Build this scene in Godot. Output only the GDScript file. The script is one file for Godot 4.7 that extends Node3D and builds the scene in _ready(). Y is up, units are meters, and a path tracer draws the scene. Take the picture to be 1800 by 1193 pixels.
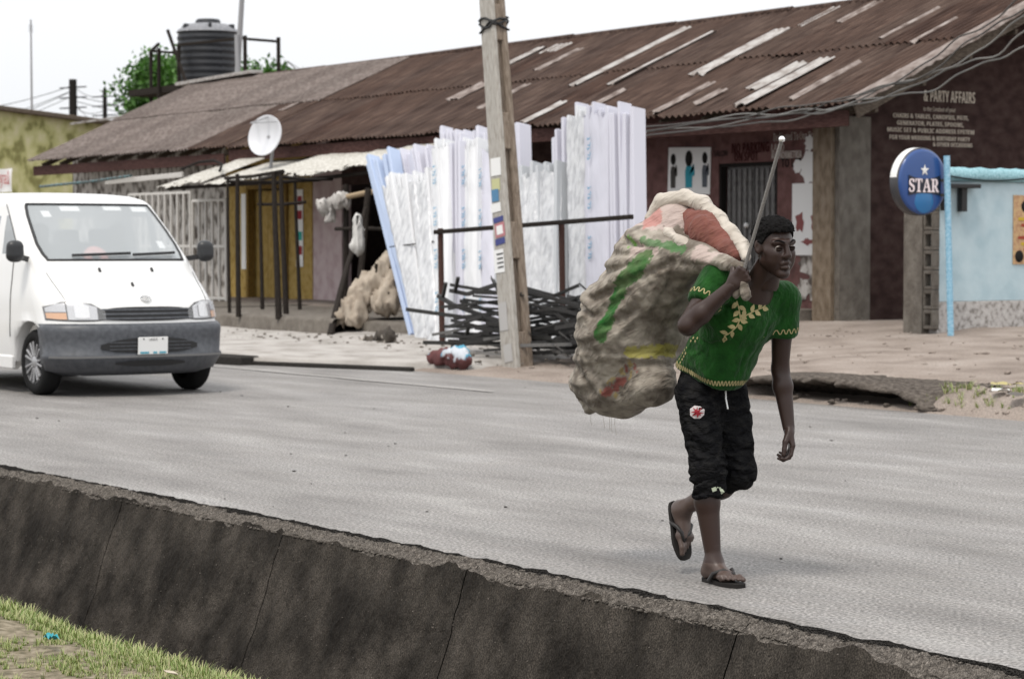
extends Node3D
# A man carrying a bulging sack along a tarred road beside a concrete drain; a van and tin-roofed shops behind.
# x runs along the road (towards the walker's front), -z across the road to the shops, y up, metres.

var rng := RandomNumberGenerator.new()
var M := {}
var fine: NoiseTexture2D
var coarse: NoiseTexture2D
var wrinkle: NoiseTexture2D
var weeds := []


# ---------------------------------------------------------------- signed distance fields meshed as surface nets
class Soup:
	var v := PackedVector3Array()
	var n := PackedVector3Array()
	var c := PackedColorArray()
	var i := PackedInt32Array()
	func mesh() -> ArrayMesh:
		var a := []
		a.resize(Mesh.ARRAY_MAX)
		a[Mesh.ARRAY_VERTEX] = v
		a[Mesh.ARRAY_NORMAL] = n
		if c.size() == v.size():
			a[Mesh.ARRAY_COLOR] = c
		a[Mesh.ARRAY_INDEX] = i
		var m := ArrayMesh.new()
		m.add_surface_from_arrays(Mesh.PRIMITIVE_TRIANGLES, a)
		return m


class Field:
	var o: Vector3
	var h: float
	var nx: int
	var ny: int
	var nz: int
	var d := PackedFloat32Array()
	func _init(lo: Vector3, hi: Vector3, cell: float) -> void:
		o = lo
		h = cell
		nx = int((hi.x - lo.x) / cell) + 2
		ny = int((hi.y - lo.y) / cell) + 2
		nz = int((hi.z - lo.z) / cell) + 2
		d.resize(nx * ny * nz)
		d.fill(0.5)
	func cap(a: Vector3, b: Vector3, ra: float, rb: float, k := 0.02, w := Vector3.RIGHT, s := 1.0, cut := false) -> void:
		# tapered capsule; s stretches its cross-section along w
		var m := maxf(ra, rb) * maxf(1.0, s) + k + 3.0 * h
		var lo := (a.min(b) - Vector3(m, m, m) - o) / h
		var hi := (a.max(b) + Vector3(m, m, m) - o) / h
		var e := 1.0 / s - 1.0
		var ba := b - a
		ba += w * (ba.dot(w) * e)
		var bb := maxf(ba.length_squared(), 1e-9)
		var dr := rb - ra
		for z in range(maxi(0, int(lo.z)), mini(nz, int(hi.z) + 1)):
			for y in range(maxi(0, int(lo.y)), mini(ny, int(hi.y) + 1)):
				var at := (z * ny + y) * nx
				for x in range(maxi(0, int(lo.x)), mini(nx, int(hi.x) + 1)):
					var p := o + Vector3(x, y, z) * h - a
					p += w * (p.dot(w) * e)
					var t := clampf(p.dot(ba) / bb, 0.0, 1.0)
					var q := (p - ba * t).length() - ra - dr * t
					var f := d[at + x]
					if cut:
						q = -q
						var g := maxf(k - absf(f - q), 0.0) / k
						d[at + x] = maxf(f, q) + g * g * k * 0.25
					else:
						var g := maxf(k - absf(f - q), 0.0) / k
						d[at + x] = minf(f, q) - g * g * k * 0.25
	func ell(c: Vector3, b: Basis, r: Vector3, k := 0.02, cut := false) -> void:
		var m := maxf(r.x, maxf(r.y, r.z)) + k + 3.0 * h
		var lo := (c - Vector3(m, m, m) - o) / h
		var hi := (c + Vector3(m, m, m) - o) / h
		var inv := b.transposed()
		for z in range(maxi(0, int(lo.z)), mini(nz, int(hi.z) + 1)):
			for y in range(maxi(0, int(lo.y)), mini(ny, int(hi.y) + 1)):
				var at := (z * ny + y) * nx
				for x in range(maxi(0, int(lo.x)), mini(nx, int(hi.x) + 1)):
					var p := inv * (o + Vector3(x, y, z) * h - c)
					var u := p / r
					var k0 := u.length()
					var k1 := maxf((u / r).length(), 1e-6)
					var q := k0 * (k0 - 1.0) / k1 if k0 > 0.02 else -minf(r.x, minf(r.y, r.z))
					var f := d[at + x]
					if cut:
						q = -q
						var g := maxf(k - absf(f - q), 0.0) / k
						d[at + x] = maxf(f, q) + g * g * k * 0.25
					else:
						var g := maxf(k - absf(f - q), 0.0) / k
						d[at + x] = minf(f, q) - g * g * k * 0.25
	func slice(n: Vector3, at_point: Vector3, k := 0.006, lo := Vector3(-99, -99, -99), hi := Vector3(99, 99, 99)) -> void:
		# removes what lies on the side n points to, inside the box lo..hi
		for z in nz:
			for y in ny:
				var at := (z * ny + y) * nx
				for x in nx:
					var f := d[at + x]
					if f > 0.3:
						continue
					var p := o + Vector3(x, y, z) * h
					if p.x < lo.x or p.y < lo.y or p.z < lo.z or p.x > hi.x or p.y > hi.y or p.z > hi.z:
						continue
					var q := n.dot(p - at_point)
					var g := maxf(k - absf(f - q), 0.0) / k
					d[at + x] = maxf(f, q) + g * g * k * 0.25
	func bump(_p: Vector3) -> float:
		return 0.0
	func paint(_p: Vector3) -> Color:
		return Color.WHITE
	func warp(band := 0.05) -> void:
		for z in nz:
			for y in ny:
				var at := (z * ny + y) * nx
				for x in nx:
					var f := d[at + x]
					if absf(f) < band:
						d[at + x] = f + bump(o + Vector3(x, y, z) * h)
	func at_point(p: Vector3) -> float:
		var q := (p - o) / h
		var x := clampi(int(q.x), 0, nx - 2)
		var y := clampi(int(q.y), 0, ny - 2)
		var z := clampi(int(q.z), 0, nz - 2)
		var t := q - Vector3(x, y, z)
		var a := (z * ny + y) * nx + x
		var b := a + nx * ny
		var e := lerpf(lerpf(d[a], d[a + 1], t.x), lerpf(d[a + nx], d[a + nx + 1], t.x), t.y)
		var g := lerpf(lerpf(d[b], d[b + 1], t.x), lerpf(d[b + nx], d[b + nx + 1], t.x), t.y)
		return lerpf(e, g, t.z)
	func normal(p: Vector3) -> Vector3:
		var e := h * 0.7
		return Vector3(at_point(p + Vector3(e, 0, 0)) - at_point(p - Vector3(e, 0, 0)), at_point(p + Vector3(0, e, 0)) - at_point(p - Vector3(0, e, 0)), at_point(p + Vector3(0, 0, e)) - at_point(p - Vector3(0, 0, e))).normalized()
	func march(from: Vector3, dir: Vector3, far := 0.6) -> Vector3:
		var t := 0.0
		while t < far:
			var q := at_point(from + dir * t)
			if q < 0.0005:
				break
			t += clampf(q * 0.7, 0.001, 0.03)
		return from + dir * t
	func append(s: Soup, painted := false) -> void:
		var ids := PackedInt32Array()
		ids.resize(nx * ny * nz)
		ids.fill(-1)
		var sx := 1
		var sy := nx
		var sz := nx * ny
		var off := [0, sx, sy, sx + sy, sz, sz + sx, sz + sy, sz + sx + sy]
		var band := h * 3.5
		for z in nz - 1:
			for y in ny - 1:
				var at := (z * ny + y) * nx
				for x in nx - 1:
					var a := at + x
					var f := d[a]
					if f > band or f < -band:
						continue
					var mask := 0
					for j in 8:
						if d[a + off[j]] < 0.0:
							mask |= 1 << j
					if mask == 0 or mask == 255:
						continue
					var sum := Vector3.ZERO
					var cnt := 0
					for e in [[0, 1], [2, 3], [4, 5], [6, 7], [0, 2], [1, 3], [4, 6], [5, 7], [0, 4], [1, 5], [2, 6], [3, 7]]:
						var i0: int = e[0]
						var i1: int = e[1]
						if (mask >> i0 & 1) != (mask >> i1 & 1):
							var d0 := d[a + off[i0]]
							var d1 := d[a + off[i1]]
							var t := d0 / (d0 - d1)
							sum += Vector3(i0 & 1, i0 >> 1 & 1, i0 >> 2).lerp(Vector3(i1 & 1, i1 >> 1 & 1, i1 >> 2), t)
							cnt += 1
					var p := o + (Vector3(x, y, z) + sum / cnt) * h
					ids[a] = s.v.size()
					s.v.append(p)
					s.n.append(normal(p))
					if painted:
						s.c.append(paint(p))
		for z in range(1, nz - 1):
			for y in range(1, ny - 1):
				var at := (z * ny + y) * nx
				for x in range(1, nx - 1):
					var a := at + x
					if ids[a] < 0:
						continue
					var neg := d[a] < 0.0
					if neg != (d[a + sx] < 0.0):
						quad(s, ids[a], ids[a - sy], ids[a - sy - sz], ids[a - sz], neg)
					if neg != (d[a + sy] < 0.0):
						quad(s, ids[a], ids[a - sz], ids[a - sz - sx], ids[a - sx], neg)
					if neg != (d[a + sz] < 0.0):
						quad(s, ids[a], ids[a - sx], ids[a - sx - sy], ids[a - sy], neg)
	func quad(s: Soup, a: int, b: int, c: int, e: int, flip: bool) -> void:
		if a < 0 or b < 0 or c < 0 or e < 0:
			return
		if flip:
			s.i.append_array([a, c, b, a, e, c])
		else:
			s.i.append_array([a, b, c, a, c, e])


# ---------------------------------------------------------------- small helpers
func lin(r: float, g: float, b: float) -> Color:
	return Color(r, g, b).linear_to_srgb()


func plain(c: Color, rough := 0.8, metal := 0.0) -> StandardMaterial3D:
	var m := StandardMaterial3D.new()
	m.albedo_color = c
	m.roughness = rough
	m.metallic = metal
	if rough >= 0.7:
		m.metallic_specular = 0.2
	return m


func noise_tex(freq: float, cols: Array, sd := 1, octaves := 5, kind := FastNoiseLite.TYPE_SIMPLEX_SMOOTH, size := 512, stops := [], gain := 0.5) -> NoiseTexture2D:
	var t := NoiseTexture2D.new()
	t.width = size
	t.height = size
	t.seamless = true
	t.generate_mipmaps = false
	var n := FastNoiseLite.new()
	n.seed = sd
	n.noise_type = kind
	n.frequency = freq
	n.fractal_octaves = octaves
	n.fractal_gain = gain
	t.noise = n
	if cols.size():
		var g := Gradient.new()
		g.offsets = PackedFloat32Array(stops) if stops else PackedFloat32Array(range(cols.size()).map(func(k): return 0.12 + 0.76 * k / (cols.size() - 1.0)))
		g.colors = PackedColorArray(cols)
		t.color_ramp = g
	return t


# a material whose colours are blotched by noise; metres = size of one texture repeat, per axis if a Vector3
func blotch(cols: Array, metres, rough := 0.85, bump := 0.0, freq := 0.012, sd := 1, world := true, stops := [], speck := 0.0, speck_m := 0.6) -> StandardMaterial3D:
	var m := StandardMaterial3D.new()
	m.albedo_texture = noise_tex(freq, cols, sd, 6, FastNoiseLite.TYPE_SIMPLEX_SMOOTH, 512, stops)
	var s: Vector3 = metres if metres is Vector3 else Vector3(metres, metres, metres)
	m.uv1_scale = Vector3(1 / s.x, 1 / s.y, 1 / s.z)
	m.uv1_triplanar = true
	m.uv1_world_triplanar = world
	m.roughness = rough
	if rough >= 0.7:
		m.metallic_specular = 0.2
	if bump > 0.0:
		m.heightmap_enabled = true
		m.heightmap_texture = fine
		m.heightmap_scale = bump
	if speck > 0.0:
		m.detail_enabled = true
		m.detail_blend_mode = BaseMaterial3D.BLEND_MODE_MUL
		m.detail_albedo = noise_tex(0.11, [Color(1 - speck, 1 - speck, 1 - speck), Color(1 - speck * 0.5, 1 - speck * 0.5, 1 - speck * 0.5), Color(1, 1, 1)], sd + 7, 3, FastNoiseLite.TYPE_SIMPLEX_SMOOTH, 1024 if speck_m > 1.0 else 512, [0.25, 0.5, 0.78], 0.7)
		m.detail_uv_layer = BaseMaterial3D.DETAIL_UV_2
		m.uv2_triplanar = true
		m.uv2_world_triplanar = world
		m.uv2_scale = Vector3(1, 1, 1) / speck_m
	return m


func S() -> SurfaceTool:
	var st := SurfaceTool.new()
	st.begin(Mesh.PRIMITIVE_TRIANGLES)
	return st


func tri(st: SurfaceTool, a: Vector3, b: Vector3, c: Vector3) -> void:
	st.add_vertex(a)
	st.add_vertex(b)
	st.add_vertex(c)


func quad(st: SurfaceTool, a: Vector3, b: Vector3, c: Vector3, d: Vector3) -> void:
	tri(st, a, b, c)
	tri(st, a, c, d)


# box of size s at c, turned by b, with its long edges chamfered by e
func bx(st: SurfaceTool, c: Vector3, s: Vector3, b := Basis(), e := 0.0) -> void:
	st.set_smooth_group(-1)
	var r := s / 2.0
	e = minf(e, minf(r.x, minf(r.y, r.z)) * 0.45)
	for ax in 3:
		for sg in [-1.0, 1.0]:
			var n := Vector3.ZERO
			n[ax] = sg
			var u := Vector3.ZERO
			u[(ax + 1) % 3] = 1.0
			var w := Vector3.ZERO
			w[(ax + 2) % 3] = 1.0
			var ru := r[(ax + 1) % 3] - e
			var rw := r[(ax + 2) % 3] - e
			var k := [n * r[ax] + u * ru + w * rw, n * r[ax] - u * ru + w * rw, n * r[ax] - u * ru - w * rw, n * r[ax] + u * ru - w * rw]
			if sg > 0:
				quad(st, c + b * k[3], c + b * k[2], c + b * k[1], c + b * k[0])
			else:
				quad(st, c + b * k[0], c + b * k[1], c + b * k[2], c + b * k[3])
	if e <= 0.0:
		return
	for ax in 3:
		for sa in [-1.0, 1.0]:
			for sb in [-1.0, 1.0]:
				var i := (ax + 1) % 3
				var j := (ax + 2) % 3
				var p := Vector3.ZERO
				p[i] = sa * r[i]
				p[j] = sb * (r[j] - e)
				var q := Vector3.ZERO
				q[i] = sa * (r[i] - e)
				q[j] = sb * r[j]
				var l := Vector3.ZERO
				l[ax] = r[ax] - e
				if sa * sb > 0:
					quad(st, c + b * (p - l), c + b * (p + l), c + b * (q + l), c + b * (q - l))
				else:
					quad(st, c + b * (q - l), c + b * (q + l), c + b * (p + l), c + b * (p - l))
	for sa in [-1.0, 1.0]:
		for sb in [-1.0, 1.0]:
			for sc in [-1.0, 1.0]:
				var g := Vector3(sa, sb, sc)
				var p := g * (r - Vector3(0, e, e))
				var q := g * (r - Vector3(e, 0, e))
				var t := g * (r - Vector3(e, e, 0))
				if sa * sb * sc > 0:
					tri(st, c + b * p, c + b * t, c + b * q)
				else:
					tri(st, c + b * p, c + b * q, c + b * t)


# beam of a rectangular section between two points
func bar(st: SurfaceTool, a: Vector3, b: Vector3, w: float, t: float, e := 0.0, up := Vector3.UP) -> void:
	var y := (b - a).normalized()
	var x := y.cross(up)
	if x.length() < 0.01:
		x = y.cross(Vector3.RIGHT)
	x = x.normalized()
	bx(st, (a + b) / 2, Vector3(w, (b - a).length(), t), Basis(x, y, x.cross(y)), e)


func tube(st: SurfaceTool, pts: Array, rad, sides := 8, caps := true) -> void:
	st.set_smooth_group(0)
	var rings := []
	var side := Vector3.ZERO
	for i in pts.size():
		var t: Vector3 = (pts[mini(i + 1, pts.size() - 1)] - pts[maxi(i - 1, 0)]).normalized()
		if side == Vector3.ZERO:
			side = t.cross(Vector3.UP if absf(t.y) < 0.9 else Vector3.RIGHT).normalized()
		side = (side - t * side.dot(t)).normalized()
		var up := side.cross(t)
		var r: float = rad[i] if rad is Array else rad
		var ring := []
		for j in sides:
			var a := TAU * j / sides
			ring.append(pts[i] + (side * cos(a) + up * sin(a)) * r)
		rings.append(ring)
	for i in pts.size() - 1:
		for j in sides:
			var k := (j + 1) % sides
			quad(st, rings[i][j], rings[i][k], rings[i + 1][k], rings[i + 1][j])
	if caps:
		st.set_smooth_group(-1)
		for j in sides:
			var k := (j + 1) % sides
			tri(st, pts[0], rings[0][k], rings[0][j])
			tri(st, pts[-1], rings[-1][j], rings[-1][k])


# profile of Vector2(radius, along axis) turned round the y axis of t
func lathe(st: SurfaceTool, prof: Array, sides: int, t := Transform3D(), smooth := 0) -> void:
	st.set_smooth_group(smooth)
	for i in prof.size() - 1:
		for j in sides:
			var a := TAU * j / sides
			var b := TAU * (j + 1) / sides
			var p: Vector2 = prof[i]
			var q: Vector2 = prof[i + 1]
			quad(st, t * Vector3(p.x * cos(a), p.y, p.x * sin(a)), t * Vector3(q.x * cos(a), q.y, q.x * sin(a)), t * Vector3(q.x * cos(b), q.y, q.x * sin(b)), t * Vector3(p.x * cos(b), p.y, p.x * sin(b)))


# sheet through a grid of points: rows of equal length
func sheet(st: SurfaceTool, rows: Array, smooth := 0) -> void:
	st.set_smooth_group(smooth)
	for i in rows.size() - 1:
		for j in rows[i].size() - 1:
			quad(st, rows[i][j], rows[i][j + 1], rows[i + 1][j + 1], rows[i + 1][j])


func obj(called: String, st, m: Material, parent: Node = self) -> MeshInstance3D:
	var o := MeshInstance3D.new()
	o.name = called
	if st is SurfaceTool:
		st.generate_normals()
		o.mesh = st.commit()
	elif st is Soup:
		o.mesh = st.mesh()
	else:
		o.mesh = st
	o.material_override = m
	parent.add_child(o, true)
	return o


var taken := {}
func numbered(called: String) -> String:
	taken[called] = taken.get(called, -1) + 1
	return called if taken[called] == 0 else "%s_%03d" % [called, taken[called]]


func tag(o: Node, label: String, category: String, group := "") -> Node:
	o.set_meta("label", label)
	o.set_meta("category", category)
	if group:
		o.set_meta("group", group)
	return o


func thing(called: String, label: String, category: String, at := Vector3.ZERO, group := "") -> Node3D:
	var o := Node3D.new()
	o.name = numbered(called)
	add_child(o, true)
	o.position = at
	tag(o, label, category, group)
	return o


func single(called: String, st, m: Material, label: String, category: String, group := "") -> MeshInstance3D:
	var o := obj(numbered(called), st, m)
	tag(o, label, category, group)
	return o


func setting(called: String, st, m: Material) -> MeshInstance3D:
	var o := obj(called, st, m)
	o.set_meta("kind", "structure")
	return o


# flat lettering: reads along dir, faces dir x up; height in metres
func letters(called: String, text: String, at: Vector3, dir: Vector3, high: float, m: Material, parent: Node, squeeze := 1.0, serif := false, bold := 0.0) -> MeshInstance3D:
	var t := TextMesh.new()
	var f := SystemFont.new()
	f.font_names = PackedStringArray(["Droid Serif" if serif else "Droid Sans"])
	f.font_weight = 700 if bold > 0 else 400
	t.font = f
	t.text = text
	t.font_size = 32
	t.pixel_size = high / 32.0 * 1.35
	t.depth = 0.003
	t.curve_step = 2.0
	var o := MeshInstance3D.new()
	o.name = called
	o.mesh = t
	o.material_override = m
	parent.add_child(o, true)
	var x := dir.normalized()
	o.transform = Transform3D(Basis(x * squeeze, Vector3.UP, x.cross(Vector3.UP)), at)
	return o


func gy(x: float, z: float) -> float:
	# ground beyond the road: level with it at the edge, rising to the shops
	return 0.03 + 0.43 * clampf((-z - 14.6) / 5.9, 0.0, 1.0)


func _ready() -> void:
	rng.seed = 7
	# ---- camera: 85 mm lens, focused on the walker
	var cam := Camera3D.new()
	cam.name = "camera"
	add_child(cam)
	var lens := CameraAttributesPhysical.new()
	lens.frustum_focal_length = 84.5
	lens.frustum_focus_distance = 10.15
	lens.frustum_near = 0.1
	lens.frustum_far = 600.0
	lens.exposure_aperture = 6.3
	cam.attributes = lens
	cam.position = Vector3(0, 1.45, 0)
	cam.rotation_degrees = Vector3(-2.27, 55.8, 0)
	cam.fov = 16.167
	cam.near = 0.1
	cam.far = 600.0
	cam.current = true
	# ---- overcast sky, weak soft sun
	var sky_mat := ProceduralSkyMaterial.new()
	sky_mat.sky_top_color = lin(0.95, 0.965, 0.99)
	sky_mat.sky_horizon_color = lin(0.575, 0.585, 0.6)
	sky_mat.sky_curve = 0.16
	sky_mat.ground_bottom_color = lin(0.25, 0.24, 0.22)
	sky_mat.ground_horizon_color = lin(0.5, 0.49, 0.48)
	var sky := Sky.new()
	sky.sky_material = sky_mat
	var env := Environment.new()
	env.background_mode = Environment.BG_SKY
	env.sky = sky
	env.tonemap_mode = Environment.TONE_MAPPER_LINEAR
	env.tonemap_exposure = 1.46
	env.sdfgi_enabled = true
	env.ssao_enabled = true
	env.ssil_enabled = true
	var world := WorldEnvironment.new()
	world.name = "world_environment"
	world.environment = env
	add_child(world)
	var sun := DirectionalLight3D.new()
	sun.name = "sun"
	sun.light_energy = 0.5
	sun.light_angular_distance = 14.0
	sun.light_color = Color(1.0, 0.97, 0.93)
	sun.shadow_enabled = true
	sun.rotation_degrees = Vector3(-62, 28, 0)
	sun.sky_mode = DirectionalLight3D.SKY_MODE_LIGHT_ONLY
	add_child(sun)
	materials()
	build_setting()
	build_drain()
	build_shops()
	build_right_side()
	build_skyline()
	build_van()
	build_stall()
	build_person()
	build_sack()
	build_grass()


func materials() -> void:
	fine = noise_tex(0.06, [], 3, 5)
	coarse = noise_tex(0.01, [], 4, 6)
	wrinkle = noise_tex(0.012, [], 6, 2)
	wrinkle.noise.fractal_type = FastNoiseLite.FRACTAL_RIDGED
	wrinkle.noise.domain_warp_enabled = true
	wrinkle.noise.domain_warp_amplitude = 40.0
	wrinkle.noise.domain_warp_frequency = 0.01
	M.road = blotch([lin(0.3, 0.284, 0.272), lin(0.355, 0.338, 0.324), lin(0.39, 0.372, 0.358), lin(0.46, 0.442, 0.427)], Vector3(12.0, 3.0, 3.5), 0.68, 1.6, 0.01, 11, true, [], 0.4, 2.5)
	M.road.metallic_specular = 0.35
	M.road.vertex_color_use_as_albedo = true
	M.apron = blotch([lin(0.36, 0.335, 0.305), lin(0.5, 0.47, 0.44), lin(0.58, 0.55, 0.52)], Vector3(5.0, 3.0, 3.0), 0.85, 0.6, 0.012, 12, true, [], 0.25, 0.5)
	M.dirt = blotch([lin(0.27, 0.222, 0.19), lin(0.37, 0.312, 0.27), lin(0.45, 0.39, 0.345)], Vector3(6.0, 2.4, 4.0), 0.95, 0.3, 0.01, 13, true, [], 0.3, 2.4)
	M.wetwall = blotch([lin(0.03, 0.026, 0.022), lin(0.06, 0.052, 0.044), lin(0.088, 0.076, 0.064), lin(0.15, 0.13, 0.11)], Vector3(1.9, 2.6, 1.9), 0.85, 1.6, 0.011, 14, true, [0.2, 0.42, 0.62, 0.9], 0.62, 1.2)
	M.wallrim = blotch([lin(0.1, 0.088, 0.076), lin(0.26, 0.23, 0.2), lin(0.42, 0.375, 0.33)], 0.6, 0.9, 2.0, 0.03, 15, true, [], 0.6, 0.5)
	M.tar = blotch([lin(0.03, 0.028, 0.026), lin(0.07, 0.065, 0.06)], 0.4, 0.9, 2.0, 0.03, 16)
	M.paint_line = blotch([lin(0.3, 0.285, 0.27), lin(0.44, 0.425, 0.41)], 0.8, 0.8, 0.0, 0.03, 17)
	M.bank = blotch([lin(0.1, 0.09, 0.06), lin(0.2, 0.17, 0.12), lin(0.3, 0.26, 0.2)], 0.9, 0.95, 1.0, 0.02, 18)
	M.black = plain(lin(0.012, 0.012, 0.013), 0.6)
	M.dark = plain(lin(0.02, 0.018, 0.017), 0.9)
	M.white = plain(lin(0.75, 0.75, 0.74), 0.6)


func rise(x: float, z: float) -> float:
	# height of the earth beyond the road; a bank starts at its edge where the walker heads
	var y := gy(x, z)
	var bank := smoothstep(-20.5, -18.0, x)
	var edge := -14.55
	if x > -17.55 and x < -15.2:
		edge = -15.2
	var b := 0.03 + 0.17 * smoothstep(edge, edge - 0.35, z) + 0.27 * clampf((-z - 15.0) / 5.2, 0.0, 1.0)
	return lerpf(y, b, bank)


func build_setting() -> void:
	var n := FastNoiseLite.new()
	n.seed = 5
	n.frequency = 0.9
	# road: a slab whose near edge is broken along the drain
	var xs := []
	var x := -120.0
	while x < 40.0:
		xs.append(x)
		x += 0.045 if x > -16.5 and x < -3.0 else 0.7
	var zs := [-6.1, -6.25, -6.6, -7.5, -9.0, -10.5, -12.0, -13.3, -14.2, -14.75]
	var st := S()
	var rows := []
	var low := []
	for k in xs.size():
		var e: float = drain_edge(xs[k]) - 0.125 - 0.05 * absf(n.get_noise_1d(xs[k] * 2.0)) - 0.02 * n.get_noise_1d(xs[k] * 12.0)
		low.append(Vector3(xs[k], -0.09, e - 0.012))
	rows.append(low)
	for j in zs.size():
		var r := []
		for k in xs.size():
			var z: float = zs[j]
			var y := 0.0
			if j == 0:
				z = low[k].z
				y = -0.012 - 0.012 * n.get_noise_1d(xs[k] * 5.0)
			elif j == 1:
				z = low[k].z - 0.05 - 0.02 * n.get_noise_1d(xs[k] * 6.0 + 50.0)
				y = -0.004
			elif j < 9:
				y = 0.006 * n.get_noise_2d(xs[k] * 0.5, z)
			r.append(Vector3(xs[k], y, z))
		rows.append(r)
	var edge := rows.slice(0, 2)
	edge.reverse()
	sheet(st, edge)
	setting("road_edge", st, M.tar)
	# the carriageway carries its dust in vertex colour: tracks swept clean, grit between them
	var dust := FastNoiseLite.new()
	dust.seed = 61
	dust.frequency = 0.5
	var top := Soup.new()
	var line := rows.slice(1)
	var fine_z := []
	for j in line.size() - 1:
		var cut := 1 if j < 1 else 5
		for q in cut:
			fine_z.append([j, q / float(cut)])
	fine_z.append([line.size() - 2, 1.0])
	for fz in fine_z:
		for k in xs.size():
			var p: Vector3 = line[fz[0]][k].lerp(line[fz[0] + 1][k], fz[1])
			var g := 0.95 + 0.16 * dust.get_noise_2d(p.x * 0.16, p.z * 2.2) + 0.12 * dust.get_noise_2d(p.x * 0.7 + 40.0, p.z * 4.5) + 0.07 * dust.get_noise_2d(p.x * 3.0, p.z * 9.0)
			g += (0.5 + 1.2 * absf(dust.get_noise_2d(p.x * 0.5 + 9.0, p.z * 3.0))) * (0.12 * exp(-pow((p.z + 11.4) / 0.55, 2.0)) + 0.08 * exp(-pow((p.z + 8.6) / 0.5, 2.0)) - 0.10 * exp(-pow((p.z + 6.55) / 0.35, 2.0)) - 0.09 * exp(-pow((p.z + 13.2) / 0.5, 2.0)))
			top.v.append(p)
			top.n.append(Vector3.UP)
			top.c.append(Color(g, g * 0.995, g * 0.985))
	var w := xs.size()
	for j in fine_z.size() - 1:
		for k in w - 1:
			var i := j * w + k
			top.i.append_array([i, i + w + 1, i + 1, i, i + w, i + w + 1])
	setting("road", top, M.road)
	# worn edge line
	st = S()
	rows = [[], []]
	for k in 46:
		var u := -60.0 + k * 0.9
		rows[0].append(Vector3(u, 0.009, -12.98 + 0.015 * n.get_noise_1d(u)))
		rows[1].append(Vector3(u, 0.009, -13.06 + 0.03 * n.get_noise_1d(u + 90)))
	rows.reverse()
	sheet(st, rows)
	setting("road_marking", st, M.paint_line)
	# earth beyond the road, one sheet to the horizon
	var gx := [-400.0, -150.0, -90.0, -70.0]
	x = -60.0
	while x < 2.0:
		gx.append(x)
		x += 0.16 if x > -26.0 and x < -12.0 else 0.8
	gx.append_array([20.0, 60.0, 200.0])
	var gz := []
	var z := -14.45
	while z > -21.5:
		gz.append(z)
		z -= 0.14
	gz.append_array([-24.0, -30.0, -50.0, -120.0, -420.0])
	rows = []
	for zz in gz:
		var r := []
		for xx in gx:
			var y := rise(xx, zz)
			if zz < -14.6:
				y += 0.018 * n.get_noise_2d(xx, zz) + 0.008 * n.get_noise_2d(xx * 5, zz * 5)
			r.append(Vector3(xx, y - (0.05 if zz > -14.5 else 0.0), zz))
		rows.append(r)
	st = S()
	rows.reverse()
	sheet(st, rows)
	setting("ground", st, M.dirt)
	# pale concrete apron in front of the shops
	st = S()
	rows = []
	for j in 14:
		var zz := -14.72 - 0.2 * j
		var r := []
		for k in 124:
			var xx := -60.0 + 0.31 * k
			r.append(Vector3(xx, gy(xx, zz) + 0.05 * smoothstep(-21.9, -23.5, xx) - 0.06 * smoothstep(-22.8, -21.9, xx) + 0.012 * n.get_noise_2d(xx * 0.7, zz), zz + ((0.06 * n.get_noise_1d(xx * 0.8) + 1.3 * smoothstep(-22.5, -26.5, xx)) * maxf(0.0, 1.0 - j / 5.0))))
		rows.append(r)
	var front := []
	for p in rows[0]:
		front.append(Vector3(p.x, -0.05, p.z + 0.02))
	rows.push_front(front)
	rows.reverse()
	sheet(st, rows)
	setting("pavement", st, M.apron)


func drain_edge(x: float) -> float:
	return -5.97 + 0.02 * sin(x * 0.7) + 0.035 * maxf(0.0, x + 7.6)


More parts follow.
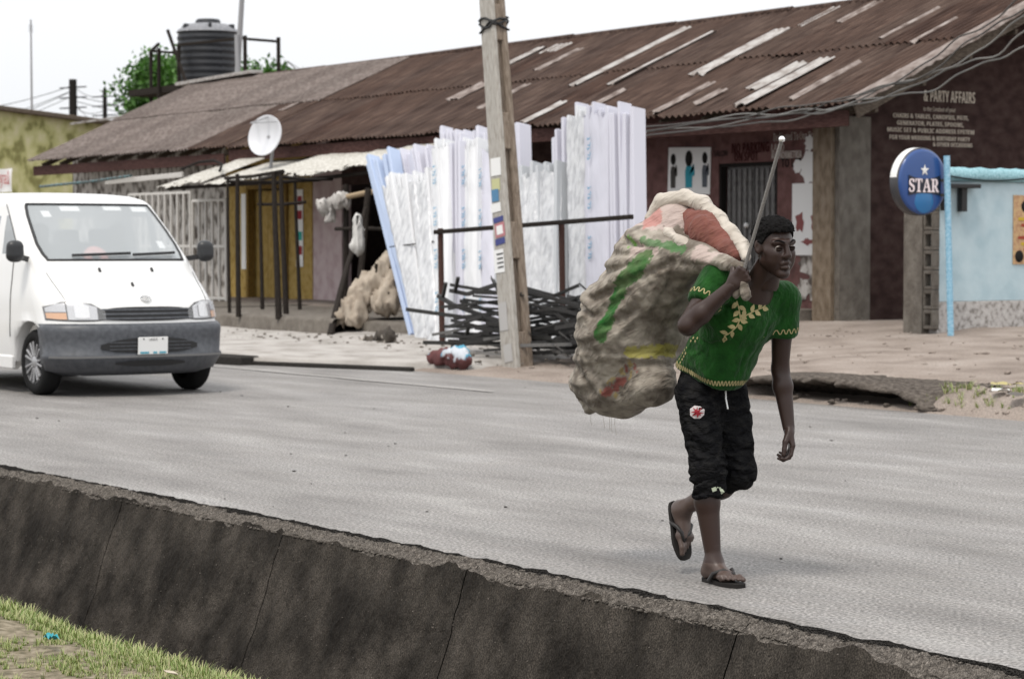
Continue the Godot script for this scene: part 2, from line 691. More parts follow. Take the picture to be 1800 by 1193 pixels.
func build_drain() -> void:
	var n := FastNoiseLite.new()
	n.seed = 9
	n.frequency = 1.0
	var t := thing("drain_wall", "dark stained concrete wall of the open roadside drain", "drain wall", Vector3(-9, -1.1, -5.8))
	var o := t.position
	var joints := [-24.5, -22.6, -20.6, -18.7, -16.7, -14.75, -12.84, -10.9, -9.12, -7.15, -5.1, -3.1, -1.1, 1.0]
	for k in joints.size() - 1:
		var a: float = joints[k]
		var b: float = joints[k + 1]
		var face := []
		var rim := []
		var cols := 90
		for i in cols + 1:
			var u := float(i) / cols
			var col := []
			var x := lerpf(a, b, u)
			var ze := drain_edge(x)
			# crumbling top: how far the arris is broken away
			var chip := 0.05 + 0.045 * n.get_noise_2d(x * 1.3, 3.0) + 0.03 * n.get_noise_2d(x * 5.0, 8.0)
			var prof := []
			for j in 23:
				var v := j / 22.0
				var y := lerpf(-1.12, -chip, v)
				prof.append(Vector3(x, y, ze + 0.36 * -y + 0.02 * n.get_noise_2d(x * 0.6, y * 2.0) + 0.006 * n.get_noise_2d(x * 9.0, y * 9.0)))
			for p in prof:
				var q: Vector3 = p
				if i == 0 or i == cols:
					q.x += (0.004 if i == 0 else -0.004) + 0.012 * n.get_noise_2d(joints[k + (0 if i == 0 else 1)] * 7.0, q.y * 6.0)
				col.append(q - o)
			face.append(col)
			var top: Vector3 = col[-1]
			var r := [top]
			var deep := 0.11 + 0.045 * n.get_noise_2d(x * 2.0, 20.0) + 0.025 * n.get_noise_2d(x * 7.0, 25.0)
			for j in range(1, 11):
				var v := j / 10.0
				r.append(Vector3(top.x, lerpf(top.y, -0.016 + 0.022 * n.get_noise_2d(x * 1.1, 70.0) - o.y, pow(minf(1.0, v * 1.15), 0.7)) + (0.012 * n.get_noise_2d(x * 14.0, v * 6.0) + 0.016 * n.get_noise_2d(x * 37.0, v * 14.0)) * minf(1.0, v * 3.0), top.z - deep * v + 0.008 * n.get_noise_2d(x * 25.0, v * 9.0 + 40.0)))
			r.append(Vector3(top.x, -0.1 - o.y, top.z - deep - 0.015))
			rim.append(r)
		var st := S()
		sheet(st, face)
		var panel := obj("panel", st, M.wetwall, t)
		st = S()
		sheet(st, rim)
		obj("coping", st, M.wallrim, panel)
	var st := S()
	bx(st, Vector3(-11.5, -0.62, -6.3) - o, Vector3(27, 1.0, 0.06))
	obj("backing", st, M.tar, t)
	# aggregate showing in the lip and the face
	var bits := []
	var flecks := []
	for k in 9000:
		var x := rng.randf_range(-16.0, -4.0)
		var ze := drain_edge(x)
		var v := rng.randf()
		if k % 9 == 0:
			var y := -0.08 - 0.75 * rng.randf()
			flecks.append(Transform3D(Basis(Vector3(1, 1, 0).normalized(), rng.randf() * TAU).scaled(Vector3.ONE * rng.randf_range(0.15, 0.45)), Vector3(x, y, ze + 0.36 * -y + 0.02 * n.get_noise_2d(x * 0.6, y * 2.0))))
		else:
			bits.append(Transform3D(Basis(Vector3.UP, rng.randf() * TAU).scaled(Vector3.ONE * rng.randf_range(0.3, 1.1)), Vector3(x, lerpf(-0.055, -0.02, v) + 0.02 * n.get_noise_2d(x * 1.1, 70.0) * v, ze + 0.02 - 0.13 * v)))
	scatter("lip_gravel", stone(70, 0.011), M.wallrim, bits, "small pale stones showing in the crumbling drain lip")
	scatter("wall_gravel", stone(71, 0.011), M.wallrim, flecks, "pale stone flecks showing in the drain wall face")
	# bottom of the drain and the near bank
	st = S()
	quad(st, Vector3(-120, -1.1, -5.2), Vector3(40, -1.1, -5.2), Vector3(40, -1.1, -4.4), Vector3(-120, -1.1, -4.4))
	quad(st, Vector3(-120, -1.1, -6.0), Vector3(40, -1.1, -6.0), Vector3(40, -1.1, -5.2), Vector3(-120, -1.1, -5.2))
	setting("drain_floor", st, M.tar)
	st = S()
	var rows := []
	var zs := [-4.62, -4.6, -4.56, -4.45, -4.3, -4.1, -3.9, -3.7, -3.5, -3.2, -2.8, -2.0, 0.0, 4.0, 60.0]
	for j in zs.size():
		var r := []
		for k in 170:
			var x := -80.0 + k * 1.0 if k < 66 else (-14.0 + (k - 66) * 0.1 if k < 150 else -5.6 + (k - 150) * 4.0)
			r.append(Vector3(x, -1.15 if j == 0 else bank_y(x, zs[j], n), zs[j] + 0.05 * n.get_noise_1d(x * 1.2)))
		rows.append(r)
	rows.reverse()
	sheet(st, rows)
	setting("bank_ground", st, M.bank)


func bank_y(x: float, z: float, n: FastNoiseLite) -> float:
	return -0.33 + 0.03 * n.get_noise_2d(x, z) - 0.06 * smoothstep(-4.35, -4.62, z) + 0.012 * n.get_noise_2d(x * 6, z * 6)


const EAVE := Vector3(0, 3.22, -20.2)
const SLOPE := Vector3(0, 0.4066, -0.9136)   # up the roof
const ROOF_UP := Vector3(0, 0.9136, 0.4066)


func corrugated(w: float, l: float, pitch: float, deep: float, sd: int, rows := 5, ragged := 0.02) -> SurfaceTool:
	# sheet in its own axes: x across, z = -length up the slope, y out
	var n := FastNoiseLite.new()
	n.seed = sd
	n.frequency = 0.8
	var st := S()
	var grid := []
	var cols := int(w / pitch * 6.0)
	for j in rows + 1:
		var r := []
		for i in cols + 1:
			var x := w * i / cols
			var z := l * j / rows
			if j == 0:
				z += ragged * n.get_noise_1d(x * 9.0)
			r.append(Vector3(x, deep * sin(TAU * x / pitch) + 0.014 * n.get_noise_2d(x * 1.3, z), -z))
		grid.append(r)
	grid.reverse()
	sheet(st, grid)
	return st


func wall_box(called: String, a: Vector3, b: Vector3, m: Material, parent: Node) -> MeshInstance3D:
	var st := S()
	bx(st, (a + b) / 2 - parent.position, (b - a).abs(), Basis(), 0.006)
	return obj(called, st, m, parent)


func build_shops() -> void:
	var rust := []
	var tones := [[0.072, 0.043, 0.033], [0.088, 0.056, 0.044], [0.08, 0.053, 0.043], [0.098, 0.066, 0.053]]
	for k in 4:
		var c: Array = tones[k]
		rust.append(blotch([lin(c[0] * 0.6, c[1] * 0.55, c[2] * 0.55), lin(c[0], c[1], c[2]), lin(c[0] * 1.25, c[1] * 1.25, c[2] * 1.25), lin(c[0] * 2.1, c[1] * 2.2, c[2] * 2.2)], Vector3(0.8, 1.5, 6.0), 0.75, 0.15, 0.014, 20 + k, false, [0.25, 0.45, 0.65, 0.92], 0.3, 0.5))
	var pale_rust := []
	for k in 2:
		var f := 1.0 + 0.2 * k
		pale_rust.append(blotch([lin(0.12 * f, 0.094 * f, 0.084 * f), lin(0.2 * f, 0.165 * f, 0.15 * f), lin(0.3 * f, 0.26 * f, 0.24 * f)], Vector3(0.8, 1.5, 1.4), 0.8, 0.15, 0.02, 26 + k, false, [], 0.35, 0.4))
	M.zinc = blotch([lin(0.16, 0.12, 0.1), lin(0.4, 0.37, 0.345), lin(0.5, 0.475, 0.455), lin(0.58, 0.56, 0.54)], Vector3(0.8, 1, 2.2), 0.6, 0.1, 0.015, 30, false, [], 0.2, 0.4)
	M.zinc_brown = blotch([lin(0.09, 0.065, 0.055), lin(0.19, 0.155, 0.14), lin(0.27, 0.23, 0.21), lin(0.36, 0.32, 0.3)], Vector3(0.5, 1, 2.0), 0.7, 0.1, 0.015, 31, false)
	M.maroon = blotch([lin(0.1, 0.045, 0.042), lin(0.15, 0.068, 0.062), lin(0.2, 0.1, 0.092)], 1.4, 0.85, 0.3, 0.014, 32, true, [], 0.25, 0.4)
	M.fascia = blotch([lin(0.04, 0.02, 0.018), lin(0.065, 0.034, 0.03), lin(0.09, 0.05, 0.045)], Vector3(1.6, 0.4, 1), 0.8, 0.2, 0.02, 33)
	M.pinkwall = blotch([lin(0.13, 0.072, 0.067), lin(0.2, 0.105, 0.098), lin(0.24, 0.135, 0.126)], 1.7, 0.8, 0.3, 0.012, 34, true, [], 0.25, 0.3)
	M.brownwall = blotch([lin(0.045, 0.027, 0.025), lin(0.07, 0.042, 0.038), lin(0.09, 0.06, 0.053)], Vector3(1.8, 1.2, 1.8), 0.85, 0.3, 0.012, 35, true, [], 0.25, 0.3)
	M.yellowwall = blotch([lin(0.36, 0.24, 0.07), lin(0.54, 0.375, 0.125), lin(0.58, 0.42, 0.17)], 1.3, 0.8, 0.2, 0.014, 36, true, [], 0.3, 0.4)
	M.palepink = blotch([lin(0.38, 0.29, 0.29), lin(0.46, 0.37, 0.375), lin(0.5, 0.42, 0.42)], 2.4, 0.85, 0.3, 0.014, 37)
	M.peeled = blotch([lin(0.1, 0.085, 0.075), lin(0.3, 0.28, 0.255), lin(0.5, 0.475, 0.445), lin(0.6, 0.58, 0.55)], Vector3(2.0, 3.2, 2.0), 0.9, 0.6, 0.018, 38, true, [0.2, 0.4, 0.55, 0.9])
	M.concrete = blotch([lin(0.17, 0.15, 0.13), lin(0.225, 0.2, 0.173), lin(0.28, 0.255, 0.222)], Vector3(2.0, 3.0, 2.0), 0.9, 0.8, 0.02, 39, true, [], 0.35, 0.2)
	M.concrete_tan = blotch([lin(0.2, 0.155, 0.11), lin(0.29, 0.228, 0.168), lin(0.35, 0.285, 0.22)], Vector3(1.2, 2.6, 1.2), 0.9, 0.5, 0.02, 40, true, [], 0.3, 0.2)
	M.wood_dark = blotch([lin(0.012, 0.01, 0.009), lin(0.028, 0.023, 0.02), lin(0.05, 0.042, 0.036)], Vector3(0.1, 0.9, 0.1), 0.85, 0.3, 0.02, 41)
	M.timber = blotch([lin(0.06, 0.047, 0.038), lin(0.11, 0.088, 0.07), lin(0.16, 0.13, 0.105)], Vector3(0.3, 0.3, 1.2), 0.85, 0.3, 0.02, 45)
	M.void = plain(lin(0.012, 0.011, 0.011), 0.95)  # near-black: shade inside openings put into the colour
	M.steel_grey = blotch([lin(0.06, 0.058, 0.056), lin(0.13, 0.127, 0.125), lin(0.2, 0.19, 0.185)], Vector3(0.25, 1.2, 0.25), 0.6, 0.1, 0.02, 42)
	M.white_steel = blotch([lin(0.4, 0.38, 0.35), lin(0.66, 0.645, 0.62)], 0.5, 0.6, 0.0, 0.03, 43)

	var t := thing("shop_row", "long low row of shops under one rusty brown corrugated roof", "building", Vector3(-35, 0.42, -21.2))
	# roof sheets, two to a slope, lapped
	var shapes := []
	for k in 3:
		shapes.append([corrugated(0.8, 2.4, 0.133, 0.021, 50 + k).commit(), corrugated(0.8, 2.2, 0.133, 0.021, 60 + k).commit()])
	for k in 3:
		for r in 2:
			var s := SurfaceTool.new()
			s.create_from(shapes[k][r], 0)
			s.generate_normals()
			shapes[k][r] = s.commit()
	var roof := Node3D.new()
	roof.name = "roof"
	t.add_child(roof)
	var x := -48.1
	while x < -22.4:
		for r in 2:
			var s := obj("roof_sheet", shapes[rng.randi() % 3][r], pale_rust[rng.randi() % 2] if x < -39.6 and not (x > -40.6 and r == 0) else rust[rng.randi() % 4], roof)
			var lift := rng.randf() * 0.012 + (0.026 if r == 1 else 0.0) + (0.03 if x < -39.6 else 0.0)
			var at: Vector3 = EAVE + SLOPE * (r * 2.18 - rng.randf() * 0.06) + ROOF_UP * lift
			s.transform = Transform3D(Basis(Vector3.RIGHT, ROOF_UP, -SLOPE).rotated(ROOF_UP, rng.randf_range(-0.006, 0.006)), Vector3(x, at.y, at.z) - t.position)
		x += 0.76
	# bare and newer strips: x, from, to (up the slope), width
	for q in [[-30.3, 1.6, 4.1, 0.2, 0], [-29.15, 1.5, 3.7, 0.16, 0], [-26.35, 0.0, 1.15, 0.2, 1], [-27.3, 1.6, 3.4, 0.42, 0], [-24.6, 0.06, 1.75, 0.32, 0], [-25.05, 0.7, 1.7, 0.24, 0], [-29.55, 0.0, 0.85, 0.2, 0], [-34.2, 3.1, 3.95, 0.3, 0], [-33.7, 3.62, 4.0, 0.5, 0], [-33.65, 1.5, 2.25, 0.4, 1], [-26.85, 3.4, 4.2, 0.2, 0], [-26.0, 3.4, 4.25, 0.22, 1], [-31.9, 0.9, 1.9, 0.2, 1], [-23.6, 0.2, 1.5, 0.12, 1], [-23.2, 2.1, 3.0, 0.14, 1], [-39.9, 1.7, 3.5, 0.3, 1], [-28.4, 0.5, 1.2, 0.12, 1], [-32.6, 2.6, 3.6, 0.2, 1], [-25.7, 0.3, 0.8, 0.2, 1], [-24.1, 2.4, 3.6, 0.12, 1]]:
		var st := corrugated(q[3], q[2] - q[1], 0.133, 0.021, int(absf(q[0]) * 10), 3, 0.1)
		var s := obj("bare_strip", st, M.zinc if q[4] == 0 else M.zinc_brown, roof)
		var at: Vector3 = EAVE + SLOPE * q[1] + ROOF_UP * 0.043
		s.transform = Transform3D(Basis(Vector3.RIGHT, ROOF_UP, -SLOPE), Vector3(q[0], at.y, at.z) - t.position)
	# verge at the gable end: curled bright sheet edge
	var st := S()
	var rows := [[], [], []]
	var nn := FastNoiseLite.new()
	nn.frequency = 2.5
	for k in 50:
		var u := 4.4 * k / 49.0
		var p := Vector3(-22.18, EAVE.y, EAVE.z) + SLOPE * u - t.position
		rows[0].append(p + ROOF_UP * 0.05 + Vector3(-0.12, 0, 0))
		rows[1].append(p + ROOF_UP * (0.04 + 0.02 * nn.get_noise_1d(u)) + Vector3(0.05 + 0.03 * nn.get_noise_1d(u * 2 + 9), 0, 0))
		rows[2].append(p - ROOF_UP * (0.04 + 0.04 * nn.get_noise_1d(u * 2 + 30)) + Vector3(0.07, 0, 0))
	sheet(st, rows)
	obj("verge_flashing", st, M.zinc_brown, roof)
	# back slope and ridge
	st = S()
	quad(st, Vector3(-48.1, 5.0, -24.2) - t.position, Vector3(-22.2, 5.0, -24.2) - t.position, Vector3(-22.2, 3.2, -28.3) - t.position, Vector3(-48.1, 3.2, -28.3) - t.position)
	obj("rear_slope", st, rust[0], roof)
	st = S()
	for k in 9:
		var a := -48.1 + k * 2.88
		tube(st, [Vector3(a, 5.02, -24.2) - t.position, Vector3(a + 2.86, 5.02 + rng.randf() * 0.02, -24.2) - t.position], 0.06, 8)
	obj("ridge_cap", st, rust[2], roof)
	st = S()
	bx(st, Vector3(-47.0, 5.09, -24.15) - t.position, Vector3(3.6, 0.07, 0.3), Basis(Vector3.BACK, 0.02))
	obj("ridge_patch", st, M.zinc, roof)
	# timber under the roof
	st = S()
	for k in 28:
		var a := -47.6 + k * 0.93
		bar(st, Vector3(a, 3.12, -20.3) - t.position, Vector3(a, 4.86, -24.2) - t.position, 0.06, 0.1)
	obj("rafters", st, M.timber, roof)
	for q in [[-48.0, -39.2, 3.02], [-39.0, -31.2, 3.07], [-31.1, -26.9, 3.07], [-26.8, -22.35, 3.03]]:
		st = S()
		bx(st, Vector3((q[0] + q[1]) / 2, q[2], -20.27) - t.position, Vector3(q[1] - q[0], 0.2, 0.03), Basis(), 0.004)
		obj("fascia_board", st, M.fascia, roof)
	st = S()
	bar(st, Vector3(-22.25, 3.1, -20.3) - t.position, Vector3(-22.25, 4.9, -24.25) - t.position, 0.03, 0.16)
	bar(st, Vector3(-22.25, 3.1, -28.2) - t.position, Vector3(-22.25, 4.9, -24.25) - t.position, 0.03, 0.16)
	for k in 5:
		var p := Vector3(-22.9, 3.02, -20.4) + SLOPE * (0.3 + k * 0.9)
		bar(st, p - Vector3(0.9, 0, 0) - t.position, p + Vector3(0.62, 0, 0) - t.position, 0.05, 0.07)
	obj("gable_timber", st, M.timber, roof)
	# walls
	wall_box("wall", Vector3(-27.9, 0.3, -21.2), Vector3(-26.05, 3.4, -21.4), M.pinkwall, t)
	wall_box("wall", Vector3(-24.8, 0.3, -21.2), Vector3(-23.3, 3.4, -21.4), M.pinkwall, t)
	wall_box("wall", Vector3(-26.05, 2.58, -21.2), Vector3(-24.8, 3.4, -21.4), M.pinkwall, t)
	wall_box("wall", Vector3(-34.8, 0.3, -21.2), Vector3(-27.9, 3.4, -21.4), M.brownwall, t)
	wall_box("wall", Vector3(-36.54, 2.5, -21.2), Vector3(-34.8, 3.4, -21.4), M.brownwall, t)
	wall_box("wall", Vector3(-37.57, 0.3, -21.2), Vector3(-36.54, 3.4, -21.4), M.palepink, t)
	wall_box("wall", Vector3(-38.5, 0.3, -21.18), Vector3(-37.57, 3.4, -21.4), M.yellowwall, t)
	wall_box("wall", Vector3(-40.9, 0.3, -21.18), Vector3(-39.95, 3.4, -21.4), M.yellowwall, t)
	wall_box("wall", Vector3(-39.95, 2.5, -21.18), Vector3(-38.5, 3.4, -21.4), M.yellowwall, t)
	wall_box("wall", Vector3(-47.9, 0.3, -21.2), Vector3(-40.9, 3.4, -21.4), M.peeled, t)
	wall_box("back_wall", Vector3(-47.9, 0.3, -27.2), Vector3(-23.3, 3.4, -27.4), M.brownwall, t)
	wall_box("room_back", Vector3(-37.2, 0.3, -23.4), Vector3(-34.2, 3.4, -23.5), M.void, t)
	wall_box("side_wall", Vector3(-48.1, 0.3, -27.4), Vector3(-47.9, 3.4, -21.2), M.peeled, t)
	# gable end wall, facing down the road
	st = S()
	st.set_smooth_group(-1)
	var g := [Vector3(-23.3, 0.3, -21.41), Vector3(-23.3, 0.3, -27.4), Vector3(-23.3, 3.5, -27.4), Vector3(-23.3, 4.85, -24.2), Vector3(-23.3, 3.5, -21.1)]
	for k in 5:
		g[k] = g[k] - t.position
	quad(st, g[0], g[2], g[1], g[1])
	tri(st, g[0], g[4], g[2])
	tri(st, g[4], g[3], g[2])
	obj("gable_wall", st, M.brownwall, t)
	# corner pillar and step
	wall_box("pillar", Vector3(-23.72, 0.3, -20.88), Vector3(-23.36, 3.14, -21.22), M.concrete_tan, t)
	wall_box("pillar_side", Vector3(-23.37, 0.3, -20.95), Vector3(-23.27, 3.12, -21.5), M.concrete, t)
	wall_box("step", Vector3(-28.0, 0.3, -20.55), Vector3(-23.75, 0.6, -21.19), M.concrete, t)
	# grey corrugated steel double door
	for k in 2:
		var a := -26.0 + k * 0.6
		st = S()
		bx(st, Vector3(a + 0.3, 1.57, -21.33) - t.position, Vector3(0.57, 1.95, 0.03))
		var leaf := obj("door", st, M.steel_grey, t)
		for j in 5:
			st = S()
			bx(st, Vector3(a + 0.07 + j * 0.115, 1.57, -21.3) - t.position, Vector3(0.06, 1.86, 0.035), Basis(), 0.012)
			obj("door_rib", st, M.steel_grey, leaf)
		if k == 0:
			st = S()
			lathe(st, [Vector2(0, 0.04), Vector2(0.03, 0.03), Vector2(0.04, 0.0), Vector2(0.03, -0.02)], 12, Transform3D(Basis(Vector3.RIGHT, PI / 2), Vector3(a + 0.5, 1.72, -21.25) - t.position))
			obj("door_knob", st, M.white, leaf)
	st = S()
	for q in [[Vector3(-26.045, 1.6, -21.26), Vector3(0.07, 1.98, 0.1)], [Vector3(-24.805, 1.6, -21.26), Vector3(0.07, 1.98, 0.1)], [Vector3(-25.42, 2.57, -21.26), Vector3(1.31, 0.07, 0.1)]]:
		bx(st, q[0] - t.position, q[1], Basis(), 0.006)
	obj("door_frame", st, M.dark, t)
	# yellow wooden door
	for k in 6:
		st = S()
		bx(st, Vector3(-39.82 + k * 0.238, 1.46, -21.33) - t.position, Vector3(0.225, 2.0, 0.05), Basis(), 0.01)
		obj("door_plank", st, M.yellowwall, t)
	st = S()
	for q in [[Vector3(-39.97, 1.48, -21.2), Vector3(0.09, 2.06, 0.14)], [Vector3(-38.48, 1.48, -21.2), Vector3(0.09, 2.06, 0.14)], [Vector3(-39.22, 2.53, -21.2), Vector3(1.58, 0.09, 0.14)]]:
		bx(st, q[0] - t.position, q[1], Basis(), 0.006)
	obj("door_frame", st, blotch([lin(0.12, 0.075, 0.025), lin(0.28, 0.18, 0.05)], 0.5, 0.8, 0.2, 0.02, 44), t)
	writing(t)

	# raised concrete walkway along the shop fronts
	var w := thing("walkway", "raised cracked concrete walkway in front of the yellow shop", "walkway", Vector3(-35, 0.1, -18.5))
	for q in [[-60.0, -35.6, -16.5, 0.42], [-35.55, -31.3, -16.62, 0.41], [-31.2, -28.75, -16.55, 0.43], [-28.7, -27.3, -16.95, 0.40]]:
		var s := S()
		var r := []
		var zf: float = q[2]
		for j in 6:
			var line := []
			for k in 25:
				var xx := lerpf(q[0], q[1], k / 24.0)
				var prof := [Vector2(0.0, zf + 0.05), Vector2(q[3] - 0.05, zf + 0.02), Vector2(q[3] - 0.015, zf), Vector2(q[3], zf - 0.05), Vector2(q[3], zf - 2.0), Vector2(q[3] + 0.02, -21.19)]
				line.append(Vector3(xx, prof[j].x + (0.02 * nn.get_noise_2d(xx, j * 3.0) if j > 0 and j < 5 else 0.0), prof[j].y + 0.03 * nn.get_noise_2d(xx * 0.7, j)) - w.position)
			r.append(line)
		r.reverse()
		sheet(s, r)
		obj("slab", s, M.concrete, w)

	# pale tin awning hung under the eave
	var a := thing("tin_awning", "pale weathered tin awning sagging over the yellow shop front", "awning", Vector3(-36, 2.7, -19.7))
	for k in 9:
		var s := corrugated(1.02, 1.45, 0.1, 0.012, 80 + k, 6, 0.16)
		var m := obj("awning_sheet", s, blotch([lin(0.3, 0.28, 0.245), lin(0.47, 0.455, 0.415), lin(0.6, 0.585, 0.55)], Vector3(0.9, 1, 0.9), 0.75, 0.1, 0.018, 46, false) if k == 0 else a.get_child(0).material_override, a)
		var lo := Vector3(-39.6 + k * 0.97, 2.5 + 0.022 * k + 0.04 * sin(k * 2.1), -19.1 + 0.1 * sin(k * 1.3))
		var up := Vector3(0, 0.30 + 0.03 * sin(k * 1.7), -0.95).normalized()
		m.transform = Transform3D(Basis(Vector3.RIGHT, Vector3.RIGHT.cross(up) * -1.0, -up).orthonormalized(), lo - a.position)
	st = S()
	tube(st, [Vector3(-39.5, 2.47, -19.25) - a.position, Vector3(-35, 2.5, -19.3) - a.position, Vector3(-31, 2.62, -19.25) - a.position], 0.035, 6)
	tube(st, [Vector3(-39.5, 2.82, -20.25) - a.position, Vector3(-31, 2.95, -20.25) - a.position], 0.03, 6)
	obj("batten", st, M.wood_dark, a)
	# a bent pipe lying on the awning
	st = S()
	tube(st, [Vector3(-39.6, 2.83, -19.6), Vector3(-38.9, 2.94, -19.6), Vector3(-38.3, 2.95, -19.6), Vector3(-37.8, 2.87, -19.5), Vector3(-37.5, 2.74, -19.3)], 0.025, 8)
	single("bent_pipe", st, M.dark, "thin black bent pipe lying over the tin awning end", "pipe")

	# rough poles of the stall frame
	var frame := thing("stall_frame", "frame of dark rough wooden poles before the yellow wall", "stall frame", Vector3(-32, 0.42, -17.2))
	for q in [[-32.776, -17.025, 2.5, 0.03, 0.0], [-31.624, -16.578, 2.5, 0.042, 0.02], [-33.93, -18.217, 2.55, 0.035, -0.03], [-30.293, -16.531, 2.5, 0.05, -0.1], [-30.971, -17.025, 2.55, 0.045, -0.12], [-33.592, -18.715, 2.6, 0.035, -0.12]]:
		st = S()
		var base := Vector3(q[0], 0.38, q[1]) - frame.position
		var tip := Vector3(q[0] + q[4], q[2], q[1] + 0.02) - frame.position
		tube(st, [base, base.lerp(tip, 0.3) + Vector3(0.015, 0, 0.01), base.lerp(tip, 0.7) - Vector3(0.012, 0, 0), tip], [q[3], q[3] * 0.9, q[3] * 0.8, q[3] * 0.7], 7)
		obj("post", st, M.wood_dark, frame)
	for q in [[Vector3(-32.9, 2.47, -17.03), Vector3(-30.1, 2.5, -16.5)], [Vector3(-34.1, 2.1, -18.23), Vector3(-33.4, 2.13, -18.72)], [Vector3(-32.78, 2.42, -17.0), Vector3(-34.0, 2.5, -19.3)], [Vector3(-31.05, 2.45, -17.0), Vector3(-33.4, 2.5, -19.2)], [Vector3(-33.95, 2.5, -18.2), Vector3(-31.0, 2.52, -17.0)]]:
		st = S()
		tube(st, [q[0] - frame.position, q[0].lerp(q[1], 0.5) - frame.position - Vector3(0, 0.02, 0), q[1] - frame.position], 0.028, 6)
		obj("rail", st, M.wood_dark, frame)

	# white steel gate, two leaves
	for q in [[-42.7, -40.05, 2.42, "white steel bar gate with wide open bars behind the van"], [-39.95, -38.62, 2.26, "narrow white steel bar gate next to the yellow shop"]]:
		var gate := thing("steel_gate", q[3], "gate", Vector3(q[0], 0.42, -20.0))
		var wide: float = q[1] - q[0]
		for yy in [0.06, 1.0, q[2] - 0.42]:
			st = S()
			bx(st, Vector3(wide / 2, yy, 0), Vector3(wide, 0.05, 0.04), Basis(), 0.005)
			obj("rail", st, M.white_steel, gate)
		var count := int(wide / 0.26)
		for k in count + 1:
			st = S()
			bx(st, Vector3(wide * k / count, (q[2] - 0.42) / 2, 0.0), Vector3(0.05, q[2] - 0.42 + 0.02, 0.045), Basis(), 0.005)
			obj("upright", st, M.white_steel, gate)
	st = S()
	bx(st, Vector3(-42.1, 2.72, -20.02), Vector3(3.4, 0.1, 0.06), Basis(Vector3.BACK, 0.02), 0.01)
	single("gate_beam", st, M.white_steel, "white steel beam spanning above the wide bar gate", "beam")
	st = S()
	tube(st, [Vector3(-46.8, 2.66, -19.9), Vector3(-44, 2.72, -19.9), Vector3(-42.4, 2.78, -19.9)], 0.03, 6)
	single("teal_pipe", st, blotch([lin(0.03, 0.03, 0.03), lin(0.1, 0.09, 0.085), lin(0.09, 0.33, 0.37)], Vector3(1.1, 0.3, 0.3), 0.6, 0.0, 0.02, 47, true, [0.3, 0.55, 0.7]), "thin pipe with teal paint under the brown eave", "pipe")
	# cloth banner
	var ban := thing("shop_banner", "white cloth banner with red script hanging under the eave", "banner", Vector3(-48.8, 2.62, -19.9))
	st = S()
	rows = []
	for j in 8:
		var r := []
		for k in 16:
			r.append(Vector3(-1.6 + 2.1 * k / 15.0 + 0.1 * (1.0 - j / 7.0), 0.46 - 0.5 * j / 7.0, 0.04 * sin(k * 0.9 + j * 0.3)))
		rows.append(r)
	sheet(st, rows)
	obj("cloth", st, M.white, ban)
	var red := plain(lin(0.4, 0.05, 0.05), 0.8)
	letters("lettering", "Royal", Vector3(0.0, 0.25, 0.06), Vector3.RIGHT, 0.26, red, ban, 1.0, true)


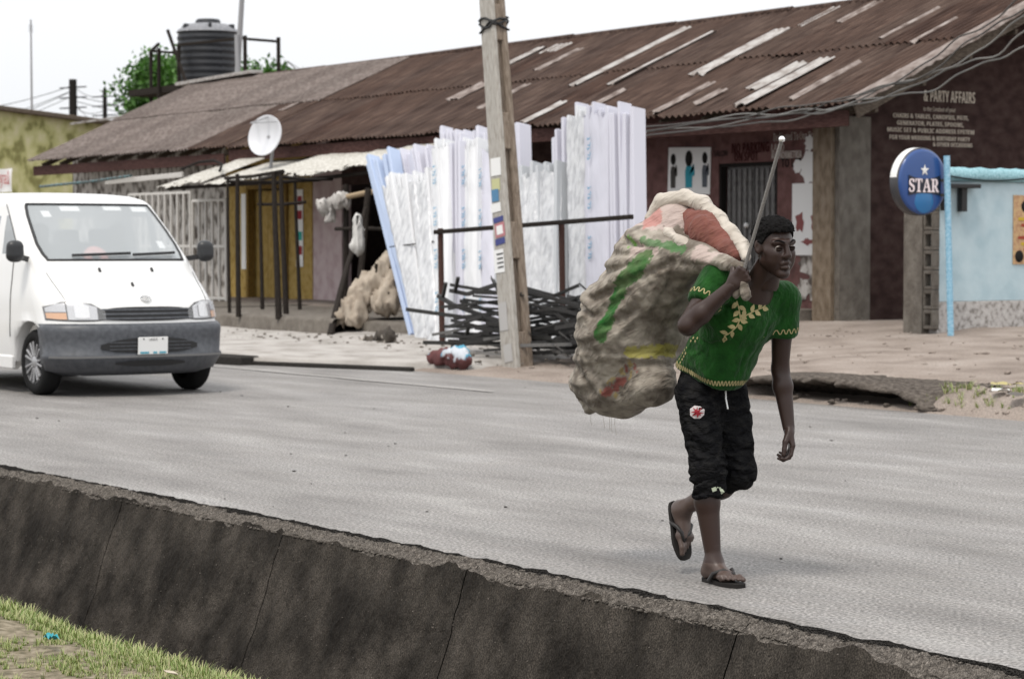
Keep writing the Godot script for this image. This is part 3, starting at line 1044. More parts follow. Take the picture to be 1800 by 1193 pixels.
func writing(t: Node3D) -> void:
	var o := t.position
	var cream := plain(lin(0.5, 0.44, 0.37), 0.9)
	var dirs := Vector3(0, 0, -1)
	# on the gable end: middle of each line, height, text
	for q in [[3.43, -22.935, 0.155, "& PARTY AFFAIRS", 0.56, 1], [3.255, -22.75, 0.055, "in the Conduct of your", 0.8, 0], [3.155, -22.6, 0.058, "CHAIRS & TABLES, CANOPIES, POTS,", 1.05, 1], [3.06, -22.59, 0.058, "GENERATOR, PLATES, SPOONS,", 1.08, 1], [2.967, -22.6, 0.058, "MUSIC SET & PUBLIC ADDRESS SYSTEM", 1.12, 1], [2.868, -22.58, 0.058, "FOR YOUR WEDDING & BIRTHDAY PARTY", 0.98, 1], [2.79, -23.0, 0.055, "& OTHER OCCASIONS", 0.98, 1]]:
		letters("lettering", q[3], Vector3(-23.292, q[0], q[1]) - o, dirs, q[2], cream, t, q[4], false, q[5])
	var ivory := plain(lin(0.55, 0.5, 0.46), 0.9)
	var oxide := plain(lin(0.055, 0.016, 0.016), 0.9)
	letters("lettering", "Dedicated To Our Tour", Vector3(-24.42, 2.9, -21.192) - o, Vector3.RIGHT, 0.1, ivory, t, 0.62, true)
	letters("lettering", "LAND", Vector3(-24.78, 2.76, -21.192) - o, Vector3.RIGHT, 0.1, ivory, t, 0.8)
	letters("lettering", "AUTHORMETRIA", Vector3(-24.6, 2.66, -21.192) - o, Vector3.RIGHT, 0.1, ivory, t, 0.6, false, 1)
	letters("lettering", "NO PARKING", Vector3(-25.36, 2.78, -21.192) - o, Vector3.RIGHT, 0.14, oxide, t, 0.7, false, 1)
	letters("lettering", "ON SPOT", Vector3(-25.45, 2.66, -21.192) - o, Vector3.RIGHT, 0.12, oxide, t, 0.75, false, 1)
	letters("lettering", "TO LET", Vector3(-24.5, 2.55, -21.192) - o, Vector3.RIGHT, 0.12, M.dark, t, 0.8, false, 1)
	letters("lettering", "SALON", Vector3(-26.0, 2.72, -21.192) - o, Vector3.RIGHT, 0.08, M.dark, t, 0.9)
	# narrow posted strips beside the yellow door
	for q in [[Vector3(-38.0, 1.75, -21.165), Vector3(0.26, 1.4, 0.006)], [Vector3(-40.15, 1.7, -21.165), Vector3(0.2, 1.42, 0.006)]]:
		var st := S()
		bx(st, q[0] - o, q[1])
		var strip := obj("paper_strip", st, M.white, t)
		if q[0].x > -39:
			for k in 4:
				st = S()
				bx(st, q[0] + Vector3(0.02, 0.5 - k * 0.26 - (0.12 if k > 1 else 0.0), 0.005) - o, Vector3(0.16, 0.16, 0.004))
				obj("print", st, plain(lin(0.3, 0.04, 0.05) if k != 2 else lin(0.05, 0.35, 0.3), 0.8), strip)
	# poster of three standing figures
	var p := thing("barber_poster", "white poster of three standing figures, the middle one in turquoise", "poster", Vector3(-26.7, 2.5, -21.19))
	var st := S()
	bx(st, Vector3.ZERO, Vector3(0.96, 0.66, 0.01), Basis(Vector3.BACK, -0.03))
	obj("board", st, M.white, p)
	for q in [[-0.36, 0.1, lin(0.08, 0.075, 0.07)], [0.0, 0.14, lin(0.05, 0.3, 0.38)], [0.36, 0.1, lin(0.11, 0.12, 0.14)]]:
		st = S()
		st.set_smooth_group(-1)
		var pts := [Vector2(-0.9, -0.3), Vector2(-1.0, 0.0), Vector2(-0.6, 0.09), Vector2(0.6, 0.09), Vector2(1.0, 0.0), Vector2(1.5, 0.02), Vector2(1.2, 0.12), Vector2(1.45, 0.1), Vector2(1.6, -0.08), Vector2(0.95, -0.1), Vector2(0.9, -0.3)]
		for k in pts.size():
			var a: Vector2 = pts[k]
			var b: Vector2 = pts[(k + 1) % pts.size()]
			tri(st, Vector3(q[0], -0.08, 0.009), Vector3(q[0] + a.x * q[1] * 0.6, a.y * 0.8, 0.009), Vector3(q[0] + b.x * q[1] * 0.6, b.y * 0.8, 0.009))
		var fig := obj("figure", st, plain(q[2], 0.9), p)
		st = S()
		lathe(st, [Vector2(0, 0.011), Vector2(q[1] * 0.55, 0.010), Vector2(q[1] * 0.6, 0.007)], 14, Transform3D(Basis(Vector3.RIGHT, PI / 2).scaled(Vector3(1, 1.4, 1)), Vector3(q[0], 0.17, 0)))
		obj("head", st, M.dark, fig)
	# faded painted panels near the corner pillar
	st = S()
	bx(st, Vector3(-24.15, 1.79, -21.192), Vector3(0.6, 0.92, 0.012))
	var mural := thing("painted_panel", "white painted wall panel with faded red patches beside the pillar", "mural", Vector3(-24.15, 1.79, -21.19))
	st = S()
	bx(st, Vector3.ZERO, Vector3(0.64, 0.96, 0.012))
	obj("white_ground", st, M.white, mural)
	var faded := blotch([lin(0.2, 0.07, 0.068), lin(0.3, 0.12, 0.115)], 0.4, 0.9, 0.0, 0.03, 48)
	for q in [[-0.16, -0.04, 0.1, 0.15], [0.15, -0.04, 0.1, 0.15], [0.0, -0.3, 0.13, 0.05]]:
		st = S()
		st.set_smooth_group(-1)
		for k in 12:
			var a := TAU * k / 12.0
			var b := TAU * (k + 1) / 12.0
			var ra := 0.85 + 0.25 * sin(k * 2.3 + q[0] * 20)
			var rb := 0.85 + 0.25 * sin((k + 1) % 12 * 2.3 + q[0] * 20)
			tri(st, Vector3(q[0], q[1], 0.01), Vector3(q[0] + cos(b) * q[2] * rb, q[1] + sin(b) * q[3] * rb, 0.01), Vector3(q[0] + cos(a) * q[2] * ra, q[1] + sin(a) * q[3] * ra, 0.01))
		obj("red_patch", st, faded, mural)
	var blot := thing("paint_patches", "irregular flaking whitewash patches above and below the red-patched panel", "paint", Vector3(-24.1, 2.5, -21.19))
	for q in [[0.0, -0.02, 0.26, 0.24], [-0.02, 0.3, 0.13, 0.12], [0.2, 0.14, 0.08, 0.2], [-0.26, 0.0, 0.12, 0.1], [0.0, -1.3, 0.3, 0.16], [0.1, -1.6, 0.22, 0.2], [-0.14, -1.65, 0.14, 0.16]]:
		st = S()
		st.set_smooth_group(-1)
		for k in 16:
			var a := TAU * k / 16.0
			var b := TAU * (k + 1) / 16.0
			var ra := 0.85 + 0.2 * sin(k * 3.1 + q[1] * 9) + 0.1 * sin(k * 5.3)
			var kk := (k + 1) % 16
			var rb := 0.85 + 0.2 * sin(kk * 3.1 + q[1] * 9) + 0.1 * sin(kk * 5.3)
			tri(st, Vector3(q[0], q[1], 0.004), Vector3(q[0] + cos(b) * q[2] * rb, q[1] + sin(b) * q[3] * rb, 0.003), Vector3(q[0] + cos(a) * q[2] * ra, q[1] + sin(a) * q[3] * ra, 0.003))
		obj("patch", st, M.peeled if q[1] < -1 else M.white, blot)


func stone(sd: int, r: float) -> ArrayMesh:
	var n := FastNoiseLite.new()
	n.seed = sd
	n.frequency = 0.9 / r
	var st := S()
	var rows := []
	for j in 6:
		var a := PI * j / 5.0
		var row := []
		for k in 9:
			var b := TAU * (k % 8) / 8.0
			var p := Vector3(sin(a) * cos(b), cos(a) * 0.6, sin(a) * sin(b)) * r
			row.append(p * (1.0 + 0.5 * n.get_noise_3dv(p)))
		rows.append(row)
	sheet(st, rows, -1)
	st.generate_normals()
	return st.commit()


func scatter(called: String, shape: Mesh, m: Material, places: Array, label: String) -> MultiMeshInstance3D:
	var mm := MultiMesh.new()
	mm.transform_format = MultiMesh.TRANSFORM_3D
	mm.mesh = shape
	mm.instance_count = places.size()
	for k in places.size():
		mm.set_instance_transform(k, places[k])
	var o := MultiMeshInstance3D.new()
	o.name = called
	o.multimesh = mm
	o.material_override = m
	add_child(o, true)
	o.set_meta("kind", "stuff")
	o.set_meta("label", label)
	o.set_meta("category", "gravel")
	return o


func build_right_side() -> void:
	M.skyblue = blotch([lin(0.43, 0.565, 0.625), lin(0.5, 0.63, 0.685), lin(0.54, 0.665, 0.715)], 3.0, 0.75, 0.15, 0.014, 70, true, [], 0.12, 0.5)
	M.teal = blotch([lin(0.14, 0.3, 0.34), lin(0.3, 0.5, 0.55), lin(0.4, 0.6, 0.66)], 0.4, 0.8, 0.6, 0.02, 71)
	M.plaster = blotch([lin(0.2, 0.185, 0.17), lin(0.42, 0.4, 0.385), lin(0.5, 0.48, 0.465)], 0.9, 0.9, 0.4, 0.018, 72)
	var t := thing("blue_wall", "pale blue painted block wall with bare grey foot", "wall", Vector3(-20.5, 0.45, -20.5))
	var o := t.position
	wall_box("painted_face", Vector3(-20.54, 0.78, -19.9), Vector3(-20.39, 2.2, -25.0), M.skyblue, t)
	wall_box("bare_foot", Vector3(-20.54, 0.3, -19.9), Vector3(-20.385, 0.779, -25.0), M.plaster, t)
	var nn := FastNoiseLite.new()
	nn.frequency = 2.0
	var st := S()
	var rows := []
	for j in 7:
		var r := []
		for k in 60:
			var z := -19.92 - 5.0 * k / 59.0
			var prof: Vector2 = [Vector2(-20.385, 2.2), Vector2(-20.35, 2.2), Vector2(-20.345, 2.27), Vector2(-20.36, 2.33), Vector2(-20.4, 2.36), Vector2(-20.55, 2.35), Vector2(-20.56, 2.2)][j]
			r.append(Vector3(prof.x + 0.012 * nn.get_noise_2d(z * 3, j * 4), prof.y + (0.02 * nn.get_noise_1d(z * 2 + j) if j > 1 and j < 6 else 0.0), z) - o)
		rows.append(r)
	sheet(st, rows)
	obj("coping", st, M.teal, t)
	wall_box("end_pillar", Vector3(-20.84, 0.3, -19.78), Vector3(-20.53, 2.3, -20.05), M.concrete, t)
	# hollow blocks left open at the wall end
	for k in 8:
		var y := 0.46 + k * 0.232
		st = S()
		bx(st, Vector3(-20.45, y + 0.02, -19.86) - o, Vector3(0.15, 0.04, 0.12), Basis(), 0.008)
		bx(st, Vector3(-20.45, y + 0.205, -19.86) - o, Vector3(0.15, 0.045, 0.12), Basis(), 0.008)
		bx(st, Vector3(-20.513, y + 0.113, -19.86) - o, Vector3(0.028, 0.15, 0.12), Basis(), 0.005)
		bx(st, Vector3(-20.387, y + 0.113, -19.86) - o, Vector3(0.026, 0.15, 0.12), Basis(), 0.005)
		obj("block", st, M.concrete, t)
	st = S()
	bx(st, Vector3(-20.45, 1.35, -19.912) - o, Vector3(0.14, 1.8, 0.01))
	obj("hollow_shade", st, M.void, t)  # dark sheet painted in for the shade inside the hollow blocks
	# cable along the coping
	st = S()
	var pts := []
	for k in 24:
		var z := -20.0 - k * 0.15
		pts.append(Vector3(-20.33, 2.26 - 0.05 * absf(sin(z * 2.2)), z))
	tube(st, pts, 0.008, 5)
	single("coping_wire", st, M.dark, "thin dark wire sagging along the blue wall coping", "wire")
	st = S()
	bx(st, Vector3(-20.3, 2.14, -20.15), Vector3(0.12, 0.05, 0.62), Basis(), 0.006)
	bx(st, Vector3(-20.33, 1.99, -20.24), Vector3(0.08, 0.3, 0.09), Basis(), 0.006)
	bx(st, Vector3(-20.33, 1.99, -19.94), Vector3(0.07, 0.28, 0.05), Basis(), 0.006)
	single("wall_bracket", st, M.black, "black iron bracket fixed to the blue wall", "bracket")
	var po := thing("notice_poster", "tan and yellow printed poster pasted on the blue wall", "poster", Vector3(-20.38, 1.63, -21.6))
	st = S()
	bx(st, Vector3.ZERO, Vector3(0.01, 0.83, 0.92))
	obj("paper", st, blotch([lin(0.35, 0.2, 0.12), lin(0.48, 0.31, 0.18), lin(0.52, 0.38, 0.2)], 0.7, 0.8, 0.0, 0.02, 73), po)
	for k in 6:
		st = S()
		bx(st, Vector3(0.007, 0.13 - k * 0.075, 0.02), Vector3(0.004, 0.035, 0.72 - 0.1 * (k % 3)))
		obj("print_line", st, plain(lin(0.5, 0.36, 0.05) if k % 2 == 0 else lin(0.3, 0.06, 0.04), 0.8), po)
	for q in [[0.28, 0.26], [-0.32, 0.36]]:
		st = S()
		lathe(st, [Vector2(0, 0.01), Vector2(0.07, 0.009), Vector2(0.075, 0.004)], 14, Transform3D(Basis(Vector3.BACK, -PI / 2), Vector3(0, q[0], q[1])))
		obj("portrait", st, M.dark, po)
	# blue pipe and the round sign on it
	st = S()
	tube(st, [Vector3(-19.9, 0.4, -19.64), Vector3(-19.9, 2.47, -19.555)], 0.038, 12)
	single("blue_pipe", st, blotch([lin(0.14, 0.32, 0.46), lin(0.24, 0.46, 0.6), lin(0.4, 0.56, 0.68)], 0.5, 0.5, 0.0, 0.02, 74), "upright blue pipe planted before the pale blue wall", "pipe")
	var s := thing("round_sign", "round blue bar sign with white star and lettering on the pipe", "sign", Vector3(-20.0, 2.17, -19.27))
	var face := Transform3D(Basis(Vector3.BACK, -PI / 2), Vector3.ZERO)
	var blue := plain(lin(0.008, 0.055, 0.22), 0.18)
	blue.clearcoat_enabled = true
	blue.clearcoat = 0.6
	st = S()
	lathe(st, [Vector2(0.375, -0.005), Vector2(0.37, 0.02), Vector2(0.34, 0.026), Vector2(0.25, 0.032), Vector2(0.12, 0.035), Vector2(0, 0.036)], 48, face)
	obj("face", st, blue, s)
	st = S()
	lathe(st, [Vector2(0, -0.15), Vector2(0.36, -0.15), Vector2(0.385, -0.13), Vector2(0.388, -0.005), Vector2(0.375, 0.0)], 48, face)
	obj("rim", st, plain(lin(0.05, 0.05, 0.055), 0.35), s)
	st = S()
	for k in 16:
		var a := 0.35 + 1.5 * k / 15.0
		var b := 0.35 + 1.5 * (k + 1) / 15.0
		quad(st, Vector3(-0.12, cos(a - 0.5) * 0.391, sin(a - 0.5) * 0.391), Vector3(-0.012, cos(a - 0.5) * 0.391, sin(a - 0.5) * 0.391), Vector3(-0.012, cos(b - 0.5) * 0.391, sin(b - 0.5) * 0.391), Vector3(-0.12, cos(b - 0.5) * 0.391, sin(b - 0.5) * 0.391))
	obj("rim_paint", st, M.white, s)
	var navy := plain(lin(0.003, 0.006, 0.02), 0.3)
	st = S()
	st.set_smooth_group(-1)
	var ban := []
	for k in 11:
		var u := -1.0 + 0.2 * k
		ban.append([0.03 + 0.045 * u * u, -0.13 - 0.03 * u * u, u * 0.25])
	for k in 10:
		var xo := 0.039
		var a: Array = ban[k]
		var b: Array = ban[k + 1]
		quad(st, Vector3(xo, a[0], -a[2]), Vector3(xo, b[0], -b[2]), Vector3(xo, b[1], -b[2]), Vector3(xo, a[1], -a[2]))
	obj("banner", st, navy, s)
	letters("lettering", "STAR", Vector3(0.043, -0.05, 0.02), Vector3(0, 0, -1), 0.15, plain(lin(0.8, 0.7, 0.72), 0.5), s, 0.86, true, 1)
	st = S()
	st.set_smooth_group(-1)
	for k in 10:
		var a := TAU * k / 10.0
		var b := TAU * (k + 1) / 10.0
		var ra := 0.07 if k % 2 == 0 else 0.028
		var rb := 0.028 if k % 2 == 0 else 0.07
		tri(st, Vector3(0.046, 0.13, 0), Vector3(0.041, 0.13 + cos(a) * ra, -sin(a) * ra), Vector3(0.041, 0.13 + cos(b) * rb, -sin(b) * rb))
	obj("star_emblem", st, M.white, s)
	st = S()
	lathe(st, [Vector2(0.15, 0.03), Vector2(0.13, 0.036), Vector2(0, 0.038)], 30, Transform3D(Basis(Vector3.BACK, -PI / 2), Vector3(0, -0.21, 0)))
	obj("lower_disc", st, plain(lin(0.02, 0.14, 0.34), 0.2), s)
	st = S()
	bar(st, Vector3(-0.05, 0.02, -0.2), Vector3(0.1, 0.02, -0.33), 0.03, 0.03)
	bar(st, Vector3(-0.05, -0.15, -0.2), Vector3(0.1, -0.15, -0.33), 0.03, 0.03)
	obj("arm", st, M.black, s)
	# slack cables under the eave
	var path := [Vector3(-27.2, 2.93, -20.15), Vector3(-26.36, 2.958, -20.12), Vector3(-24.275, 3.05, -20.1), Vector3(-23.147, 3.075, -20.1), Vector3(-22.293, 3.13, -20.1), Vector3(-21.478, 3.276, -20.1), Vector3(-20.7, 3.404, -20.1), Vector3(-20.139, 3.6, -20.1), Vector3(-19.597, 3.764, -20.1), Vector3(-19.0, 4.03, -20.1), Vector3(-17.0, 4.6, -20.1)]
	for c in 5:
		var q := []
		for k in path.size():
			var up := smoothstep(4.0, 9.0, float(k)) * (c - 2) * 0.11
			q.append(path[k] + Vector3(0, up + 0.05 * sin(k * 1.9 + c * 2.0) + 0.02 * c, 0.03 * c))
		var sm := []
		for k in q.size() - 1:
			for j in 6:
				var u := j / 6.0
				sm.append(q[k].cubic_interpolate(q[k + 1], q[maxi(k - 1, 0)], q[mini(k + 2, q.size() - 1)], u) + Vector3(0, 0.012 * sin(k * 6 + j + c), 0))
		st = S()
		tube(st, sm, 0.011, 5)
		single("slack_cable", st, plain(lin(0.17, 0.165, 0.155), 0.6) if c < 3 else plain(lin(0.06, 0.055, 0.05), 0.6), "slack grey cable looped along the rusty roof eave", "cable", "cables under the eave")
	# broken gutter cover at the road edge
	var g := thing("gutter_slab", "broken earth-covered gutter slab with a black hollow beneath", "gutter slab", Vector3(-16.4, 0.05, -14.9))
	var soil := blotch([lin(0.05, 0.042, 0.036), lin(0.1, 0.085, 0.073), lin(0.17, 0.147, 0.127)], 0.7, 0.95, 1.5, 0.02, 76)
	st = S()
	rows = []
	for j in 8:
		var r := []
		for k in 40:
			var u := k / 39.0
			var x := -17.9 + 3.0 * u
			var arch := sin(PI * clampf(u * 1.05, 0, 1))
			var lip := -14.52 + 0.1 * nn.get_noise_1d(x * 2.0)
			var thick := 0.035 + 0.05 * absf(nn.get_noise_1d(x * 3.0 + 40))
			var top := 0.05 + 0.19 * pow(arch, 0.45) + 0.03 * nn.get_noise_1d(x * 1.7 + 8)
			var prof: Vector2 = [Vector2(-15.3, 0.02), Vector2(lip - 0.2, maxf(0.0, top - thick - 0.02)), Vector2(lip, maxf(0.0, top - thick)), Vector2(lip + 0.02, top - 0.03), Vector2(lip - 0.05, top), Vector2(lip - 0.3, top + 0.01), Vector2(-15.2, 0.22), Vector2(-15.7, 0.21)][j]
			r.append(Vector3(x, prof.y + 0.02 * nn.get_noise_2d(x * 4, j * 2), prof.x) - g.position)
		rows.append(r)
	sheet(st, rows)
	obj("slab", st, soil, g)
	for k in 5:
		st = S()
		obj("lump", stone(900 + k, 0.03 + 0.035 * rng.randf()), soil, g).position = Vector3(-16.8 + 0.41 * k + 0.2 * rng.randf(), 0.035, -14.62 + 0.12 * rng.randf()) - g.position
	# pebbles and clods
	var places := []
	for k in 700:
		var x := rng.randf_range(-22.0, -10.0)
		var z := rng.randf_range(-14.7, -19.8)
		if rng.randf() < 0.45:
			x = rng.randf_range(-15.2, -9.0)
			z = rng.randf_range(-14.55, -15.6)
		var sc := rng.randf_range(0.25, 1.0) * rng.randf_range(0.4, 1.2)
		places.append(Transform3D(Basis(Vector3.UP, rng.randf() * TAU).scaled(Vector3.ONE * sc), Vector3(x, rise(x, z) + 0.005, z)))
	scatter("pebbles", stone(77, 0.04), M.dirt, places, "loose pebbles and clods over the pale earth")
	places = []
	for k in 300:
		var x := rng.randf_range(-36.0, -22.0)
		var z := rng.randf_range(-14.7, -16.4)
		places.append(Transform3D(Basis(Vector3.UP, rng.randf() * TAU).scaled(Vector3.ONE * rng.randf_range(0.15, 0.9)), Vector3(x, gy(x, z) + 0.055, z)))
	scatter("grit", stone(78, 0.035), M.concrete, places, "grit and crumbs scattered over the pale pavement")
	places = []
	for k in 160:
		var x := rng.randf_range(-15.4, -12.6)
		var z := rng.randf_range(-14.6, -15.0)
		places.append(Transform3D(Basis(Vector3.UP, rng.randf() * TAU).scaled(Vector3.ONE * rng.randf_range(0.4, 1.3)), Vector3(x, rise(x, z), z)))
	weeds = places
	# scraps of paper and plastic along the gutter
	for k in 8:
		var x := rng.randf_range(-15.0, -10.5)
		var z := -14.6 - rng.randf() * 0.7
		st = S()
		rows = []
		for j in 4:
			var r := []
			for i in 4:
				r.append(Vector3(i * 0.05, 0.02 + 0.03 * rng.randf(), j * 0.04))
			rows.append(r)
		sheet(st, rows)
		var lit := single("litter_scrap", st, [M.white, plain(lin(0.38, 0.33, 0.16)), plain(lin(0.12, 0.11, 0.1))][k % 3], ["crumpled white scrap lying among gutter rubble", "crumpled yellow scrap lying among gutter rubble", "crumpled dark scrap lying among gutter rubble"][k % 3], "litter", "scraps along the gutter")
		lit.transform = Transform3D(Basis(Vector3.UP, rng.randf() * TAU), Vector3(x, rise(x, z), z))


func leaf_crown(c: Vector3, r: Vector3, clumps: int, per: int, leaf: float, sd: int) -> Soup:
	var g := RandomNumberGenerator.new()
	g.seed = sd
	var s := Soup.new()
	for k in clumps:
		var d := Vector3(g.randfn(), g.randfn(), g.randfn()).normalized() * pow(g.randf(), 0.4)
		var at := c + d * r * (0.75 + 0.35 * g.randf())
		for j in per:
			var p := at + Vector3(g.randfn(), g.randfn(), g.randfn()) * 0.18
			var u := Vector3(g.randfn(), g.randfn() - 0.3, g.randfn()).normalized()
			var w := u.cross(Vector3(g.randfn(), 1.0, g.randfn())).normalized()
			var l := leaf * g.randf_range(0.6, 1.3)
			var b := s.v.size()
			var nrm := u.cross(w).normalized()
			var f := g.randf_range(0.6, 1.3)
			for q in [p, p + u * l * 0.5 + w * l * 0.25, p + u * l, p + u * l * 0.5 - w * l * 0.25]:
				s.v.append(q)
				s.n.append(nrm)
				s.c.append(Color(0.06 * f, 0.15 * f, 0.022 * f))
			s.i.append_array([b, b + 1, b + 2, b, b + 2, b + 3])
	return s


func build_skyline() -> void:
	# mould-streaked yellow house far along the row
	var h := thing("yellow_house", "mould-streaked yellow-green house wall with brown roof edge", "house", Vector3(-65, 0.4, -27))
	var mould := blotch([lin(0.2, 0.19, 0.08), lin(0.36, 0.35, 0.16), lin(0.45, 0.43, 0.23), lin(0.52, 0.48, 0.32)], Vector3(4.0, 6.0, 4.0), 0.9, 0.2, 0.014, 90, true, [0.25, 0.4, 0.6, 0.9])
	var st := S()
	st.set_smooth_group(-1)
	var g := [Vector3(-62, 0.3, -18), Vector3(-62, 0.3, -33), Vector3(-62, 4.4, -33), Vector3(-62, 5.8, -18), Vector3(-70, 0.3, -18), Vector3(-70, 5.8, -18)]
	for k in 6:
		g[k] -= h.position
	quad(st, g[0], g[3], g[2], g[1])
	quad(st, g[4], g[5], g[3], g[0])
	obj("wall", st, mould, h)
	st = S()
	var dir := (Vector3(0, 4.4, -33) - Vector3(0, 5.8, -18)).normalized()
	bx(st, Vector3(-66, 5.14, -25.5) - h.position, Vector3(8.5, 0.13, 15.2), Basis(Vector3.RIGHT, (-dir).cross(Vector3.RIGHT), -dir).orthonormalized(), 0.02)
	obj("roof", st, M.timber, h)
	st = S()
	bx(st, Vector3(-61.6, 4.93, -28.0) - h.position, Vector3(0.1, 0.06, 1.8), Basis(Vector3.RIGHT, 0.16))
	obj("gutter", st, M.zinc, h)
	# plastic water tank on a steel stand
	var t := thing("water_tank", "black ribbed plastic water tank with paler top", "water tank", Vector3(-53.05, 5.36, -27.0))
	var prof := []
	for k in 33:
		var y := 1.3 * k / 32.0
		prof.append(Vector2(0.74 + (0.02 if k % 4 < 2 else 0.0), y))
	var tank_black := blotch([lin(0.008, 0.009, 0.012), lin(0.018, 0.02, 0.026)], 0.8, 0.5, 0.0, 0.02, 91, false)
	st = S()
	lathe(st, [Vector2(0, 0)] + prof, 36)
	obj("shell", st, tank_black, t)
	st = S()
	lathe(st, [Vector2(0.78, 1.3), Vector2(0.74, 1.36), Vector2(0.5, 1.5), Vector2(0.3, 1.53), Vector2(0.3, 1.56)], 36)
	obj("top", st, blotch([lin(0.12, 0.125, 0.14), lin(0.3, 0.3, 0.31)], 0.8, 0.6, 0.0, 0.02, 92, false), t)  # top toned paler than the shell
	st = S()
	lathe(st, [Vector2(0.3, 1.5), Vector2(0.31, 1.58), Vector2(0.27, 1.63), Vector2(0, 1.65)], 24)
	obj("lid", st, tank_black, t)
	for k in 6:
		st = S()
		var a := TAU * k / 6.0 + 0.4
		bx(st, Vector3(cos(a) * 0.64, 1.42, sin(a) * 0.64), Vector3(0.14, 0.14, 0.08), Basis(Vector3.UP, -a), 0.02)
		obj("lifting_lug", st, tank_black, t)
	var s := thing("tank_stand", "rusty steel stand with guard rails round the water tank", "stand", Vector3(-53.05, 0.4, -27.0))
	for q in [[-2.6, 0.3], [2.5, 0.3], [-2.6, -0.6], [2.5, -0.6], [-0.8, 0.95], [0.3, 0.95]]:
		st = S()
		bar(st, Vector3(q[0], 0, q[1]), Vector3(q[0], 6.0 if absf(q[0]) > 1 else 5.9, q[1]), 0.07, 0.07)
		obj("leg", st, M.wood_dark, s)
	for q in [[Vector3(-2.6, 5.97, 0.3), Vector3(-0.8, 6.0, 0.95)], [Vector3(-2.6, 5.98, 0.3), Vector3(-2.6, 5.95, -0.6)], [Vector3(2.5, 5.92, 0.3), Vector3(2.5, 5.9, -0.6)], [Vector3(0.3, 5.9, 0.95), Vector3(2.5, 5.94, 0.3)], [Vector3(-0.3, 6.3, 0.95), Vector3(0.7, 4.95, 0.95)]]:
		st = S()
		bar(st, q[0], q[1], 0.06, 0.06)
		obj("rail", st, M.wood_dark, s)
	st = S()
	bx(st, Vector3(0, 4.88, 0.0), Vector3(5.3, 0.16, 1.8))
	obj("deck", st, M.wood_dark, s)
	# tree behind the tank
	var tr := thing("green_tree", "bright green bushy tree rising behind the water tank", "tree", Vector3(-61, 0.4, -31))
	st = S()
	tube(st, [Vector3(0, 0, 0), Vector3(0.1, 2.2, 0), Vector3(-0.2, 4.0, 0.1), Vector3(-0.8, 5.4, 0.2)], [0.22, 0.18, 0.13, 0.05], 9)
	tube(st, [Vector3(0, 2.6, 0), Vector3(1.0, 4.2, 0.2), Vector3(2.0, 5.2, 0.1)], [0.12, 0.09, 0.04], 7)
	tube(st, [Vector3(0, 3.0, 0), Vector3(-1.4, 4.2, -0.2), Vector3(-2.6, 5.2, -0.1)], [0.12, 0.09, 0.04], 7)
	obj("trunk", st, M.wood_dark, tr)
	var leaf := plain(Color.WHITE, 0.6)
	leaf.vertex_color_use_as_albedo = true
	leaf.backlight_enabled = true
	leaf.backlight = Color(0.35, 0.5, 0.15)
	M.leaf = leaf
	var crown := leaf_crown(Vector3(-2.4, 5.45, 0), Vector3(1.7, 1.15, 1.5), 330, 30, 0.2, 4)
	var more := leaf_crown(Vector3(3.0, 5.05, 0), Vector3(2.0, 0.8, 1.4), 300, 30, 0.2, 5)
	for extra in [more, leaf_crown(Vector3(0, 4.3, 0), Vector3(3.0, 1.2, 1.6), 160, 24, 0.28, 6)]:
		var b := crown.v.size()
		crown.v.append_array(extra.v)
		crown.n.append_array(extra.n)
		crown.c.append_array(extra.c)
		for q in extra.i:
			crown.i.append(q + b)
	obj("crown", crown, leaf, tr)
	# masts, poles and dishes
	var galv := plain(lin(0.3, 0.3, 0.31), 0.5)
	st = S()
	tube(st, [Vector3(-49.9, 3.2, -26.0), Vector3(-49.3, 7.6, -26.0)], [0.08, 0.06], 8)
	single("leaning_mast", st, galv, "tall pale pipe mast leaning beside the water tank", "mast")
	st = S()
	tube(st, [Vector3(-49.3, 3.2, -25.9), Vector3(-49.45, 6.3, -25.9)], 0.05, 8)
	single("short_mast", st, galv, "shorter pale pipe behind the leaning mast", "mast")
	var am := thing("antenna_mast", "thin grey aerial mast standing on the yellow-green house", "mast", Vector3(-66.2, 5.2, -27.9))
	st = S()
	tube(st, [Vector3(0.02, -0.3, 0), Vector3(0, 2.85, 0)], [0.04, 0.025], 6)
	obj("pole", st, galv, am)
	st = S()
	for k in 4:
		bar(st, Vector3(-0.12, 2.5 + 0.06 * k, -0.12), Vector3(0.12, 2.5 + 0.06 * k, 0.12), 0.015, 0.015)
	obj("aerial", st, galv, am)
	var poles := []
	for q in [[Vector3(-110, 0.4, -48.54), 9.2, "thick dark utility pole beyond the yellow-green house"], [Vector3(-118, 0.4, -53.9), 9.35, "thin dark utility pole near the rusty roof verge"]]:
		var up := thing("utility_pole", q[2], "utility pole", q[0], "far utility poles")
		st = S()
		tube(st, [Vector3.ZERO, Vector3(0, q[1], 0)], [0.26, 0.2] if poles.is_empty() else [0.16, 0.12], 8)
		obj("pole", st, M.dark, up)
		for k in 3:
			st = S()
			bar(st, Vector3(-0.9, q[1] - 0.4 - k * 0.5, 0.3), Vector3(0.9, q[1] - 0.4 - k * 0.5, -0.3), 0.06, 0.06)
			obj("crossarm", st, M.dark, up)
		poles.append(q[0] + Vector3(0, q[1], 0))
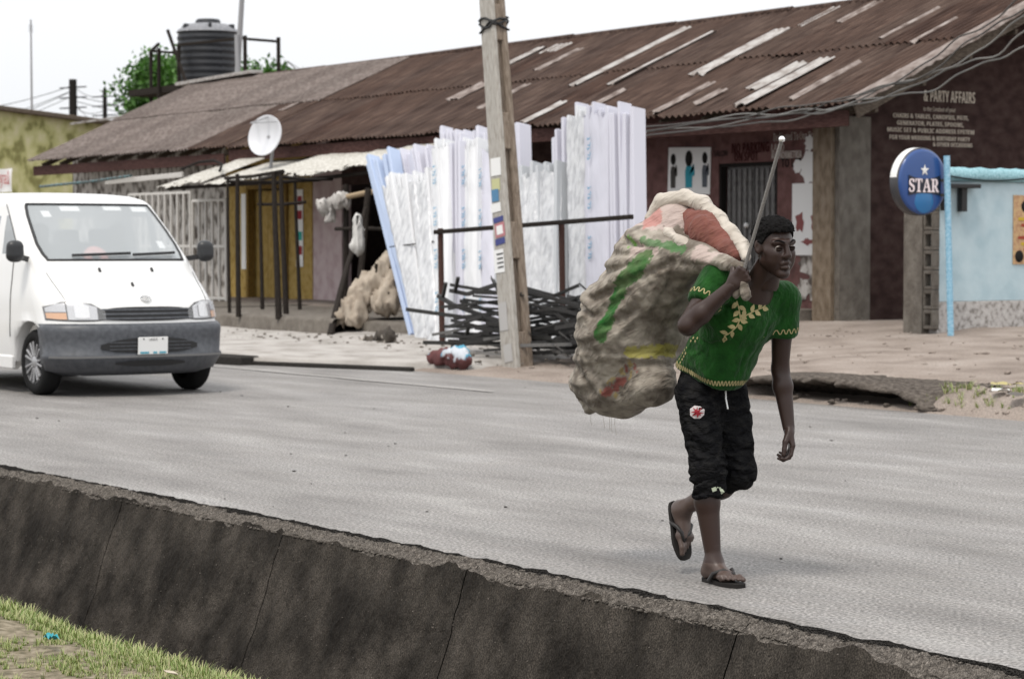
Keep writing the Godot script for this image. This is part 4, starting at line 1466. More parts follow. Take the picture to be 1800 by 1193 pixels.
	for k in 9:
		var a: Vector3 = poles[0] + Vector3(0, -0.3 - 0.25 * (k % 5), 0)
		var b: Vector3 = [poles[1] + Vector3(0, -0.3 - 0.2 * k, 0), Vector3(-108, 6.0 + 0.3 * k, -40), Vector3(-140, 7.0 + 0.2 * k, -52), Vector3(-112, 7.0, -60.0 - k)][k % 4]
		st = S()
		var pts := []
		for j in 13:
			var u := j / 12.0
			pts.append(a.lerp(b, u) - Vector3(0, 1.2 * u * (1 - u), 0))
		tube(st, pts, 0.016, 4)
		single("overhead_wire", st, M.dark, "thin overhead wire strung from the thick utility pole", "wire", "far overhead wires")
	for q in [[Vector3(-36.63, 3.34, -19.72), 0.35, "white satellite dish above the tin awning", Vector3(0.36, 0.22, 0.9)], [Vector3(-45.15, 4.95, -24.9), 0.5, "grey satellite dish peeping over the roof ridge", Vector3(0.2, 0.9, 0.4)]]:
		var d := thing("satellite_dish", q[2], "satellite dish", q[0])
		var ax: Vector3 = q[3].normalized()
		var sx := ax.cross(Vector3.UP).normalized()
		var b := Basis(sx, ax, sx.cross(ax))
		st = S()
		lathe(st, [Vector2(0, -0.12), Vector2(q[1] * 0.4, -0.1), Vector2(q[1] * 0.75, -0.055), Vector2(q[1], 0.0), Vector2(q[1] + 0.012, 0.004), Vector2(q[1] + 0.01, -0.02)], 32, Transform3D(b, Vector3.ZERO))
		obj("bowl", st, plain(lin(0.62, 0.63, 0.66) if q[1] < 0.45 else lin(0.3, 0.31, 0.33), 0.45), d)
		st = S()
		tube(st, [b * Vector3(0, -0.05, q[1]), b * Vector3(0, 0.4, q[1] * 0.3)], 0.014, 6)
		tube(st, [b * Vector3(q[1] * 0.7, -0.03, q[1] * 0.7), b * Vector3(0, 0.4, q[1] * 0.3)], 0.008, 5)
		tube(st, [b * Vector3(-q[1] * 0.7, -0.03, q[1] * 0.7), b * Vector3(0, 0.4, q[1] * 0.3)], 0.008, 5)
		obj("feed_arm", st, galv, d)
		st = S()
		tube(st, [b * Vector3(0, -0.1, 0), b * Vector3(0, -0.25, 0), Vector3(-0.15, -0.55, -0.2)], 0.03, 8)
		obj("mount", st, galv, d)


const VAN_Y := [0.22, 0.28, 0.40, 0.55, 0.66, 0.72, 0.82, 0.90, 0.95, 1.02, 1.10, 1.20, 1.30, 1.32, 1.36, 1.46, 1.60, 1.74, 1.82, 1.85, 1.87, 1.905, 1.945, 1.97, 1.985, 1.99]
const VAN_KEYS := [[0.22, -0.10, 0.80, 0.5], [0.28, -0.03, 0.885, 0.5], [0.40, 0.0, 0.91, 0.48], [0.55, 0.0, 0.918, 0.48], [0.66, -0.015, 0.92, 0.5], [0.72, -0.035, 0.918, 0.55], [0.88, -0.075, 0.915, 0.6], [0.94, -0.13, 0.912, 0.6], [1.02, -0.24, 0.905, 0.56], [1.10, -0.36, 0.895, 0.52], [1.20, -0.49, 0.885, 0.46], [1.30, -0.62, 0.872, 0.42], [1.60, -1.0, 0.82, 0.36], [1.85, -1.33, 0.765, 0.32], [1.90, -1.43, 0.745, 0.3], [1.945, -1.6, 0.68, 0.35], [1.97, -1.85, 0.58, 0.4], [1.985, -2.2, 0.4, 0.5], [1.995, -2.6, 0.05, 0.5]]


func van_at(y: float) -> Vector3:
	for k in VAN_KEYS.size() - 1:
		if y <= VAN_KEYS[k + 1][0]:
			var a: Array = VAN_KEYS[k]
			var b: Array = VAN_KEYS[k + 1]
			var u := clampf((y - a[0]) / (b[0] - a[0]), 0.0, 1.0)
			return Vector3(lerpf(a[1], b[1], u), lerpf(a[2], b[2], u), lerpf(a[3], b[3], u))
	return Vector3(-2.6, 0.05, 0.5)


# point on the front skin at angle a round the nose (0 middle, PI/2 where the flank starts)
func van_nose(a: float, y: float, off := 0.0) -> Vector3:
	var q := van_at(y)
	var s := absf(sin(a))
	var p := Vector3(q.x - q.z * (1.0 - pow(cos(a), 0.85)), y, signf(a) * q.y * pow(s, 0.86))
	if off != 0.0:
		var e := 0.02
		var c0 := van_nose(a - e, y)
		var c1 := van_nose(a + e, y)
		var u0 := van_nose(a, y - 0.01)
		var u1 := van_nose(a, y + 0.01)
		p += (u1 - u0).cross(c1 - c0).normalized() * off
	return p


func van_angle(z: float, y: float) -> float:
	var q := van_at(y)
	return signf(z) * asin(clampf(pow(absf(z) / q.y, 1.0 / 0.86), 0.0, 1.0))


func van_patch(z0: float, z1: float, lo: Array, hi: Array, off: float, steps := 14, rows := 6) -> SurfaceTool:
	# lo, hi: heights at evenly spaced stations between z0 and z1
	var st := S()
	var g := []
	for j in rows + 1:
		var r := []
		for k in steps + 1:
			var u := float(k) / steps
			var f := u * (lo.size() - 1)
			var i := mini(int(f), lo.size() - 2)
			var y := lerpf(lerpf(lo[i], lo[i + 1], f - i), lerpf(hi[i], hi[i + 1], f - i), float(j) / rows)
			r.append(van_nose(van_angle(lerpf(z0, z1, u), y), y, off))
		g.append(r)
	sheet(st, g)
	return st


func build_van() -> void:
	var t := thing("passenger_van", "white passenger van with grey bumper coming along the road", "van", Vector3(-20.88, 0, -10.0))
	var paint := plain(lin(0.72, 0.72, 0.71), 0.28)
	paint.clearcoat_enabled = true
	paint.clearcoat = 0.5
	paint.clearcoat_roughness = 0.08
	var glass := StandardMaterial3D.new()
	glass.albedo_color = Color(lin(0.6, 0.64, 0.66), 0.46)  # pale tint carries the reflected sky in the glass colour
	glass.transparency = BaseMaterial3D.TRANSPARENCY_ALPHA
	glass.roughness = 0.03
	var grey := blotch([lin(0.045, 0.05, 0.058), lin(0.075, 0.08, 0.092), lin(0.1, 0.106, 0.118)], 0.7, 0.45, 0.0, 0.02, 100, false, [], 0.12, 0.3)
	var rubber := plain(lin(0.014, 0.014, 0.014), 0.8)
	var gasket := plain(lin(0.01, 0.01, 0.011), 0.5)
	var chrome := plain(lin(0.5, 0.5, 0.5), 0.2, 0.9)
	# --- skin: rows of heights, columns round the nose and back along the flanks
	var flank := [-0.52, -0.6, -0.68, -0.78, -0.88, -0.98, -1.08, -1.16, -1.35, -1.55, -1.75, -2.02, -2.1, -2.6, -3.1, -3.18, -3.4, -3.5, -3.6, -3.7, -3.8, -3.9, -4.0, -4.15, -4.4, -4.62, -4.72, -4.74]
	var grid := []
	for y in VAN_Y:
		var r := []
		var q := van_at(y)
		var edge := 1.03 - 0.10 * smoothstep(1.42, 1.3, y) - 0.05 * smoothstep(1.78, 1.86, y)
		var half := []
		for k in 10:
			half.append(van_nose(edge * k / 9.0, y))
		for k in 6:
			half.append(van_nose(lerpf(edge, PI / 2, (k + 1) / 6.0), y))
		var start: float = half[-1].x
		for k in flank.size():
			var f: float = flank[k]
			var x := lerpf(start, -4.74, clampf((f + 0.5) / -4.24, 0.0, 1.0)) if y > 1.0 and start < -0.55 and f > -1.2 else minf(f, start - 0.004 * k)
			if y > 1.0:
				x = minf(lerpf(start, -1.62, float(k + 1) / 10.0), start - 0.002) if k < 10 and start > -1.6 else minf(f, start - 0.01 * k)
			var z := q.y
			if x < -4.55:
				z -= 0.12 * pow((-4.55 - x) / 0.19, 2.0)
			half.append(Vector3(x, y, z))
		half.append(Vector3(-4.76, y, 0.0))
		for k in range(half.size() - 1, 0, -1):
			r.append(arch(half[k] * Vector3(1, 1, -1)))
		for p in half:
			r.append(arch(p))
		grid.append(r)
	var mid: int = (grid[0].size() - 1) / 2
	var body := S()
	var screen := S()
	var sides := S()
	var n := VAN_Y.size()
	for j in n - 1:
		var y0: float = VAN_Y[j]
		for k in grid[j].size() - 1:
			var c: int = k - mid if k >= mid else mid - 1 - k
			var st := body
			if y0 >= 1.3 and y0 < 1.85 and c < 9:
				st = screen
			elif y0 >= 1.36 and y0 < 1.73 and ((c >= 16 and c < 24) or (c >= 26 and c < 28) or (c >= 30 and c < 38)):
				st = sides
			st.set_smooth_group(0)
			quad(st, grid[j][k], grid[j + 1][k], grid[j + 1][k + 1], grid[j][k + 1])
	obj("body", body, paint, t)
	obj("windscreen", screen, glass, t)
	obj("side_glass", sides, glass, t)
	# windscreen gasket
	var st := S()
	var loop := []
	for k in range(mid - 9, mid + 10):
		loop.append(grid[12][k])
	for j in range(13, 20):
		loop.append(grid[j][mid + 9])
	for k in range(mid + 9, mid - 10, -1):
		loop.append(grid[19][k])
	for j in range(18, 11, -1):
		loop.append(grid[j][mid - 9])
	tube(st, loop, 0.016, 6, false)
	obj("windscreen_seal", st, gasket, t)
	# flank shut lines
	for s in [-1.0, 1.0]:
		st = S()
		for x in [-1.24, -2.06]:
			var pts := []
			for j in range(3, 20):
				var y: float = VAN_Y[j]
				var q := van_at(y)
				pts.append(Vector3(x if y < 1.2 else minf(x, q.x - q.z - 0.02), y, s * (q.y + 0.001)))
			tube(st, pts, 0.006, 4, false)
		obj("door_seam", st, gasket, t)
		st = S()
		bx(st, Vector3(-1.95, 0.98, s * 0.915), Vector3(0.16, 0.04, 0.03), Basis(), 0.01)
		obj("door_handle", st, paint, t)
		st = S()
		bx(st, Vector3(-2.4, 0.3, s * 0.9), Vector3(2.4, 0.13, 0.05), Basis(), 0.015)
		obj("sill", st, paint, t)
	# --- bumper: stands proud of the skin
	st = S()
	var rows := []
	var prof := [[0.2, -0.06], [0.22, 0.0], [0.27, 0.025], [0.36, 0.03], [0.375, 0.035], [0.40, 0.035], [0.41, 0.016], [0.56, 0.018], [0.62, 0.03], [0.66, 0.03], [0.695, 0.012], [0.7, -0.02]]
	for q in prof:
		var r := []
		for k in 41:
			var a := PI / 2 * (-1.0 + k / 20.0)
			r.append(van_nose(a * 0.999, q[0], q[1]) + Vector3(0.0, 0, 0))
		r.push_front(r[0] + Vector3(0.46 - 0.52 if q[0] < 0.5 else -0.1, 0, 0) * Vector3(0.5, 1, 1))
		r.append(r[-1] + Vector3(-0.06, 0, 0))
		rows.append(r)
	rows.reverse()
	sheet(st, rows)
	var bump := obj("bumper", st, grey, t)
	st = van_patch(-0.5, 0.5, [0.46, 0.43, 0.425, 0.425, 0.425, 0.43, 0.46], [0.5, 0.545, 0.56, 0.56, 0.56, 0.545, 0.5], 0.026)
	obj("air_intake", st, gasket, bump)
	for k in 3:
		st = van_patch(-0.42, 0.42, [0.45 + k * 0.033, 0.45 + k * 0.033], [0.458 + k * 0.033, 0.458 + k * 0.033], 0.034, 14, 1)
		obj("intake_slat", st, grey, bump)
	st = van_patch(-0.36, 0.36, [0.32, 0.3, 0.3, 0.3, 0.32], [0.335, 0.355, 0.355, 0.355, 0.335], 0.036)
	obj("lower_intake", st, gasket, bump)
	st = van_patch(-0.88, 0.88, [0.385, 0.385], [0.4, 0.4], 0.04, 40, 1)
	obj("bumper_strip", st, plain(lin(0.2, 0.2, 0.2), 0.5), bump)
	# --- grille
	st = van_patch(-0.47, 0.47, [0.735, 0.725, 0.72, 0.72, 0.72, 0.725, 0.735], [0.83, 0.85, 0.855, 0.855, 0.855, 0.85, 0.83], 0.006)
	var grille := obj("grille", st, gasket, t)
	for k in 3:
		var y := 0.735 + k * 0.042
		st = van_patch(-0.46, 0.46, [y, y], [y + 0.016, y + 0.016], 0.02, 20, 2)
		obj("slat", st, grey, grille)
	# --- lamps
	var lens := StandardMaterial3D.new()
	lens.albedo_color = Color(lin(0.8, 0.8, 0.8), 0.12)
	lens.transparency = BaseMaterial3D.TRANSPARENCY_ALPHA
	lens.roughness = 0.05
	var silver := plain(lin(0.55, 0.55, 0.56), 0.25, 0.7)
	var amber := plain(lin(0.62, 0.33, 0.16), 0.25)
	for s in [-1.0, 1.0]:
		st = van_patch(s * 0.42, s * 0.895, [0.735, 0.722, 0.72, 0.725, 0.735], [0.81, 0.885, 0.905, 0.905, 0.86], 0.006, 16, 8)
		var lamp := obj("headlight", st, gasket, t)
		st = van_patch(s * 0.5, s * 0.745, [0.735, 0.735, 0.735], [0.855, 0.893, 0.893], 0.012, 12, 8)
		obj("reflector", st, silver, lamp)
		st = van_patch(s * 0.57, s * 0.69, [0.75, 0.745, 0.75], [0.86, 0.88, 0.86], 0.019, 8, 6)
		obj("inner_bowl", st, plain(lin(0.75, 0.75, 0.76), 0.15, 0.5), lamp)
		st = van_patch(s * 0.755, s * 0.885, [0.738, 0.74, 0.75], [0.8, 0.8, 0.8], 0.012, 8, 5)
		obj("indicator", st, amber, lamp)
		st = van_patch(s * 0.755, s * 0.885, [0.808, 0.808, 0.808], [0.89, 0.885, 0.85], 0.012, 8, 5)
		obj("side_reflector", st, silver, lamp)
		st = van_patch(s * 0.43, s * 0.89, [0.735, 0.725, 0.723, 0.728, 0.74], [0.815, 0.885, 0.903, 0.902, 0.855], 0.024, 16, 8)
		obj("lens", st, lens, lamp)
	# hood shut line, washer jets, emblem
	st = S()
	for s in [-1.0, 1.0]:
		var pts := []
		for k in 9:
			var y := 0.9 + 0.28 * k / 8.0
			pts.append(van_nose(van_angle(s * (0.74 + 0.04 * k / 8.0), y), y, 0.001))
		tube(st, pts, 0.004, 4, false)
	obj("bonnet_seam", st, gasket, t)
	for q in [[-0.25, 1.2], [0.3, 1.2], [0.05, 1.06]]:
		st = S()
		var p := van_nose(van_angle(q[0], q[1]), q[1], 0.01)
		bx(st, p, Vector3(0.05, 0.02, 0.025), Basis(Vector3.BACK, -0.8), 0.006)
		obj("washer_jet", st, gasket, t)
	st = S()
	var em := van_nose(0.0, 0.925, 0.012)
	var eb := Basis(Vector3(0, 0, 1), (van_nose(0, 0.94) - van_nose(0, 0.91)).normalized(), Vector3.RIGHT)
	for q in [[0.055, 0.036, 0.0, 0.0], [0.018, 0.033, 0.0, 0.0], [0.04, 0.014, 0.0, 0.02]]:
		var pts := []
		for k in 25:
			var a := TAU * k / 24.0
			pts.append(em + eb * Vector3(cos(a) * q[0], sin(a) * q[1] + q[3], 0))
		tube(st, pts, 0.0045, 5, false)
	obj("emblem", st, chrome, t)
	# plate
	st = S()
	var pl := Vector3(0.045, 0.485, 0.0)
	bx(st, pl, Vector3(0.012, 0.165, 0.31), Basis(Vector3.BACK, -0.05), 0.004)
	var plate := obj("number_plate", st, M.white, t)
	letters("lettering", "LAGOS", Vector3(0.054, 0.545, 0.0), Vector3(0, 0, -1), 0.022, M.dark, plate)
	var pb := plain(lin(0.06, 0.3, 0.4), 0.5)
	for q in [[-0.09, 0.09], [0.02, 0.04], [0.1, 0.07]]:
		st = S()
		bx(st, Vector3(0.052, 0.42, -q[0]), Vector3(0.004, 0.018, q[1]))
		obj("print", st, pb, plate)
	for s in [-0.1, 0.1]:
		st = S()
		bx(st, Vector3(0.054, 0.55, s), Vector3(0.006, 0.014, 0.014), Basis(), 0.004)
		obj("bolt", st, gasket, plate)
	# wipers
	for q in [[0.5, -0.1, 1.325], [-0.12, -0.62, 1.33]]:
		st = S()
		var pts := []
		for k in 8:
			var z := lerpf(q[0], q[1], k / 7.0)
			pts.append(van_nose(van_angle(z, q[2]), q[2] + 0.02 * k / 7.0, 0.03))
		tube(st, pts, 0.014, 5)
		pts.resize(0)
		obj("wiper", st, gasket, t)
	# papers on the glass
	for q in [[0.36, 0.16, 1.79, 0.05, 0], [-0.1, -0.3, 1.8, 0.045, 0], [-0.42, -0.62, 1.79, 0.055, 0], [0.56, 0.48, 1.73, 0.06, 0], [-0.5, -0.58, 1.42, 0.07, 0]]:
		st = van_patch(q[0], q[1], [q[2], q[2]], [q[2] + q[3], q[2] + q[3]], -0.006, 5, 3)
		obj("sticker", st, M.white, t)
	# mirrors
	for s in [-1.0, 1.0]:
		st = S()
		var mc := Vector3(-0.86, 1.39, s * 1.02)
		var f := Field.new(mc - Vector3(0.12, 0.16, 0.16), mc + Vector3(0.12, 0.16, 0.16), 0.016)
		f.cap(mc + Vector3(0, -0.045, 0.03), mc + Vector3(0, 0.045, 0.03), 0.06, 0.055, 0.05)
		f.cap(mc + Vector3(0, -0.045, -0.03), mc + Vector3(0, 0.045, -0.03), 0.06, 0.055, 0.05)
		var so := Soup.new()
		f.append(so)
		var mir := obj("mirror", so, plain(lin(0.018, 0.019, 0.021), 0.4), t)
		st = S()
		bar(st, Vector3(-0.95, 1.31, s * 0.85), Vector3(-0.88, 1.33, s * 0.96), 0.03, 0.05)
		obj("mirror_arm", st, gasket, mir)
	# wheels
	for q in [[-0.76, 0.79], [-0.76, -0.79], [-3.75, 0.79], [-3.75, -0.79]]:
		var s := signf(q[1])
		var ax := Transform3D(Basis(Vector3.RIGHT, PI / 2 * s), Vector3(q[0], 0.318, q[1]))
		st = S()
		lathe(st, [Vector2(0.2, -0.09), Vector2(0.29, -0.09), Vector2(0.315, -0.06), Vector2(0.32, -0.02), Vector2(0.32, 0.03), Vector2(0.315, 0.065), Vector2(0.29, 0.095), Vector2(0.215, 0.095), Vector2(0.205, 0.075)], 40, ax)
		var wheel := obj("wheel", st, rubber, t)
		st = S()
		lathe(st, [Vector2(0.208, 0.088), Vector2(0.195, 0.072), Vector2(0.1, 0.05), Vector2(0.0, 0.05)], 32, ax)
		var rim := obj("rim", st, plain(lin(0.06, 0.06, 0.062), 0.5), wheel)
		rim.name = "rim"
		st = S()
		for k in 7:
			var a := TAU * k / 7.0
			var d := Vector3(cos(a), 0, sin(a))
			var e := Vector3(-sin(a), 0, cos(a))
			for w in [-1.0, 1.0]:
				bar(st, ax * (d * 0.06 + e * 0.012 * w + Vector3(0, 0.075, 0)), ax * (d * 0.195 + e * 0.034 * w + Vector3(0, 0.085, 0)), 0.026, 0.02, 0.005)
		lathe(st, [Vector2(0.0, 0.095), Vector2(0.05, 0.09), Vector2(0.065, 0.075), Vector2(0.065, 0.05)], 20, ax)
		obj("hubcap", st, plain(lin(0.36, 0.36, 0.37), 0.35, 0.5), wheel)
	# underside and cabin
	st = S()
	bx(st, Vector3(-2.4, 0.3, 0), Vector3(4.3, 0.12, 1.3))
	bx(st, Vector3(-0.6, 0.24, 0), Vector3(0.5, 0.1, 1.1), Basis(), 0.03)
	tube(st, [Vector3(-0.76, 0.32, -0.75), Vector3(-0.76, 0.32, 0.75)], 0.05, 8)
	obj("underbody", st, M.black, t)
	var cabin := plain(lin(0.06, 0.062, 0.068), 0.9)
	st = S()
	var dash := []
	for q in [[-0.66, 1.28], [-0.9, 1.27], [-1.15, 1.24], [-1.25, 1.15], [-1.28, 0.7]]:
		var r := []
		for k in 9:
			var z := -0.78 + 1.56 * k / 8.0
			r.append(Vector3(q[0] - 0.22 * pow(z / 0.78, 2), q[1], z))
		dash.append(r)
	sheet(st, dash)
	obj("dashboard", st, plain(lin(0.16, 0.17, 0.18), 0.8), t)
	st = S()
	lathe(st, [Vector2(0.05, 0.02), Vector2(0.12, 0.035), Vector2(0.13, 0.0), Vector2(0.05, -0.01)], 20, Transform3D(Basis(Vector3.BACK, -0.9).scaled(Vector3(1, 1, 1.0)), Vector3(-0.9, 1.32, 0.16)))
	obj("dash_ornament", st, plain(lin(0.5, 0.16, 0.13), 0.5), t)
	st = S()
	bx(st, Vector3(-3.0, 0.4, 0), Vector3(3.2, 0.06, 1.6))
	for q in [[-1.75, 0.42], [-1.75, -0.45], [-2.6, 0.4], [-2.6, -0.42], [-3.5, 0.0]]:
		bx(st, Vector3(q[0], 0.75, q[1]), Vector3(0.5, 0.2, 0.55 if q[0] > -3 else 1.4), Basis(), 0.05)
		bx(st, Vector3(q[0] - 0.28, 1.1, q[1]), Vector3(0.14, 0.75, 0.55 if q[0] > -3 else 1.4), Basis(Vector3.BACK, 0.15), 0.05)
		bx(st, Vector3(q[0] - 0.34, 1.52, q[1]), Vector3(0.1, 0.18, 0.28), Basis(Vector3.BACK, 0.15), 0.04)
	obj("seats", st, cabin, t)
	st = S()
	var wheel_pts := []
	for k in 25:
		var a := TAU * k / 24.0
		wheel_pts.append(Vector3(-1.28 + 0.1 * sin(a), 1.2 + 0.15 * sin(a), -0.45 + 0.18 * cos(a)))
	tube(st, wheel_pts, 0.016, 6, false)
	obj("steering_wheel", st, gasket, t)
	# people in the van
	var skin := plain(lin(0.05, 0.036, 0.03), 0.6)
	for q in [[-1.68, 0.42, "person in dark clothes in the front passenger seat of the van"], [-1.66, -0.43, "person in dark clothes at the steering wheel of the van"], [-2.5, 0.05, "person in dark clothes seated in the second row of the van"]]:
		var p := thing("person", q[2], "person", Vector3(-20.88 + q[0], 0.84, -10.0 + q[1]), "people in the van")
		var f := Field.new(Vector3(-0.25, -0.05, -0.35), Vector3(0.55, 0.95, 0.35), 0.024)
		f.cap(Vector3(0, 0.08, 0), Vector3(-0.05, 0.42, 0), 0.13, 0.13, 0.05, Vector3.BACK, 1.35)
		f.cap(Vector3(0, 0.75, 0), Vector3(-0.01, 0.67, 0), 0.085, 0.075, 0.03)
		f.cap(Vector3(-0.04, 0.45, 0), Vector3(0, 0.65, 0), 0.055, 0.05, 0.03)
		f.ell(Vector3(0.07, 0.69, 0), Basis(), Vector3(0.025, 0.04, 0.03), 0.03)
		for s in [-1.0, 1.0]:
			f.cap(Vector3(-0.04, 0.44, s * 0.17), Vector3(0.03, 0.2, s * 0.23), 0.06, 0.045, 0.04)
			f.cap(Vector3(0.03, 0.2, s * 0.23), Vector3(0.25, 0.25, s * 0.14), 0.045, 0.03, 0.03)
			f.cap(Vector3(0, 0.05, s * 0.1), Vector3(0.42, 0.06, s * 0.13), 0.085, 0.06, 0.03)
		var so := Soup.new()
		f.append(so)
		obj("body", so, skin, p)
		f = Field.new(Vector3(-0.3, -0.08, -0.36), Vector3(0.2, 0.62, 0.36), 0.024)
		f.cap(Vector3(0, 0.05, 0), Vector3(-0.05, 0.42, 0), 0.145, 0.145, 0.05, Vector3.BACK, 1.36)
		for s in [-1.0, 1.0]:
			f.cap(Vector3(-0.04, 0.44, s * 0.17), Vector3(0.0, 0.3, s * 0.2), 0.075, 0.065, 0.04)
		so = Soup.new()
		f.append(so)
		obj("shirt", so, plain(lin(0.05, 0.05, 0.055), 0.9), p)


func arch(p: Vector3) -> Vector3:
	# pushes the skin up round the wheels
	if absf(p.z) > 0.6:
		for c in [-0.76, -3.75]:
			var dx: float = p.x - c
			if absf(dx) < 0.4:
				p.y = maxf(p.y, 0.318 + sqrt(0.16 - dx * dx))
	return p


class Crumple extends Field:
	var amp := 0.02
	var n1 := FastNoiseLite.new()
	var n2 := FastNoiseLite.new()
	var tone_a := Color(0.5, 0.45, 0.38)
	var tone_b := Color(0.3, 0.27, 0.22)
	var spots := []
	var drape := Vector3(1.3, 0.4, 1.3)
	func bump(p: Vector3) -> float:
		var q := p * drape
		return amp * (1.0 - 2.4 * absf(n1.get_noise_3dv(q) * 1.7)) + amp * 0.25 * (1.0 - 2.0 * absf(n2.get_noise_3dv(q) * 1.6))
	func paint(p: Vector3) -> Color:
		var c := tone_a.lerp(tone_b, clampf(0.5 + 0.9 * n2.get_noise_3dv(p * 0.5), 0.0, 1.0))
		for q in spots:
			if n1.get_noise_3dv(p * 0.7 + q[0]) > q[1]:
				c = q[2]
		return c


